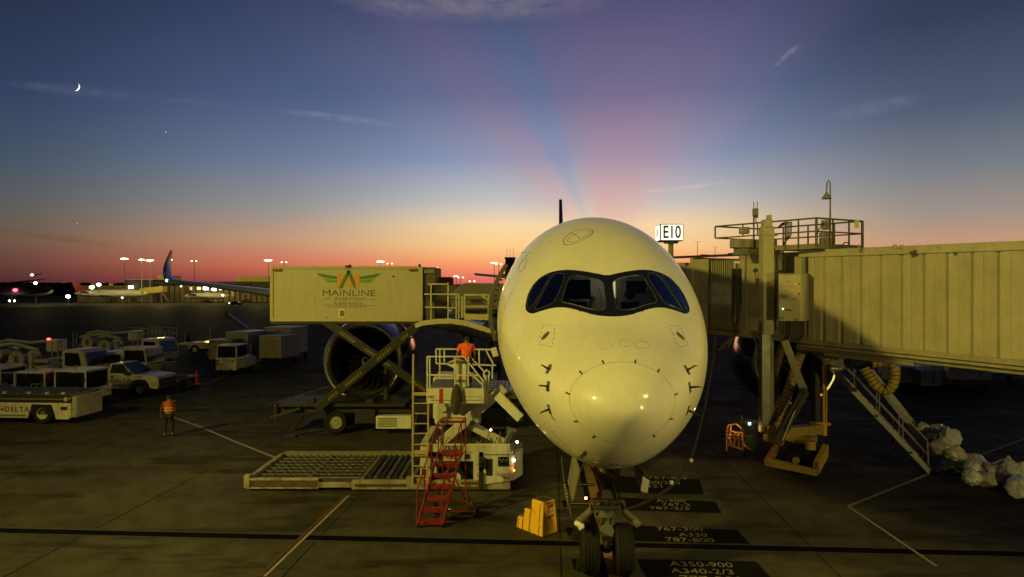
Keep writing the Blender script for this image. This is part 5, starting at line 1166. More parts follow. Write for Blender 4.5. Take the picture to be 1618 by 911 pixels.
# control cabinet on the column
cf = [W(1230,0,21.9), W(1265,0,21.65), W(1282,0,22.25)]; cf.append(cf[0]+cf[2]-cf[1])
zc0, zc1 = W(0,507,21.8).z, W(0,433,21.8).z
mb = MB(); mb.prism([Vector((p.x,p.y,zc0)) for p in cf], (0,0,zc1-zc0)); cab_ = mb.build('control_cabinet', cream, br, True, bevel=.012)
mb = MB(); mb.prism([Vector((p.x,p.y,zc1))+(p-sum(cf,Vector())/4).normalized()*.03 for p in cf], (0,0,.035)); mb.build('cabinet_lid', cream2, cab_, True)
fdr = (cf[1]-cf[0]).normalized(); fnn = Vector((fdr.y,-fdr.x,0)); fnn = fnn if fnn.y < 0 else -fnn
def CB(u, z): return Vector((cf[0].x,cf[0].y,0))+fdr*u*(cf[1]-cf[0]).length+fnn*.004+Vector((0,0,zc0+(zc1-zc0)*z))
def cbx(name, u0, u1, z0, z1, m, th=.012):
    mb = MB(); mb.prism([CB(u0,z0),CB(u1,z0),CB(u1,z1),CB(u0,z1)], fnn*th); return mb.build(name, m, cab_, True)
cbx('door_gap', .02,.98,.765,.773, olive, .003)
for u, z, w, h, m in ((.42,.88,.06,.025,txt_d),(.78,.85,.12,.04,yel),(.93,.86,.05,.04,txt_d),(.78,.63,.09,.03,yel),(.92,.65,.05,.04,txt_d),(.25,.54,.34,.08,olive),(.72,.52,.07,.05,txt_r),(.15,.08,.16,.04,olive),(.80,.09,.2,.05,olive),(.45,.27,.38,.025,txt_d)): cbx('cabinet_label', u-w/2, u+w/2, z-h/2, z+h/2, m, .01)
mb = MB(); mb.sph(CB(.20,.275)+fnn*.02, .018); mb.build('status_light', mat('green_status_led', (.2,1,.6), .3, emit=(.3,1,.6), es=8), cab_, True)
mb = MB()
for px in (1242,1247,1268): mb.tube([W(px,507,21.9), W(px,528,21.95), W(px-4,536,22.1)], .03, 6)
mb.build('cabinet_conduits', black, br, True, smooth=True)
# roof equipment platform with railings
P1r, P2r, P3r = Vector((7.36,24.3,0)), Vector((9.71,21.4,0)), Vector((11.7,22.4,0)); P4r = P1r+P3r-P2r
railp = mat('rail_brown_grey', (.10,.095,.06), .5, noise=.3)
def RL(p, z): return Vector((p.x, p.y, z))
lerp = lambda a, b, t: a+(b-a)*t
mb = MB()
for a, b in ((P1r,P2r),(P2r,P3r),(P3r,P4r),(P4r,P1r)):
    mb.tube([RL(a,8.58), RL(b,8.58)], .028, 8); mb.tube([RL(a,8.16), RL(b,8.16)], .024, 8)
for a, b, ts in ((P1r,P2r,(0,.55,.72,.84,1)),(P2r,P3r,(.35,.7,1)),(P3r,P4r,(.25,.5,.75)),(P4r,P1r,(.01,))):
    for t in ts: p = lerp(a,b,t); mb.tube([RL(p,7.62 if (a is not P1r or t > .5) else 8.16), RL(p,8.58)], .03 if t < 1 else .045, 8)
for t in (.3,.45): p = lerp(P1r,P2r,t); mb.tube([RL(p,8.16),RL(p,8.58)], .024, 6)
rl = mb.build('roof_railing', railp, br, True, smooth=True)
mb = MB(); mb.prism([RL(lerp(P1r,P2r,.62),7.60),RL(P2r,7.60),RL(P3r,7.60),RL(lerp(P4r,P3r,.62),7.60)], (0,0,.17)); mb.build('roof_platform', olive, br, True, bevel=.01)
mb = MB(); D = 23.2; mb.b2(W(1160,0,D).x, W(1192,0,D).x, D, D+.5, W(0,391,D).z, W(0,377,D).z); mb.b2(W(1192,0,D).x, W(1210,0,D).x, D+.05, D+.5, W(0,392,D).z, W(0,378,D).z); mb.build('motor_housing', cream2, br, True, bevel=.03)
mb = MB(); mb.b2(W(1168,0,D).x, W(1208,0,D).x, D+.1, D+.6, W(0,402,D).z, W(0,391,D).z); mb.build('housing_bracket', olive, br, True)
mb = MB(); a = W(1170,369,23.4); b = W(1185,358,23.4); mb.b2(a.x, b.x, 23.4, 23.6, a.z, b.z); mb.build('floodlight_head', cream2, br, True, bevel=.03)
mb = MB(); mb.tube([W(1191,381,23.3), W(1191,335,23.3)], .03, 6); mb.box(W(1193.5,335,23.3), (.16,.14,.26)); mb.box(W(1195,341,23.3), (.10,.1,.14)); mb.tube([W(1191,338,23.3), W(1191,318,23.3)], .014, 6); mb.tube([W(1196,338,23.3), W(1196.5,318,23.3)], .014, 6); mb.tube([W(1194,345,23.3), W(1195,352,23.3)], .02, 6); mb.build('antenna_mast', olive, br, True)
mb = MB()
mb.box(W(1304,355,22), (.2,.2,.32)); mb.box(W(1305,370,22), (.34,.3,.14)); mb.box(W(1305,382,22), (.34,.3,.30)); mb.build('roof_junction_boxes', cream2, br, True, bevel=.02)
mb = MB()
for k in range(5): mb.tube([W(1228,360,22.6), W(1236+2*k,352,22.6), W(1243+2*k,350,22.6), W(1242+2*k,372,22.5), W(1238-1*k,390,22.4), W(1228,396+3*k,22.4)], .016, 5)
mb.tube([W(1300,352,21.9),W(1294,362,21.9),W(1290,375,21.9),W(1291,385,21.9)], .02, 5); mb.tube([W(1330,388,21.8),W(1334,383,21.8),W(1340,383,21.8),W(1343,388,21.8)], .02, 5); mb.build('roof_cables', black, br, True, smooth=True)
mb = MB(); mb.b2(W(1350,0,21.9).x, W(1357,0,21.9).x, 21.88, 21.9, W(0,360,21.9).z, W(0,348,21.9).z); mb.build('yellow_tag_plate', mat('tag_yellow', (.5,.42,.08), .6), br, True)
mb = MB(); D = 21.7; mb.tube([W(1311.8,392,D), W(1311.8,300,D), W(1311.8,292,D), W(1311,287,D), W(1309.2,284.8,D), W(1307.2,287,D), W(1306.4,292,D), W(1306,304,D)], [.04]+[.024]*7, 8); gl_ = mb.build('gooseneck_pole', olive, br, True, smooth=True)
mb = MB(); mb.lathe([(.03,.1),(.05,.04),(.10,-.02),(.14,-.08),(.15,-.12),(.001,-.10)], W(1306,308,D), (0,0,1), 20); mb.build('lamp_shade', olive, gl_, True, smooth=True)
mb = MB()
for px, py in ((1414,391),(1425,391.5)):
    mb.cyl(W(px,py+2,18.9), W(px,py-5,18.9), .07, .05)
for px in (1484,): mb.cyl(W(px,392,18), W(px,388,18), .05)
mb.tube([W(1343+13,398,20.5), W(1357,386,20.4), W(1358,396,20.4)], .02, 5); mb.build('roof_lugs', cream2, br, True)
# E10 gate sign
sg_ = thing('gate_sign', 'illuminated white gate sign reading E10 on a short post above the bridge head', 'sign', (W(1060,0,26).x, 26, 7.75))
D = 26.0; a, b = W(1043,380,D), W(1080,353.5,D); c = W(1035.5,0,27.0)
litw = mat('lit_sign_face', (.9,.9,.85), .4, emit=(1,.97,.86), es=1.15); frm = mat('sign_frame', (.08,.075,.06), .5)
mb = MB(); f = [Vector((a.x,D,a.z)), Vector((b.x,D,a.z)), Vector((b.x-.05,D+1.0,a.z)), Vector((c.x,27.0,a.z))]; mb.prism(f, (0,0,b.z-a.z)); cs_ = mb.build('sign_cabinet', frm, sg_, True, bevel=.01)
mb = MB(); mb.b2(a.x+.04, b.x-.03, D-.012, D-.002, a.z+.03, b.z-.03); mb.build('sign_face', litw, cs_, True)
sl = (f[3]-f[0]); ld_ = sl.normalized(); ln_ = Vector((-ld_.y, ld_.x, 0)); ln_ = ln_ if ln_.x < 0 else -ln_
mb = MB(); q0 = f[0]+ld_*.05+ln_*.003; q1 = f[0]+sl-ld_*.05+ln_*.003; mb.prism([q0+Vector((0,0,.03)), q1+Vector((0,0,.03)), q1+Vector((0,0,b.z-a.z-.03)), q0+Vector((0,0,b.z-a.z-.03))], ln_*.008); mb.build('sign_face', litw, cs_, True)
t_ = text('E10', .68, txt_d, cs_, ((a.x+b.x)/2, D-.018, (a.z+b.z)/2-.01), (90,0,0), 'sign_lettering', .002, .014, .70, True)
Rm = Matrix((-ld_, Vector((0,0,1)), (-ld_).cross(Vector((0,0,1))))).transposed()
text('E10', .36, txt_d, cs_, (q0+q1)/2+ln_*.014+Vector((0,0,(b.z-a.z)/2)), Rm, 'sign_lettering', .001, .01, .8, True)
mb = MB(); p = W(1060,380,26.4); mb.tube([(p.x,26.4,7.52),(p.x,26.4,a.z+.02)], .10, 10); mb.box((p.x,26.4,a.z-.05), (.5,.3,.06)); mb.build('sign_post', olive, sg_, True)
# flexible air hoses
def hose(name, label, pts, r, m=hosem, ringm=None, n=60):
    h = thing(name, label, 'hose', tuple(pts[0])); P = [Vector(p) for p in pts]
    Q = []
    for i in range(len(P)-1):
        p0, p1, p2, p3 = P[max(i-1,0)], P[i], P[i+1], P[min(i+2, len(P)-1)]
        for j in range(8):
            t = j/8; Q.append(.5*((2*p1)+(-p0+p2)*t+(2*p0-5*p1+4*p2-p3)*t*t+(-p0+3*p1-3*p2+p3)*t**3))
    Q.append(P[-1]); mb = MB(); mb.tube(Q, [r*(1+.05*math.sin(i*1.7)) for i in range(len(Q))], 14); mb.build('hose_skin', m, h, True, smooth='all')
    mb = MB(); acc = 0
    for i in range(1, len(Q)):
        acc += (Q[i]-Q[i-1]).length
        if acc > .115: acc = 0; d = (Q[i]-Q[i-1]).normalized(); mb.lathe([(r*1.00,-.012),(r*1.10,-.012),(r*1.10,.012),(r*1.00,.012)], Q[i], d, 14, True)
    mb.build('spiral_rib', ringm or black, h, True)
    return h
hose('air_hose', 'tan ribbed air hose slanting down beside the bridge lift column to the ground', [W(1283,546,22.9),W(1268,556,22.9),W(1258,578,22.9),W(1250,605,22.9),W(1240,632,22.9),W(1229,658,22.9),W(1218,688,23)], .16)
hose('air_hose', 'short brown air hose bending from the bridge floor into the grey air handling unit', [W(1277,548,22.6),W(1290,553,22.5),W(1302,563,22.4),W(1308,575,22.3)], .17, mat('brown_hose', (.26,.17,.07), .7))
hose('air_hose', 'yellow ribbed air hose looping under the bridge above the stairs', [W(1378,573,21.6),W(1398,571,21.5),W(1411,577,21.4),W(1414,592,21.4),W(1409,610,21.4),W(1397,616,21.5),W(1384,608,21.6),W(1374,594,21.7),W(1366,582,21.8)], .155, mat('yellow_hose', (.55,.38,.06), .6, noise=.25, nscale=8))
hose('air_hose', 'dark ribbed air hose hanging behind the bridge lift column', [W(1239,538,23.6),W(1233,560,23.6),W(1228,590,23.6),W(1224,620,23.7),W(1222,660,23.8)], .15, mat('dark_hose', (.11,.08,.05), .7))
au = thing('air_handling_unit', 'grey duct unit with black duct slung beneath the bridge tunnel', 'duct unit', tuple(W(1340,575,22.4)))
mb = MB(); D = 22.2; mb.b2(W(1311,0,D).x, W(1325,0,D).x, D, D+.5, W(0,577,D).z, W(0,559,D).z); mb.b2(W(1325,0,D).x, W(1352,0,D).x, D+.3, D+.9, W(0,584,D).z, W(0,560,D).z); mb.build('unit_casing', olive, au, True, bevel=.02)
mb = MB(); mb.cyl(W(1350,573,D), W(1380,573,D-.4), .20); mb.build('duct_sleeve', black, au, True, smooth=True)
mb = MB(); mb.cyl(W(1312,582,D), W(1328,582,D), .09); mb.tube([W(1328,574,D-.1),W(1333,578,D-.1),W(1334,584,D-.1),W(1330,586,D-.1),W(1327,582,D-.1)], .015, 5); mb.build('elbow_pipe', alu, au, True, smooth=True)
mb = MB(); mb.bar(W(1302,536,D), W(1302,560,D+.1), .09); mb.bar(W(1326,538,D), W(1326,562,D), .09); mb.bar(W(1328,558,D+.2), W(1395,553,D-.2), .08); mb.bar(W(1304,556,D+.1), W(1326,558,D+.1), .06); mb.bar(W(1276,532,D), W(1277,546,D+.1), .08); mb.build('hanger_frame', cream2, au, True)
# service stairs down from the bridge
sv = thing('bridge_service_stairs', 'grey steel service stairs with double handrails running down from the bridge to the ground', 'stairs', tuple(G(1482,755)))
def SV(k, u, z=0): # k 0 bottom..1 top, u across
    b = W(1468,752,22.7).lerp(W(1312,588,23.3), k) if False else (Vector((W(1470,0,22.9).x,22.9,.05)).lerp(Vector((W(1316,0,23.2).x,23.2,W(0,583,23.2).z)), k)); return b+Vector((.42*u,.95*u,0))*1.0+Vector((0,0,z))
for u in (0, 1):
    mb = MB(); mb.bar(SV(0,u), SV(1,u), .04, .17); mb.build('stringer', gtube, sv, True, bevel=.008)
    mb = MB(); mb.tube([SV(.02,u,.2), SV(.03,u,.98), SV(1,u,.98)], .026, 8); mb.tube([SV(.03,u,.52), SV(1,u,.52)], .02, 8)
    for k in (.28,.52,.76,.98): mb.tube([SV(k,u,0), SV(k,u,.98)], .022, 6)
    mb.build('handrail', gtube, sv, True, smooth=True)
for i in range(15):
    k = (i+.5)/15; mb = MB(); a, b = SV(k,0), SV(k,1); mb.prism([a+Vector((-.09,0,0)), b+Vector((-.09,0,0)), b+Vector((.09,0,0)), a+Vector((.09,0,0))], (0,0,.03)); mb.build('tread', gtube, sv, True)
mb = MB(); mb.bar(SV(0,0,-.02)+Vector((.1,0,0)), SV(0,1,-.02)+Vector((.1,0,0)), .12, .1); mb.cyl(SV(0,0)+Vector((.12,-.06,0)), SV(0,0)+Vector((.12,.06,0)), .07); mb.bar(SV(.55,-.22), SV(.55,0), .05); mb.bar(SV(.2,-.22), SV(.2,0), .05); mb.build('foot_bar', dark, sv, True)
# baggage chute alongside
ch = thing('baggage_chute', 'dark sloping baggage chute behind the service stairs, ending at the pile of plastic bags', 'chute', tuple(G(1500,745)))
CH = lambda k, u, z=0: Vector((15.1,24.0,.25)).lerp(Vector((12.6,24.9,3.9)), k)+Vector((.35*u,.8*u,z))
mb = MB(); mb.add([CH(0,0),CH(0,1),CH(1,1),CH(1,0),CH(0,0,.05),CH(0,1,.05),CH(1,1,.05),CH(1,0,.05)], [(0,1,2,3),(4,5,6,7),(0,1,5,4),(2,3,7,6),(1,2,6,5),(0,3,7,4)]); mb.build('chute_bed', black, ch, True)
for u in (0, 1):
    mb = MB(); mb.bar(CH(-.02,u,.2), CH(1,u,.2), .05, .3); mb.build('chute_side', gtube, ch, True, bevel=.01)
mb = MB(); mb.bar(CH(.08,.5), (14.9,24.4,.0), .07); mb.bar(CH(.5,.1), (13.9,24.45,0), .06); mb.build('chute_prop', dark, ch, True)

# clear plastic sacks of waste linen
import mathutils.noise as mno_
def sack(i, px, py, D, r, m, label, sq=(1,1,.8), rough=.16, group='plastic sacks heaped at the foot of the chute'):
    c = W(px, py, D); rr = random.Random(100+i); ph = [rr.uniform(0,6.28) for _ in range(12)]
    mb = MB(); n, mm = 44, 30; mb.sph((0,0,0), 1.0, n, mm); vs = []
    for v in mb.v:
        p = Vector(v); a = math.atan2(p.y, p.x)
        k = 1+rough*(.5*math.sin(2*a+ph[0])+.35*math.sin(3*a+ph[1]+2*p.z)+.3*math.sin(5*p.z+ph[2]+a)+.25*math.sin(9*a+6*p.z+ph[3])*abs(p.z)+.22*math.sin(13*a+ph[4]+9*p.z))
        q = Vector((p.x*sq[0], p.y*sq[1], p.z*sq[2]))*k
        if p.z > .93: q.z += .38*(p.z-.93)/.07*sq[2]; q.x *= .5; q.y *= .5
        nz_ = mno_.fractal(p*2.2+Vector((i*7.1,0,0)), .9, 2.1, 4); rd = abs(mno_.noise(p*3.4+Vector((0,i*3.3,0))))
        vs.append(q*r*.9*(1+.12*nz_+.13*(rd-.2)))
    low = min(v.z for v in vs); base = max(c.z, -low if c.z+low < 0 else c.z)
    if c.z+low < .02: base = -low+.005
    cz = base; mb.v = [tuple(v+Vector((0,0,-low*0))) for v in vs]
    ang_ = rr.uniform(0, 6.28); tilt = rr.uniform(-.5,.5); M = Matrix.Rotation(ang_, 4, 'Z') @ Matrix.Rotation(tilt, 4, 'Y'); mb.xform(M)
    lz_ = min(v[2] for v in mb.v); 
    if cz+lz_ < .01: cz = -lz_+.005
    o = mb.build('plastic_sack', m, None, smooth='all'); o.location = (c.x, c.y, cz); tag(o, label, 'sack', group); return o
def sackmat(name, c, c2, sc_=4):
    m = mat(name, c, .22, coat=.8, noise=.6, nscale=sc_, dirt=c2, bump=1.0, bscale=7); return m
sw = sackmat('clear_sack_white', (.58,.58,.54), (.22,.21,.18)); sy = sackmat('clear_sack_cream', (.45,.42,.32), (.10,.09,.07)); sb_ = sackmat('dark_sack', (.035,.035,.045), (.01,.01,.012)); sgm = sackmat('mixed_sack', (.36,.35,.31), (.03,.03,.03), 6)
SK = [(1458,675,23.7,.20,sy,'small pale sack at the very top of the heap, nearest the stairs'),
 (1473,686,23.3,.27,sb_,'dark glossy sack near the top of the heap behind the handrail'),
 (1484,681,23.5,.27,sy,'cream sack beside the dark one near the top of the heap'),
 (1501,692,23.0,.40,sw,'large white knotted sack standing highest right of the stairs'),
 (1488,706,22.9,.33,sgm,'mottled grey sack just left of and below the large knotted one'),
 (1508,717,22.6,.33,sy,'crumpled cream sack directly below the large knotted one'),
 (1540,728,22.5,.34,sy,'long slumped cream sack in the middle of the heap'),
 (1521,742,22.0,.30,sb_,'black sack in the middle of the heap, left of the white ones'),
 (1538,742,21.7,.27,sw,'white sack on top of another in the middle front of the heap'),
 (1536,757,21.3,.34,sw,'white sack at the front of the heap resting on the ground'),
 (1566,744,21.9,.30,sgm,'small mottled sack between the middle and right-hand heaps'),
 (1562,763,21.2,.33,sgm,'clear sack with dark contents at the front of the heap'),
 (1583,767,21.0,.31,sb_,'black sack on the ground in front of the right-hand heap'),
 (1592,742,21.8,.42,sy,'large cream sack at the back of the right-hand heap'),
 (1606,750,21.3,.42,sw,'large pale folded sack on the right-hand heap at the photo edge'),
 (1610,779,20.4,.36,sw,'pinkish white sack lying lowest at the right edge of the photo'),
 (1500,738,22.3,.28,sb_,'black sack on the ground at the foot of the chute')]
for i, (px, py, D, r, m, lb) in enumerate(SK): sack(i, px, py, D, r, m, lb, (1.15,1,.82) if i not in (6,15) else (1.5,1,.62))
# orange service cart with screen
gc = thing('service_cart', 'orange tubular service cart on castors with a small lit screen behind it', 'cart', tuple(G(1165,722)))
orp = mat('orange_cart_paint', (.38,.18,.05), .5, noise=.3)
D = 24.6
mb = MB()
for a, b in (((1148,679),(1148,712)),((1148,680),(1174,684)),((1151,671),(1163,669)),((1163,669),(1174,678)),((1151,671),(1148,680)),((1162,683),(1160,704)),((1150,686),(1174,690)),((1153,703),(1174,710)),((1174,684),(1174,710)),((1155,672),(1152,704)),((1168,684),(1167,706)),((1166,686),(1176,700)),((1150,690),(1158,702)),((1174,688),(1182,689)),((1175,703),(1190,712))): mb.tube([W(*a, D-.2*(a[0] > 1160)), W(*b, D)], .03, 6)
mb.tube([W(1150,690,D+.6), W(1174,694,D+.6)], .03, 6); mb.build('cart_frame', orp, gc, True, smooth=True)
for px in (1147, 1176): wheel(gc, ROOTM[gc.name].inverted() @ Vector((W(px,0,25.0).x, 25.0, .12)), (1,-.3,0), .12, .07, alu, 'castor_wheel')
mb = MB(); D = 25.2; a, b = W(1176,695,D), W(1198,664,D); mb.b2(a.x, b.x, D, D+.5, .35, b.z); mb.b2(W(1172,0,D).x, a.x, D+.1, D+.4, 1.1, W(0,657,D).z); mb.build('pump_housing', mat('dull_teal_housing', (.09,.12,.11), .5, noise=.3), gc, True, bevel=.03)
mb = MB(); mb.b2(W(1182.3,0,D).x, W(1186,0,D).x, D-.03, D-.004, W(0,671,D).z, W(0,667,D).z); mb.build('screen', mat('screen_glow', (1,1,1), .4, emit=(.9,1,1), es=2.5), gc, True)
l_ = bpy.data.lights.new('cart_lamp', 'POINT'); l_.energy = 12; l_.color = (1,.62,.22); l_.shadow_soft_size = .05; o = bpy.data.objects.new('cart_lamp', l_); C.objects.link(o); o.location = W(1166,676,D-1.0)
# ---------------------------------------------------------------- ramp vehicles on the left
vw = mat('vehicle_white', (.68,.64,.50), .4, noise=.25, nscale=3, coat=.3)
vw2 = mat('grubby_vehicle_white', (.45,.43,.34), .5, noise=.5, nscale=4, dirt=(.16,.14,.09))
cwin = mat('vehicle_glass', (.010,.011,.012), .12, coat=0, spec=.35)
streaks(vw, .8); streaks(vw2, .7)
hub = mat('pale_hub', (.60,.56,.40), .5, noise=.2)
def dlogo(par, loc, rot, w, m=txt_d, red_m=txt_r):
    Rm = Euler([R(a) for a in rot]).to_matrix(); loc = Vector(loc)
    t = text('DELTA', w*.30, m, par, loc+Rm @ Vector((w*.10,0,0)), rot, 'lettering', .002, w*.004, 1.0, sp=1.25)
    mb = MB(); s = w*.09; c = loc+Rm @ Vector((-w*.52,0,0)); X1 = Rm @ Vector((1,0,0)); Y1 = Rm @ Vector((0,1,0)); nz = Rm @ Vector((0,0,.003))
    mb.prism([c-X1*s-Y1*s*.3, c-X1*s*.1-Y1*s*.0, c+Y1*s], nz); mb.prism([c+X1*s-Y1*s*.3, c+X1*s*.1-Y1*s*.0, c+Y1*s*1.0], nz); mb.prism([c-X1*s-Y1*s*.6, c+X1*s-Y1*s*.6, c], nz); mb.build('triangle_emblem', red_m, par)
# all vehicles: local +X is forward, -Y faces the camera; base at ground
def wheels(t, xs, ys, r, w, rim=hub):
    for x in xs:
        for y in ys: wheel(t, (x, y, r), (0, -1 if y < 0 else 1, 0), r, w, rim)

# pickup truck
pk = thing('pickup_truck', 'white single-cab pickup truck with dark lettering on its door, nose pointing right', 'pickup truck', tuple(G(211,622)), R(-4))
def shell_(poly, y0, y1): mb = MB(); mb.prism([(x, y0, z) for x, z in poly], (0, y1-y0, 0)); return mb
body = [(-2.7,.55),(-1.9,.5),(-1.0,.46),(.35,.44),(.45,.75),(.62,.95),(1.0,1.03),(1.4,.95),(1.55,.75),(1.65,.48),(2.1,.46),(2.18,.62),(2.16,1.05),(2.0,1.18),(1.2,1.26),(.45,1.30),(-1.0,1.32),(-1.02,1.28),(-2.75,1.26)]
o = shell_(body, -.98, .98).build('body', vw, pk, bevel=.05, seg=3)
mb = MB(); lo = [(-1.05,-.94,1.28),(.60,-.94,1.28),(.60,.94,1.28),(-1.05,.94,1.28)]; hi = [(-.92,-.76,1.92),(-.22,-.76,1.94),(-.22,.76,1.94),(-.92,.76,1.92)]
mb.add(lo+hi, [(3,2,1,0),(4,5,6,7),(0,1,5,4),(1,2,6,5),(2,3,7,6),(3,0,4,7)]); cb = mb.build('cab', vw, pk, bevel=.06, seg=3)
mb = MB(); mb.add([(-.86,-.925,1.36),(.36,-.925,1.34),(-.14,-.785,1.86),(-.80,-.785,1.86)], [(0,1,2,3)]); mb.add([(-.86,-.935,1.36),(.36,-.935,1.34),(-.14,-.795,1.86),(-.80,-.795,1.86)], [(0,1,2,3)]); mb.build('side_window', cwin, cb)
mb = MB(); mb.prism([(.63,-.82,1.34),(.63,.82,1.34),(-.16,.68,1.90),(-.16,-.68,1.90)], (.02,0,.02)); mb.build('windscreen', cwin, cb)
mb = MB(); mb.b2(2.14,2.24,-.80,.80,.62,1.06); gr = mb.build('grille', black, pk, bevel=.03)
mb = MB(); mb.b2(2.10,2.30,-.97,.97,.42,.62); mb.build('bumper', dark, pk, bevel=.04)
for s in (-1,1): mb = MB(); mb.b2(2.0,2.19,s*.97-.12*(s>0)-.0*(s<0),s*.97+.12*(s<0),.80,1.08); mb.build('headlight', mat('headlight_glass', (.4,.4,.38), .15, coat=1), pk, bevel=.03)
mb = MB(); mb.lathe([(.50,-.02),(.46,-.02),(.46,.05),(.50,.05)], (1.0,-.99,.44), (0,1,0), 28, True); mb.build('wheel_arch', dark, pk)
mb = MB(); mb.b2(.15,.45,-1.15,-.98,1.28,1.46); mb.build('mirror', black, pk, bevel=.03)
mb = MB(); mb.b2(-.78,-.58,-.988,-.98,1.10,1.22); mb.build('door_handle', black, pk)
mb = MB(); mb.b2(-1.0,-.985,-.985,-.975,.6,1.25); mb.b2(.28,.295,-.985,-.975,.6,1.28); mb.b2(-2.65,-1.05,-.80,.80,1.0,1.25); mb.build('door_seam', dark, pk)
dlogo(pk, (-.25,-.99,.92), (90,0,0), 1.15)
text('877726', .14, txt_d, pk, (.95,-.99,1.14), (90,0,0), 'number_lettering', .002, .002)
wheels(pk, (1.0,-2.0), (-.86,.86), .42, .28)

def tug(label, loc, rz, L_=3.2, wd=1.7, h=2.0, m=vw, group='cab tugs parked on the left ramp', name='baggage_tractor'):
    t = thing(name, label, 'baggage tractor', loc, rz, group); a, b = -L_/2, L_/2; y = wd/2
    mb = MB(); mb.prism([(a,-y,.38),(b-.05,-y,.38),(b,-y,.55),(b-.05,-y,.98),(a+.9,-y,1.02),(a,-y,.95)], (0,wd,0)); mb.build('body', m, t, bevel=.04)
    c0, c1 = b-1.9, b-.15
    mb = MB(); mb.b2(c0,c1,-y+.02,y-.02,h-.10,h); mb.build('roof', m, t, bevel=.03)
    mb = MB()
    for x, yy in ((c0+.05,-y+.06),(c0+.05,y-.06),(c1-.05,-y+.06),(c1-.05,y-.06)): mb.bar((x,yy,.98),(x,yy,h-.06),.07)
    mb.build('cab_pillar', m, t, bevel=.01)
    mb = MB(); mb.b2(c0+.10,c1-.12,-y+.05,-y+.065,1.08,h-.14); mb.build('side_window', cwin, t)
    mb = MB(); mb.b2(c1-.05,c1-.03,-y+.12,y-.12,1.05,h-.14); mb.build('windscreen', cwin, t)
    mb = MB(); mb.b2(c0+.3,c0+.8,-.3,.3,1.0,1.35); mb.b2(c0+.25,c0+.38,-.3,.3,1.3,1.75); mb.build('seat', black, t, bevel=.05)
    mb = MB(); mb.b2(a+.1,b-.2,-y-.012,-y-.002,.60,.63); mb.b2(a+1.0,a+1.015,-y-.012,-y-.002,.42,.98); mb.b2(a+.9,b-.1,-y-.05,-y,.40,.46); mb.build('body_seam', dark, t)
    mb = MB(); mb.b2(b-.03,b+.05,-y+.08,y-.08,.36,.52); mb.bar((a,0,.5),(a-.35,0,.42),.1); mb.build('bumper', dark, t, bevel=.02)
    for s_ in (-1,1): mb = MB(); mb.cyl((b-.04,s_*(y-.28),.78),(b+.03,s_*(y-.28),.78),.10,n=14); mb.build('headlight', mat('headlight_glass', (.4,.4,.38), .15, coat=1), t, smooth=True)
    mb = MB(); mb.cyl((c0+.5,0,h),(c0+.5,0,h+.14),.07,n=12); mb.build('roof_beacon', mat('amber_beacon', (.5,.2,.03), .3), t, smooth=True)
    mb = MB(); mb.bar((c1-.02,-y,h-.5),(c1+.1,-y-.2,h-.45),.02); mb.b2(c1+.03,c1+.07,-y-.32,-y-.16,h-.62,h-.34); mb.build('mirror', black, t)
    mb = MB()
    for x in (a+.15,a+.45,a+.75): mb.bar((x,-y+.05,.98),(x,-y+.05,1.32),.03)
    mb.bar((a+.15,-y+.05,1.32),(a+.75,-y+.05,1.32),.03); mb.b2(a+.2,a+.8,-.5,.4,1.0,1.22); mb.build('rear_rail', gtube, t)
    wheels(t, (a+.6,b-.55), (-y+.02,y-.02), .33, .22); return t
def gpos(px, py, D=None): p = G(px, py); return (p.x, p.y, 0)
def XY(px, D): return ((px-CX)/F*D, D, 0)
t1 = tug('white open-sided tug with flat pale roof standing just left of the pickup truck', XY(112,36.2), R(-3), 3.3, 1.9, 2.05)
text('X', .01, txt_d, t1, (0,0,.5)) if False else None
mb = MB(); mb.tube([(.1,-.965,.90),(.25,-.965,.78),(.4,-.965,.86),(.5,-.965,.80),(.62,-.965,.92),(.75,-.965,.88),(.72,-.965,.70)], .018, 5); mb.build('scribbled_emblem', txt_d, t1)
t2_ = tug('white tug with a big dark cab window, between the left edge and the flat-roofed tug', XY(38,36.4), R(-3), 4.1, 1.9, 1.95)
mb = MB(); mb.bar((-1.4,-.97,.9),(-1.0,-.97,1.9),.05); mb.bar((-1.0,-.97,1.9),(.1,-.97,1.9),.05); mb.bar((.35,-1.0,.6),(.35,-1.0,1.98),.06); mb.build('window_guard', gtube, t2_)
t3_ = tug('white tug cut off by the left edge of the photo, behind the cargo transporter', XY(-20,37.4), R(-3), 3.4, 1.9, 2.05)
# foreground transporter
tr = thing('cargo_transporter', 'low white cargo transporter with dark roller deck and yellow wheel hub in the left foreground', 'cargo transporter', XY(68.5,32.35), R(-4))
mb = MB(); y = 1.0; Ls = 2.15
mb.prism([(-5.0,-y,.28),(.0,-y,.28),(.2,-y,.92),(1.2,-y,.92),(1.42,-y,.24),(2.0,-y,.24),(Ls,-y,.34),(Ls,-y,1.0),(-5.0,-y,1.0)], (0,.10,0)); sp_ = mb.build('side_panel', vw, tr, bevel=.03)
mb = MB(); mb.b2(-5,-.05,-y-.006,-y,.36,.44); mb.build('side_stripe', olive, sp_)
mb = MB(); mb.b2(1.65,1.98,-y-.01,-y,.68,.84); mb.b2(1.52,1.532,-y-.006,-y,.26,.98); mb.build('panel_slot', black, sp_)
mb = MB(); mb.b2(-5,Ls-.05,-y+.1,y,.45,.95); mb.build('chassis_frame', dark, tr)
mb = MB(); mb.prism([(Ls,-y+.05,.3),(Ls+.14,-y+.2,.3),(Ls+.14,y,.3),(Ls,y,.3)], (0,0,1.0)); mb.build('front_housing', vw2, tr, bevel=.05)
mb = MB(); mb.prism([(-5,-y-.02,1.14),(Ls,-y-.02,1.14),(Ls+.02,-y+.1,1.2),(Ls+.02,y,1.30),(-5,y,1.30)], (0,0,.14)); mb.build('deck', olive, tr, bevel=.02)
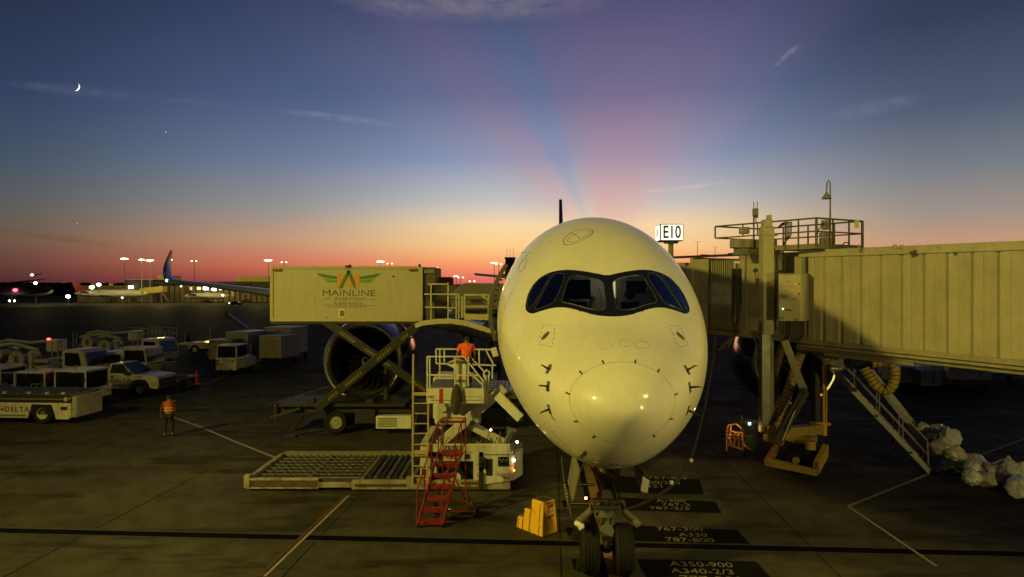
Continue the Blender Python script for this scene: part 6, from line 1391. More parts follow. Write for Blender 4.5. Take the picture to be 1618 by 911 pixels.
mb = MB(); mb.b2(-5,Ls-.1,-y-.03,-y+.02,1.22,1.38); mb.b2(-5,Ls,-y+.05,y,1.0,1.15); mb.build('deck_rail', dark, tr)
for k in range(16): mb = MB(); mb.cyl((-4.4+k*.42,-y+.15,1.46),(-4.4+k*.42,y-.2,1.46),.05,n=10); mb.build('deck_roller', rol, tr, smooth=True)
mb = MB()
for x in (-1.1,.1,1.0,1.8): mb.cyl((x,-y,1.42),(x,-y,1.52),.09,n=12)
mb.cyl((1.95,-y-.06,1.2),(1.95,-y,1.2),.10,n=14); mb.build('guide_roller', vw2, tr)
wheels(tr, (.70,), (-y+.16,), .50, .26); wheels(tr, (.5,-3.6), (y-.15,), .50, .26)
dlogo(tr, (-.62,-y-.003,.68), (90,0,0), 1.15)
# hydrant / reel trucks
def reel_truck(label, loc, rz, s=1.0, cabk=True):
    t = thing('hydrant_truck', label, 'service truck', loc, rz, 'reel trucks parked at the back left'); y = 1.1
    mb = MB(); mb.b2(-4.0,2.3,-.5,.5,.55,.8); mb.b2(-3.6,.6,-y,y,.80,.95); mb.build('chassis_frame', dark, t)
    cx = 2.55
    mb = MB(); mb.prism([(cx-.85,-y,.75),(cx+.85,-y,.75),(cx+.92,-y,1.35),(cx+.62,-y,2.30),(cx+.4,-y,2.42),(cx-.7,-y,2.42),(cx-.85,-y,2.3)], (0,2*y,0)); cb = mb.build('cab', vw, t, bevel=.08, seg=3)
    mb = MB(); mb.prism([(cx-.62,-y-.01,1.42),(cx+.45,-y-.01,1.25),(cx+.50,-y-.01,1.5),(cx+.32,-y-.01,2.2),(cx-.62,-y-.01,2.22)], (0,.02,0)); mb.build('side_window', cwin, cb)
    mb = MB(); mb.prism([(cx+.935,-y+.12,1.38),(cx+.935,y-.12,1.38),(cx+.67,y-.2,2.22),(cx+.67,-y+.2,2.22)], (.02,0,0)); mb.build('windscreen', mat('blue_tinted_glass', (.015,.02,.03), .08, metal=0), cb)
    mb = MB(); mb.b2(cx-1.1,cx-.9,-y,y,.9,2.7); mb.build('headboard', gtube, t) if False else None
    pb = mb = MB(); mb.b2(-.2,.75,-y-.02,y,.95,1.35); mb.b2(-.25,.8,-y-.02,y,1.55,1.75); mb.b2(-.62,-.32,-y-.03,-y+.3,.7,2.2); mb.b2(-2.0,.8,-y,-y+.1,.62,.95); mb.build('equipment_locker', vw2, t, bevel=.03)
    mb = MB(); mb.b2(.1,.95,-.5,.3,2.25,3.0); mb.build('control_box', vw, t, bevel=.04)
    for x, r, z in ((-1.5,.55,1.75),(-3.0,.50,2.1)):
        mb = MB(); mb.lathe([(.001,.0),(r*.3,0),(r*.3,.06),(r*.8,.02),(r,.02),(r,.10),(r*.55,.14),(r*.55,1.4),(r,1.45),(r,1.5),(.001,1.5)], (x,-y-.02,z), (0,1,0), 20); rl_ = mb.build('hose_reel', vw2, t, smooth=True)
        mb = MB(); mb.b2(x-.06,x+.06,-y-.05,-y-.02,z-.2,z+.2); mb.build('reel_hub', dark, rl_)
    mb = MB(); mb.tube([(-4.0,-.3,2.3),(-3.6,-.3,2.75),(-2.8,-.3,2.95),(-1.2,-.3,2.8),(0,-.3,2.9)], .10, 8); mb.tube([(-3.9,-.7,2.5),(-2,-.7,2.75),(-.3,-.7,2.35)], .13, 8); mb.tube([(-3.5,-.9,1.2),(-3.0,-1.0,1.5),(-2.4,-1.0,1.3),(-2.0,-1.0,1.6)], .12, 8); mb.tube([(-4.3,-.8,1.0),(-4.0,-.9,1.5),(-3.7,-.9,1.9)], .08, 8); mb.build('hose_boom', vw2, t, smooth=True)
    mb = MB()
    for x in (-4.2,-3.9,1.05,1.45): mb.bar((x,-y,.9),(x,-y,2.9),.05)
    mb.bar((1.05,-y,2.9),(1.45,-y,2.9),.05); mb.bar((-4.2,-y,2.2),(-3.9,-y,2.2),.05); mb.bar((.8,-y,2.3),(1.4,-y,2.3),.05); mb.bar((1.05,-y,1.6),(1.45,-y,1.6),.05)
    mb.tube([(1.4,-y,2.4),(1.42,-y,3.0),(1.6,-y,3.05),(1.65,-y,2.6)], .04, 6); mb.build('ladder_frame', gtube, t)
    mb = MB(); mb.b2(-4.4,-3.0,-y,y,.6,.8); mb.build('rear_step', vw2, t)
    wheels(t, (2.5,-2.2), (-y+.15,y-.15), .45, .28); return t
rt1 = reel_truck('white hydrant truck with hose reels and a red beacon, at the left behind the tugs', XY(80,44.5), R(-6))
mb = MB(); mb.sph((.25,-.45,3.05),(.13,.09,.06)); mb.build('red_beacon', mat('red_beacon_glow', (1,.1,.05), .3, emit=(1,.05,.03), es=10), rt1, smooth='all')
rt2 = reel_truck('white hydrant truck behind the van, its ladders rising above the other vehicles', XY(207,54), R(-8))
mb = MB()
for i in range(5):
    mb.bar((1.9,-1.1+i*.5,2.45),(1.9,-1.1+i*.5,3.3),.04); mb.bar((3.4,-1.1+i*.5,2.45),(3.4,-1.1+i*.5,3.1),.04)
for z in (2.8,3.2): mb.bar((.8,-1.1,z+.1),(3.4,-1.1,z-.05),.05); mb.bar((.8,1.0,z+.1),(3.4,1.0,z-.05),.05)
mb.build('cab_roof_rack', gtube, rt2)
# crew van
vn = thing('crew_van', 'boxy white crew van with a tall square cab behind the pickup truck', 'van', XY(208,46.2), R(-5))
mb = MB(); mb.prism([(-1.9,-1,.5),(1.75,-1,.5),(1.75,-1,1.35),(1.6,-1,2.35),(.05,-1,2.35),(0,-1,2.05),(-1.75,-1,2.1),(-1.9,-1,1.9)], (0,2,0)); vb = mb.build('body', vw, vn, bevel=.07, seg=3)
mb = MB(); mb.prism([(.15,-1.01,1.45),(1.66,-1.01,1.42),(1.52,-1.01,2.2),(.18,-1.01,2.2)], (0,.02,0)); mb.b2(-1.7,-1.15,-1.01,-.99,1.4,1.9); mb.b2(-.95,-.1,-1.01,-.99,1.35,1.9); mb.build('side_window', cwin, vb)
mb = MB(); mb.prism([(1.77,-.9,1.42),(1.77,.9,1.42),(1.64,.85,2.22),(1.64,-.85,2.22)], (.02,0,0)); mb.build('windscreen', cwin, vb)
wheels(vn, (1.1,-1.1), (-.9,.9), .40, .25, dark)
mb = MB(); mb.b2(1.5,2.7,-.9,.9,.5,1.3); mb.build('front_bay', olive, vn, bevel=.05)
# flat dolly
fd_ = thing('flat_dolly', 'empty dark flat dolly standing right of the van near the cone', 'dolly', XY(283,44.6), R(-4))
mb = MB(); mb.b2(-1.5,1.1,-.8,.8,.42,.55); mb.b2(-1.5,1.1,-.85,-.8,.38,.72); mb.bar((-1.5,0,.45),(-2.6,-.1,.35),.08); mb.build('dolly_deck', dark, fd_, bevel=.02); wheels(fd_, (-1.1,.7), (-.7,.7), .2, .14, dark)
# lettered tractor facing the camera
tl_ = thing('baggage_tractor', 'small white cab tractor facing the camera, lettered TLD on its front', 'baggage tractor', XY(367,49.2), R(0))
mb = MB(); mb.b2(-1.22,.30,-.02,3.0,.35,1.28); mb.build('body', vw, tl_, bevel=.05); mb = MB(); mb.prism([(.30,0,.5),(.62,.5,.5),(.62,3.0,.5),(.30,3.0,.5)], (0,0,.65)); mb.build('side_step', vw2, tl_, bevel=.03)
mb = MB(); mb.b2(-1.16,.36,.0,2.0,2.12,2.22); mb.build('roof', vw, tl_, bevel=.03)
mb = MB()
for x, y_ in ((-1.14,.05),(.28,.05),(.60,1.9),(-1.14,1.9)): mb.bar((x,y_,1.25),(x*.96,y_+.05,2.15),.07)
mb.build('cab_pillar', vw, tl_); mb = MB(); mb.b2(-1.08,.22,.04,.055,1.30,2.12); mb.build('windscreen', cwin, tl_)
mb = MB(); mb.b2(.30,.34,.15,1.8,1.3,2.1); mb.build('side_window', cwin, tl_)
text('TLD', .30, txt_d, tl_, (-.46,-.025,1.06), (90,0,0), 'lettering', .002, .008); dlogo(tl_, (-.44,-.025,.84), (90,0,0), .62)
mb = MB()
for x in (-1.12,-.98,-.02,.12): mb.b2(x-.05,x+.05,-.035,-.02,1.0,1.12)
mb.build('front_lamps', black, tl_); mb = MB(); mb.b2(-1.16,-.96,-.035,-.02,.72,.90); mb.build('warning_plate', mat('orange_plate', (.5,.16,.03), .5), tl_); mb = MB(); mb.b2(-.9,-.7,-.03,-.02,.36,.42); mb.b2(-.2,0,-.03,-.02,.36,.42); mb.build('tow_slots', black, tl_)
for y_ in (.55,2.5):
    for x in (.45,-1.1): wheel(tl_, (x, y_, .3), (1 if x > 0 else -1,0,0), .30, .2, dark)
# luggage carts
def cart(label, loc, rz, w=1.6, l=2.4, h=1.75, curtain=True, grp='covered luggage carts'):
    t = thing('luggage_cart', label, 'luggage cart', loc, rz, grp)
    mb = MB(); mb.b2(-w/2,w/2,-l/2,l/2,.45,.55); mb.bar((0,-l/2,.45),(0,-l/2-.9,.3),.07); mb.build('cart_base', dark, t)
    mb = MB(); mb.b2(-w/2,w/2,-l/2,l/2,.55,h+.35); mb.build('cart_box', vw2 if curtain else cream2, t, bevel=.03)
    mb = MB(); mb.b2(-w/2-.04,w/2+.04,-l/2-.04,l/2+.04,h+.352,h+.42); mb.build('cart_roof', alu, t, bevel=.02)
    mb = MB(); mb.b2(-w*.32,w*.36,-l/2-.02,-l/2-.003,.62,h+.1); mb.build('curtain', mat('curtain_vinyl', (.42,.38,.26), .7, noise=.3, nscale=5), t)
    wheels(t, (-w/2+.15,w/2-.15), (-l/2+.3,l/2-.3), .20, .12, dark); return t
c_ = cart('pale luggage cart standing farther back, left of the second cart behind the lettered tractor', XY(357,56), R(-6), 2.0, 1.8, 1.75, False)
dlogo(c_, (-.1,-.93,1.55), (90,0,0), .9)
cart('cream-fronted cart between the pale cart and the belt loader boom', XY(390,58), R(-10), 2.1, 3.0, 2.3)
cart('luggage cart with bright worn curtain standing alone left of the engine', XY(441,57.5), R(-14), 2.1, 2.6, 2.0)
cart('dark-sided luggage cart just behind the one with the bright curtain', XY(453,61.5), R(-10), 2.6, 3.0, 2.5)
# belt loader
bl = thing('belt_loader', 'white belt loader with its dark conveyor boom raised, far behind the carts', 'belt loader', XY(345,66), R(-2))
mb = MB(); mb.b2(-2.6,1.8,-.9,.9,.55,1.15); mb.b2(-3.6,-2.5,-.8,.8,.85,1.05); mb.build('body', vw, bl, bevel=.05); wheels(bl, (-1.9,1.2), (-.85,.85), .45, .25); dlogo(bl, (-.2,-.91,.85), (90,0,0), 1.3)
mb = MB(); mb.bar((4.9,0,1.2),(1.2,0,3.9),.9,.35); mb.bar((1.4,0,3.7),(.9,0,3.95),1.0,.5); mb.build('conveyor_boom', dark, bl, bevel=.04)
mb = MB(); mb.bar((4.9,-.5,1.3),(1.2,-.5,4.0),.06,.2); mb.bar((3.0,-.4,2.4),(2.0,-.4,.9),.1); mb.bar((-.5,-.7,1.1),(-.5,-.7,2.6),.06); mb.bar((-3,-.7,1.1),(-3,-.7,2),.05); mb.build('boom_rail', gtube, bl)

# ---------------------------------------------------------------- right side, beneath the bridge
pt = thing('pushback_tractor', 'low white pushback tractor with red and white striped bumper seen beneath the bridge', 'pushback tractor', XY(1532,42.3), R(-4))
mb = MB(); mb.prism([(-1.35,0,.42),(-.85,0,.55),(.85,0,.55),(1.35,0,.42),(1.25,0,1.40),(-1.25,0,1.40)], (0,.5,0)); pb = mb.build('front_cowl', vw, pt, bevel=.04)
mb = MB(); mb.b2(-1.5,1.5,.4,4.8,.4,1.15); mb.b2(-3.4,-1.4,.6,4.8,.4,.9); mb.build('chassis_body', vw2, pt, bevel=.06)
mb = MB(); mb.b2(-.85,.85,-.012,-.002,1.27,1.31); mb.b2(-.75,.75,-.012,-.002,1.14,1.18); mb.b2(-.65,.65,-.012,-.002,1.01,1.05); mb.bar((-1.05,-.01,1.38),(-.45,-.01,.72),.06,.02); mb.bar((1.05,-.01,1.38),(.45,-.01,.72),.06,.02); mb.build('cowl_slots', dark, pb)
mb = MB(); mb.prism([(-2.7,-.05,.25),(-.5,-.05,.28),(0,-.05,.5),(.5,-.05,.28),(1.5,-.05,.25),(1.5,-.05,.62),(-2.7,-.05,.62)], (0,.08,0)); bp_ = mb.build('bumper', mat('red_bumper', (.20,.03,.02), .6, noise=.3), pt)
mb = MB()
for k in range(20):
    x = -2.6+k*.21; s = 1 if x > 0 else -1; mb.prism([(x,-.055,.3),(x+.06,-.055,.3),(x+.06+.14*s,-.055,.58),(x+.14*s,-.055,.58)], (0,-.006,0))
mb.build('bumper_stripes', mat('stripe_white', (.3,.26,.18), .6), bp_)
mb = MB(); mb.b2(-1.1,.9,2.0,3.6,1.5,2.2); mb.build('cab_glass', cwin, pt, bevel=.05); mb = MB(); mb.b2(-1.2,1.0,1.9,3.7,2.2,2.3); 
for x in (-1.15,.95): mb.bar((x,1.95,1.1),(x,1.95,2.25),.07)
mb.build('cab_frame', dark, pt, bevel=.03)
for x in (-1.4,1.4):
    for y_ in (1.0,4.0): wheel(pt, (x, y_, .5), (1 if x > 0 else -1,0,0), .5, .35, dark)
def bx_thing(name, label, cat, px0, px1, D, z0, z1, dep, m, grp=None):
    a = (px0-CX)/F*D; b = (px1-CX)/F*D; t = thing(name, label, cat, ((a+b)/2, D, 0), R(-3), grp); w = b-a
    mb = MB(); mb.b2(-w/2,w/2,0,dep,max(z0,.30),z1); mb.build('casing', m, t, bevel=.04)
    mb = MB()
    for k in range(int(w/.5)): mb.b2(-w/2+.2+k*.5, -w/2+.24+k*.5, -.012, 0, max(z0,.3)+.1, z1-.1)
    mb.build('casing_rib', dark, t)
    for x in (-w/2+.25,w/2-.25): wheel(t, (x, .35, .2), (0,-1,0), .2, .15, dark)
    return t
bx_thing('ground_power_unit', 'grey boxy ground unit right of the yellow hose beneath the bridge', 'ground unit', 1418, 1444, 42, .45, 1.45, 2, vw2)
bx_thing('ground_power_unit', 'pale grey wheeled ground unit just left of the pushback tractor', 'ground unit', 1456, 1488, 41, .4, 1.35, 2.2, vw2)
bx_thing('cargo_container', 'tan cargo container dimly visible under the bridge behind the ground units', 'container', 1418, 1434, 56, .6, 3.2, 2, cream2)
bx_thing('cargo_container', 'dark netted cargo container between the tan and pale containers under the bridge', 'container', 1436, 1462, 56, .6, 3.2, 2, dark)
bx_thing('cargo_container', 'pale cargo container behind the pushback tractor under the bridge', 'container', 1466, 1494, 55, .6, 2.9, 2, vw2)
ds = thing('dolly_train', 'row of dark empty container dollies at the right edge beneath the bridge', 'dollies', XY(1610,46), R(0))
mb = MB()
for z in (.5,.9): mb.b2(-3.2,3.5,-.05,.05,z,z+.08)
mb.b2(-3.2,3.5,0,1.8,.45,.55)
for x in (-3,-1.4,.2,1.8,3.2): mb.bar((x,0,.3),(x,0,1.5),.07)
mb.build('dolly_frame', gtube, ds)
for x in (-2.6,-.6,1.6,3.0): wheel(ds, (x,.1,.2), (0,-1,0), .2, .14, dark)
# ---------------------------------------------------------------- far side of the field
Df_ = 335.0
def fx(px, D=Df_): return (px-CX)/F*D
def fz(py, D=Df_): return H-(py-CY)/F*D
wallf = mat('concourse_wall', (.20,.18,.12), .7, noise=.3, nscale=.15); wall_d = mat('dark_concourse_wall', (.05,.045,.04), .8, noise=.3, nscale=.2)
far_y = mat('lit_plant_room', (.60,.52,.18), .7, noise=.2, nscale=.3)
litp = mat('lit_concourse_window', (1,.9,.6), .4, emit=(1,.80,.42), es=.9); litb = mat('bright_bay_light', (1,.95,.8), .4, emit=(1,.93,.78), es=9)
def fbox(mb, p0, p1, y0, y1, D=Df_, dep=12): mb.b2(fx(p0,D), fx(p1,D), D, D+dep, max(fz(y1,D),0), fz(y0,D))
con = thing('concourse_building', 'long low airport concourse across the field with lit windows and roof plant rooms', 'building', (fx(320), Df_, 0))
mb = MB(); fbox(mb,205,445,446,482); fbox(mb,445,800,450,482,Df_,12); mb.build('wall', wallf, con, True)
mb = MB(); fbox(mb,197,242,441.5,456,Df_-4,16); fbox(mb,242,440,444.5,449,Df_-3,20); fbox(mb,398,470,446,455,Df_-6,20); mb.build('upper_storey', wall_d, con, True)
mb = MB(); fbox(mb,196.5,243,440.8,442,Df_-5,18); mb.build('roof_edge', vw2, con, True)
mb = MB(); fbox(mb,249,274,435,442.5,Df_+4,8); pr_ = mb.build('roof_plant_room', far_y, con, True)
mb = MB(); fbox(mb,373,425,436,444.5,Df_+4,8); mb.build('roof_plant_room', far_y, con, True)
mb = MB(); 
for p in (254,259,264,269): mb.b2(fx(p), fx(p+.4), Df_+3.9, Df_+4, fz(442), fz(435.6))
mb.build('panel_gap', wall_d, pr_, True)
for p0, p1, y0, y1 in ((300,303,453,458),(311,317,453,457.5),(346,350,453,458),(366,371,459,468),(375,377,457,461),(388,391,460,463),(404,409,456,460),(418,421,459,463)):
    mb = MB(); fbox(mb,p0,p1,y0,y1,Df_-.4,.3); mb.build('lit_window', litp if p0 != 366 else far_y, con, True)
for p0, p1, y0, y1 in ((321,328.5,452.8,457.6),(335,341,455,459),(203,210,451.5,455.5)):
    mb = MB(); fbox(mb,p0,p1,y0,y1,Df_-6,.3); mb.build('bay_floodlight', litb, con, True)
mb = MB()
for k in range(22): p = 250+k*8.6; mb.b2(fx(p), fx(p+.8), Df_-.5, Df_, 0, fz(449))
mb.build('facade_pier', wall_d, con, True)
lw = thing('hangar_shed', 'low pale corrugated shed left of the concourse across the field', 'building', (fx(160,330), 330, 0))
mb = MB(); fbox(mb,122,205,451,482,330,14); mb.build('wall', mat('corrugated_tan', (.24,.21,.13), .7, noise=.2, nscale=.3), lw, True)
mb = MB()
for k in range(28): p = 123+k*2.9; mb.b2(fx(p,330), fx(p+.6,330), 329.8, 330, 0, fz(452,330))
mb.build('wall_rib', wall_d, lw, True)
mb = MB(); fbox(mb,172,175,447,452,330,2); fbox(mb,145,147.5,447,452,330,2); mb.build('roof_vent', far_y, lw, True)
jb = thing('far_jet_bridge', 'small yellow-lit jet bridge with stairs at the distant concourse', 'jet bridge', (fx(240,322), 322, 0))
mb = MB(); D = 322; mb.prism([(fx(220,D),D,fz(455,D)),(fx(257,D),D,fz(451.5,D)),(fx(257,D),D,fz(461,D)),(fx(220,D),D,fz(465,D))], (0,4,0)); mb.build('tunnel', far_y, jb, True)
mb = MB(); 
for p in (236,252): mb.b2(fx(p,D), fx(p+2,D), D+1, D+2, 0, fz(462,D))
mb.bar((fx(258,D),D,fz(463,D)),(fx(266,D),D,.5),1,.5); mb.build('bridge_leg', olive, jb, True)
def far_plane(label, px_tail, px_nose, D, zc, r, tail_h, finm, bodym, eng=True, lit=True, fin_dx=0):
    t = thing('distant_airliner', label, 'airliner', (fx((px_tail+px_nose)/2,D), D, 0), 0, 'airliners parked across the field')
    a, b = fx(px_tail,D), fx(px_nose,D); ln = b-a
    mb = MB(); mb.lathe([(.05,0),(r*.35,ln*.03),(r*.8,ln*.14),(r,ln*.28),(r,ln*.86),(r*.85,ln*.93),(r*.5,ln*.98),(.05,ln)], (a,D,zc), (1,0,0), 16); f_ = mb.build('fuselage', bodym, t, True, smooth='all')
    mb = MB(); mb.prism([(a+ln*.02,D,zc+r*.5),(a+ln*.16,D,zc+r*.8),(a+ln*.05+fin_dx,D,zc+tail_h),(a-ln*.03+fin_dx,D,zc+tail_h)], (0,.3,0)); mb.build('tail_fin', finm, t, True)
    mb = MB(); mb.prism([(a+ln*.55,D,zc-r*.5),(a+ln*.40,D,zc-r*.5),(a+ln*.30,D-14,zc-r*.1),(a+ln*.36,D-14,zc-r*.1)], (0,0,.3)); mb.prism([(a+ln*.55,D,zc-r*.5),(a+ln*.40,D,zc-r*.5),(a+ln*.30,D+14,zc-r*.1),(a+ln*.36,D+14,zc-r*.1)], (0,0,.3)); mb.build('wing', wing_grey, t, True)
    mb = MB(); mb.b2(a+ln*.88,b-ln*.04,D-r*.75,D-r*.2,zc+r*.15,zc+r*.45); mb.build('cockpit_windows', black, f_, True)
    mb = MB(); mb.lathe([(.4,0),(.75,.6),(.8,2.2),(.4,3.6)], (a+ln*(.14 if eng else .45),D-r-1.1,zc+(r*.2 if eng else -r*.9)), (1,0,0), 12); mb.build('engine', dark, t, True, smooth=True)
    mb = MB()
    for x, y_ in ((.86,0),(.48,-2),(.48,2)): mb.bar((a+ln*x,D+y_,zc-r*.7),(a+ln*x,D+y_,.3),.2); mb.cyl((a+ln*x,D+y_-.3,.45),(a+ln*x,D+y_+.3,.45),.45,n=10)
    mb.build('landing_gear', black, t, True)
    return t
sil = mat('far_silver_paint', (.40,.40,.36), .35, coat=.5); redt = mat('far_red_tail', (.22,.02,.02), .4)
p1_ = far_plane('silver twin-jet with red tail fin parked side-on at the left of the far concourse', 117, 233, 312, 4.4, 1.75, 5.2, redt, sil)
p2_ = far_plane('small white regional jet with dark tail in front of the far concourse', 292, 362, 318, 3.3, 1.4, 4.6, mat('dark_tail', (.05,.02,.03), .4), mat('far_white_paint', (.5,.5,.46), .35, coat=.5))
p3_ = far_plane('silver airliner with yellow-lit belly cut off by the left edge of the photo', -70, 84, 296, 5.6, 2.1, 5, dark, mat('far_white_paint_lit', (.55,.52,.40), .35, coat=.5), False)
# big dark wing of a nearer aircraft at the far left
dk = thing('dark_aircraft_wing', 'long dark wing and tail of a taxiing airliner at the far left edge', 'airliner', (fx(20,250), 250, 0))
mb = MB(); D = 250; mb.prism([(fx(-30,D),D,fz(450,D)),(fx(40,D),D,fz(443,D)),(fx(78,D),D,fz(439.5,D)),(fx(40,D),D,fz(445.5,D)),(fx(-30,D),D,fz(456,D))], (0,.5,0)); mb.build('wing', black, dk, True)
mb = MB(); mb.lathe([(.1,0),(1.6,3),(1.9,8),(1.9,20),(1.2,27),(.1,29)], (fx(-40,D),D,fz(459,D)), (1,0,.02), 14); mb.build('fuselage', mat('far_dark_hull', (.10,.10,.10), .4), dk, True, smooth='all')
mb = MB(); mb.bar((fx(-5,D),D,fz(462,D)),(fx(-5,D),D,.1),.3); mb.bar((fx(18,D),D,fz(462,D)),(fx(18,D),D,.1),.3); mb.build('landing_gear', black, dk, True)
mb = MB(); mb.sph(W(24,458,248), (.85,.6,.6)); mb.build('beacon_light', mat('strong_red_light', (1,.1,.1), .3, emit=(1,.03,.05), es=14), dk, True, smooth='all')
mb = MB(); mb.sph(W(15,475,248), .3); mb.sph(W(23,475,248), .3); mb.build('landing_lights', lamp_w, dk, True, smooth='all')
# service vehicles, tiny
for px, py, w, label in ((373,480,4.6,'dark car with a red tail light driving on the far apron'),(262,474.5,3.4,'tiny pale pickup parked at the far concourse'),(390,476,5,'dark tug and carts beside the far concourse'),(330,476.5,4,'dark loader beneath the regional jet')):
    D = H*F/(py+1.5-CY); c = thing('distant_vehicle', label, 'vehicle', ((px-CX)/F*D, D, 0), 0, 'vehicles on the far apron'); mb = MB(); m_ = dark if 'dark' in label else vw
    mb.prism([(-w/2,-1,.3),(w/2,-1,.3),(w/2,-1,.9),(w*.3,-1,1.0),(w*.15,-1,1.6),(-w*.25,-1,1.6),(-w*.4,-1,1.0),(-w/2,-1,.9)], (0,2,0)); mb.build('body', m_, c, bevel=.1); mb = MB()
    for x in (-w*.3,w*.3): mb.cyl((x,-1.05,.33),(x,1.05,.33),.33,n=12)
    mb.build('wheels', black, c)
    if 'red' in label: mb = MB(); mb.sph((-w/2,-1.1,.8),.22); mb.build('tail_light', mat('warm_tail_light', (1,.4,.3), .3, emit=(1,.35,.2), es=14), c, smooth='all')
# control tower head behind the nose
tw = thing('control_tower', 'dark ramp control tower just visible behind the airliner left of its nose', 'tower', (fx(803,260), 260, 0))
mb = MB(); D = 260; mb.prism([(fx(797,D),D,fz(406,D)),(fx(815,D),D,fz(406,D)),(fx(813,D),D,fz(413,D)),(fx(799,D),D,fz(413,D))], (0,5,0)); mb.build('tower_cab', black, tw, True)
mb = MB(); mb.b2(fx(798,D),fx(814,D),D+.5,D+4.5,0,fz(413,D)); mb.build('tower_shaft', olive, tw, True)
mb = MB()
for p in (801,806,811): mb.bar((fx(p,D),D+2,fz(406,D)),(fx(p,D),D+2,fz(392,D)),.12)
mb.build('tower_antennas', dark, tw, True)
# floodlight masts
def mast(px, ytop, ybase, D, kind, label, heads=(-1,1), pole_m=olive):
    t = thing('floodlight_mast', label, 'floodlight mast', (fx(px,D), D, 0), 0, 'floodlight masts on the horizon'); zt = fz(ytop,D); s = D/F
    mb = MB(); mb.tube([(0,0,0),(0,0,zt)], [s*.62, s*.36], 8); mb.bar((-s*5,0,zt+s*.4),(s*5,0,zt+s*.4),s*.35); mb.build('pole', pole_m, t)
    for k, (dx, r) in enumerate(kind):
        mb = MB(); mb.sph((dx*s, -s, zt+s*.9), (r*s*1.3, r*s*.6, r*s*.55), 10, 6); mb.build('lamp_head', lamp_y if r < 1.6 else lamp_w, t, smooth='all')
    return t
big = ((-4.2,1.5),(-1.4,1.9),(1.6,1.6),(4.4,1.4)); two = ((-3.5,1.1),(3.5,1.1)); lampm = mat('lit_pole', (.6,.55,.4), .5)
ML = [(197,409.5,441,340,big,'bright floodlight mast, leftmost on the horizon',olive),(224,411,441,330,((-2.5,1.4),(0,1.8),(3,1.3)),'bright mast on a pale pole, left one of the close pair',lampm),(237,412,441,330,big,'bright mast on a pale pole, right one of the close pair',lampm),
 (307,413,443,360,two,'twin-lamp mast standing alone right of the dark winglet',olive),(270,411,443,345,((-1.5,1.9),(1.5,1.2)),'bright floodlight mast half hidden by the winglet',olive),(424,412,437,350,big,'bright floodlight mast at the left end of the catering box',olive),(449,415,445,380,two,'thin twin-lamp mast just right of the catering box left end',olive),
 (601,414,445,360,big,'bright mast above the middle of the catering box',olive),(616,417,445,400,two,'small twin-lamp mast right of the bright one above the catering box',olive),
 (690,424,450,380,((0,1.3),),'single lamp mast at the front end of the catering box',olive),(721,437,452,420,((-3,.9),(0,1.0),(2,.8)),'low lamp mast above the grey lettered box',olive),(728,439,452,430,two,'tiny mast beside the low lamp mast above the grey lettered box',olive),
 (781,416,460,300,((-4,1.2),(0,1.7),(3,1.4)),'tall mast beside the open aircraft door',olive),(788,418,460,330,two,'thinner tall mast right behind the one by the aircraft door',olive),(746,445,455,500,two,'tiny distant lamp low on the horizon between the two masts',olive),
 (1102,382,420,200,(),'unlit twin-arm mast right of the gate sign',olive),(1130,390,420,230,(),'smaller unlit twin-arm mast near the bridge railing',olive)]
for px, yt, yb_, D, kd, lb, pm in ML: mast(px, yt, yb_, D, kd, lb, pole_m=pm)
# stray bright lights
def star(px, py, D, r, m, label, name='apron_light', cat='light'):
    p = W(px,py,D); t = thing(name, label, cat, (p.x, D, 0 if name == 'apron_light' else p.z), 0); z0 = p.z if name == 'apron_light' else 0
    mb = MB(); mb.sph((0,0,z0), (r*1.1,r*.6,r*.75), 10, 6); mb.build('lamp_head', m, t, smooth='all')
    if name == 'apron_light': mb = MB(); mb.bar((0,.3,0),(0,.3,z0),.18); mb.build('light_pole', olive, t)
star(145,453.5,300,1.0,lamp_w,'bright white light above the rear of the silver twin-jet'); star(156,449.5,300,.9,lamp_w,'higher of two bright white lights above the silver twin-jet')
star(107.5,468,290,.9,lamp_w,'bright star-like light at the tail of the silver twin-jet'); star(56,447,300,.7,lamp_w,'small white light above the airliner at the left edge'); star(193,470,305,.35,lamp_w,'small white light low beside the silver twin-jet fuselage'); star(352,466,310,.45,lamp_w,'small light at the nose of the regional jet')
star(286,452,330,.35,lamp_w,'tiny white light at the dark tail of the regional jet')
star(122,352.5,2400,1.1,mat('faint_aircraft_light', (1,1,1), .3, emit=(1,.86,.62), es=1.4),'thin bright streak of a distant aircraft low in the left sky','distant_aircraft_light','aircraft light')
star(262,208.5,3000,1.8,mat('planet_glow', (1,1,1), .3, emit=(1,1,1), es=1.6),'pinpoint bright planet right of and below the moon','planet','planet')
# landing aircraft at the left
la = thing('approaching_aircraft', 'tiny dark aircraft with a bright landing light above the left horizon', 'aircraft', tuple(W(55,434,900)))
mb = MB(); mb.tube([(-3,0,0),(8,0,1.2)], [.9,.5], 8); mb.prism([(6.5,0,1),(8,0,1.2),(9,0,3.5),(8.2,0,3.5)], (0,.3,0)); mb.build('fuselage', black, la); mb = MB(); mb.sph((-3,-1,0),(1.6,1,1.2)); mb.build('landing_light', lamp_c, la, smooth='all')
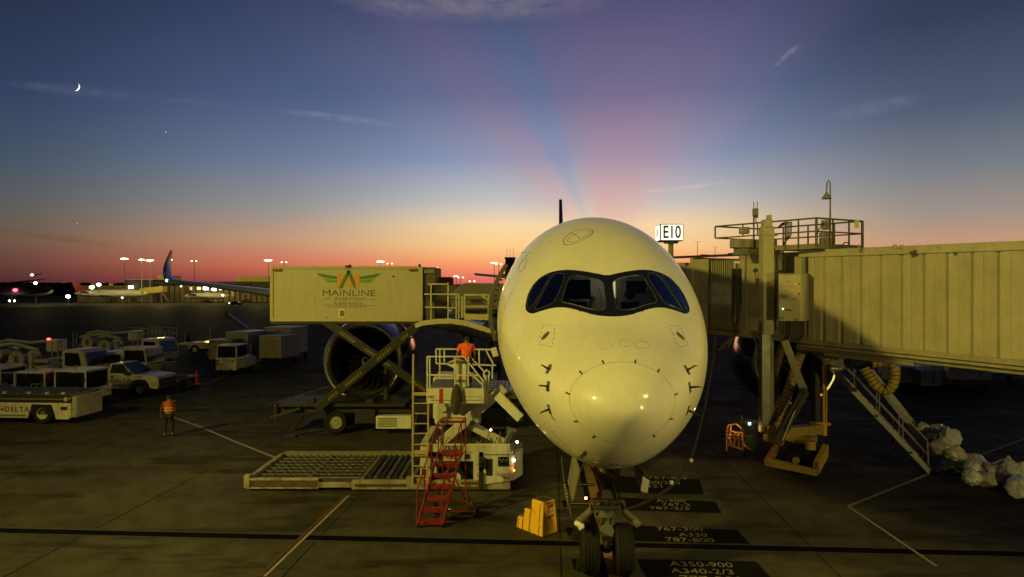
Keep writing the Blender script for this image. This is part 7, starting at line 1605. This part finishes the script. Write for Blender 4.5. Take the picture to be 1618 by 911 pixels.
# moon
mo = W(122,138,3000); mb = MB(); r = 18.0; P = []
for k in range(25): a = R(-100+200*k/24); P.append((r*math.cos(a), 0, r*math.sin(a)))
for k in range(1, 24): a = R(100-200*k/24); P.append((r*.62*math.cos(a)-0*r, 0, r*math.sin(a)))
P = [(x-.35*r, y, z) for x, y, z in P]
mb.add([(x, 0, z) for x, y, z in P]+[(x, 1.5, z) for x, y, z in P], [(k, k+1, len(P)-1-k, len(P)-k) if k > 0 else (0, 1, len(P)-1) for k in range(24)][:24])
mn = mb.build('crescent_moon', mat('moonlit_rock', (.9,.88,.8), .9, emit=(1,.95,.82), es=1.5), None); mn.location = mo; mn.rotation_euler = (0, R(28), 0); tag(mn, 'thin bright crescent moon in the upper left of the sky', 'moon')
# tree line on the horizon
import mathutils.noise as mno
treem = mat('dark_tree_foliage', (.012,.014,.010), .95, noise=.4, nscale=.3)
def treeline(name, p0, p1, D, hpx, seed, label):
    mb = MB(); n = int((p1-p0)/1.2); rr = random.Random(seed)
    for k in range(n):
        px = p0+(p1-p0)*k/n; h = (hpx+1.6*mno.noise(Vector((px*.06, seed, 0)))+.9*rr.random())*D/F+H; w = rr.uniform(2.2,4.2)
        c = Vector(((px-CX)/F*D, D+rr.uniform(-6,6), h*.5)); 
        for j in range(3): mb.sph(c+Vector((rr.uniform(-1.5,1.5),rr.uniform(-2,2),(j-1)*h*.32)), (w*rr.uniform(.7,1.2), w, h*rr.uniform(.2,.3)), 6, 5)
    o = mb.build(name, treem, None); o['kind'] = 'stuff'; o['label'] = label; o['category'] = 'trees'; return o
treeline('tree_line', -120, 205, 700, 8.5, 1, 'dark line of trees low on the horizon at the left')
treeline('tree_line', 430, 900, 520, 6, 5, 'dark line of trees on the horizon behind the catering truck')
treeline('tree_line', 1080, 1750, 420, 8, 9, 'dark line of trees on the horizon behind the bridge')
# light from the far masts, falling on the far apron
def pl(px, D, z, pw, c=(1,.76,.16)):
    l = bpy.data.lights.new('mast_lamp', 'POINT'); l.energy = pw; l.color = c; l.shadow_soft_size = 1.5; o = bpy.data.objects.new('mast_lamp', l); C.objects.link(o); o.location = (fx(px,D), D, z)
for px, pw in ((60,7000),(185,9000),(255,10000),(330,9000),(410,8000)): pl(px, 296, 17, pw)
pl(700, 310, 17, 6000)
# terminal behind the viewpoint (reflected in the nose and windscreens)
tb = thing('terminal_building', 'terminal concourse wall with dim window band behind the viewpoint', 'building', (0, -1.2, 0))
mb = MB(); mb.b2(-90,90,-14,-1.2,0,4.3); mb.b2(-90,90,-14,-1.2,8.3,13.5); mb.b2(-90,90,-14,-6,4.3,8.3); mb.build('wall', wallf, tb, False)
for k in range(24):
    mb = MB(); x = -86+k*7.4; mb.b2(x-.2,x+.2,-1.5,-1.0,4.3,8.3); mb.build('window_mullion', dark, tb)
mb = MB()
for k in range(12): mb.b2(-80+k*14,-74+k*14,-5.98,-5.9,6.8,7.1)
mb.build('nose_fill_strips', mat('nose_fill_glow', (1,.9,.7), .4, emit=(1,.84,.5), es=5), tb)  # unseen glowing strips added to lift the shaded underside of the nose
mb = MB(); mb.b2(14.7,15.3,-1.15,-.95,5.0,5.5); mb.build('fill_lamp_box', olive, tb)  # housing made up for the added fill lamp, out of view
mb = MB(); mb.bar((-29,-2,13.5),(-29,-2,19.6),.25); mb.b2(-30.2,-27.8,-1.6,-.9,19.2,20.3); mb.build('roof_floodlight_pole', olive, tb)
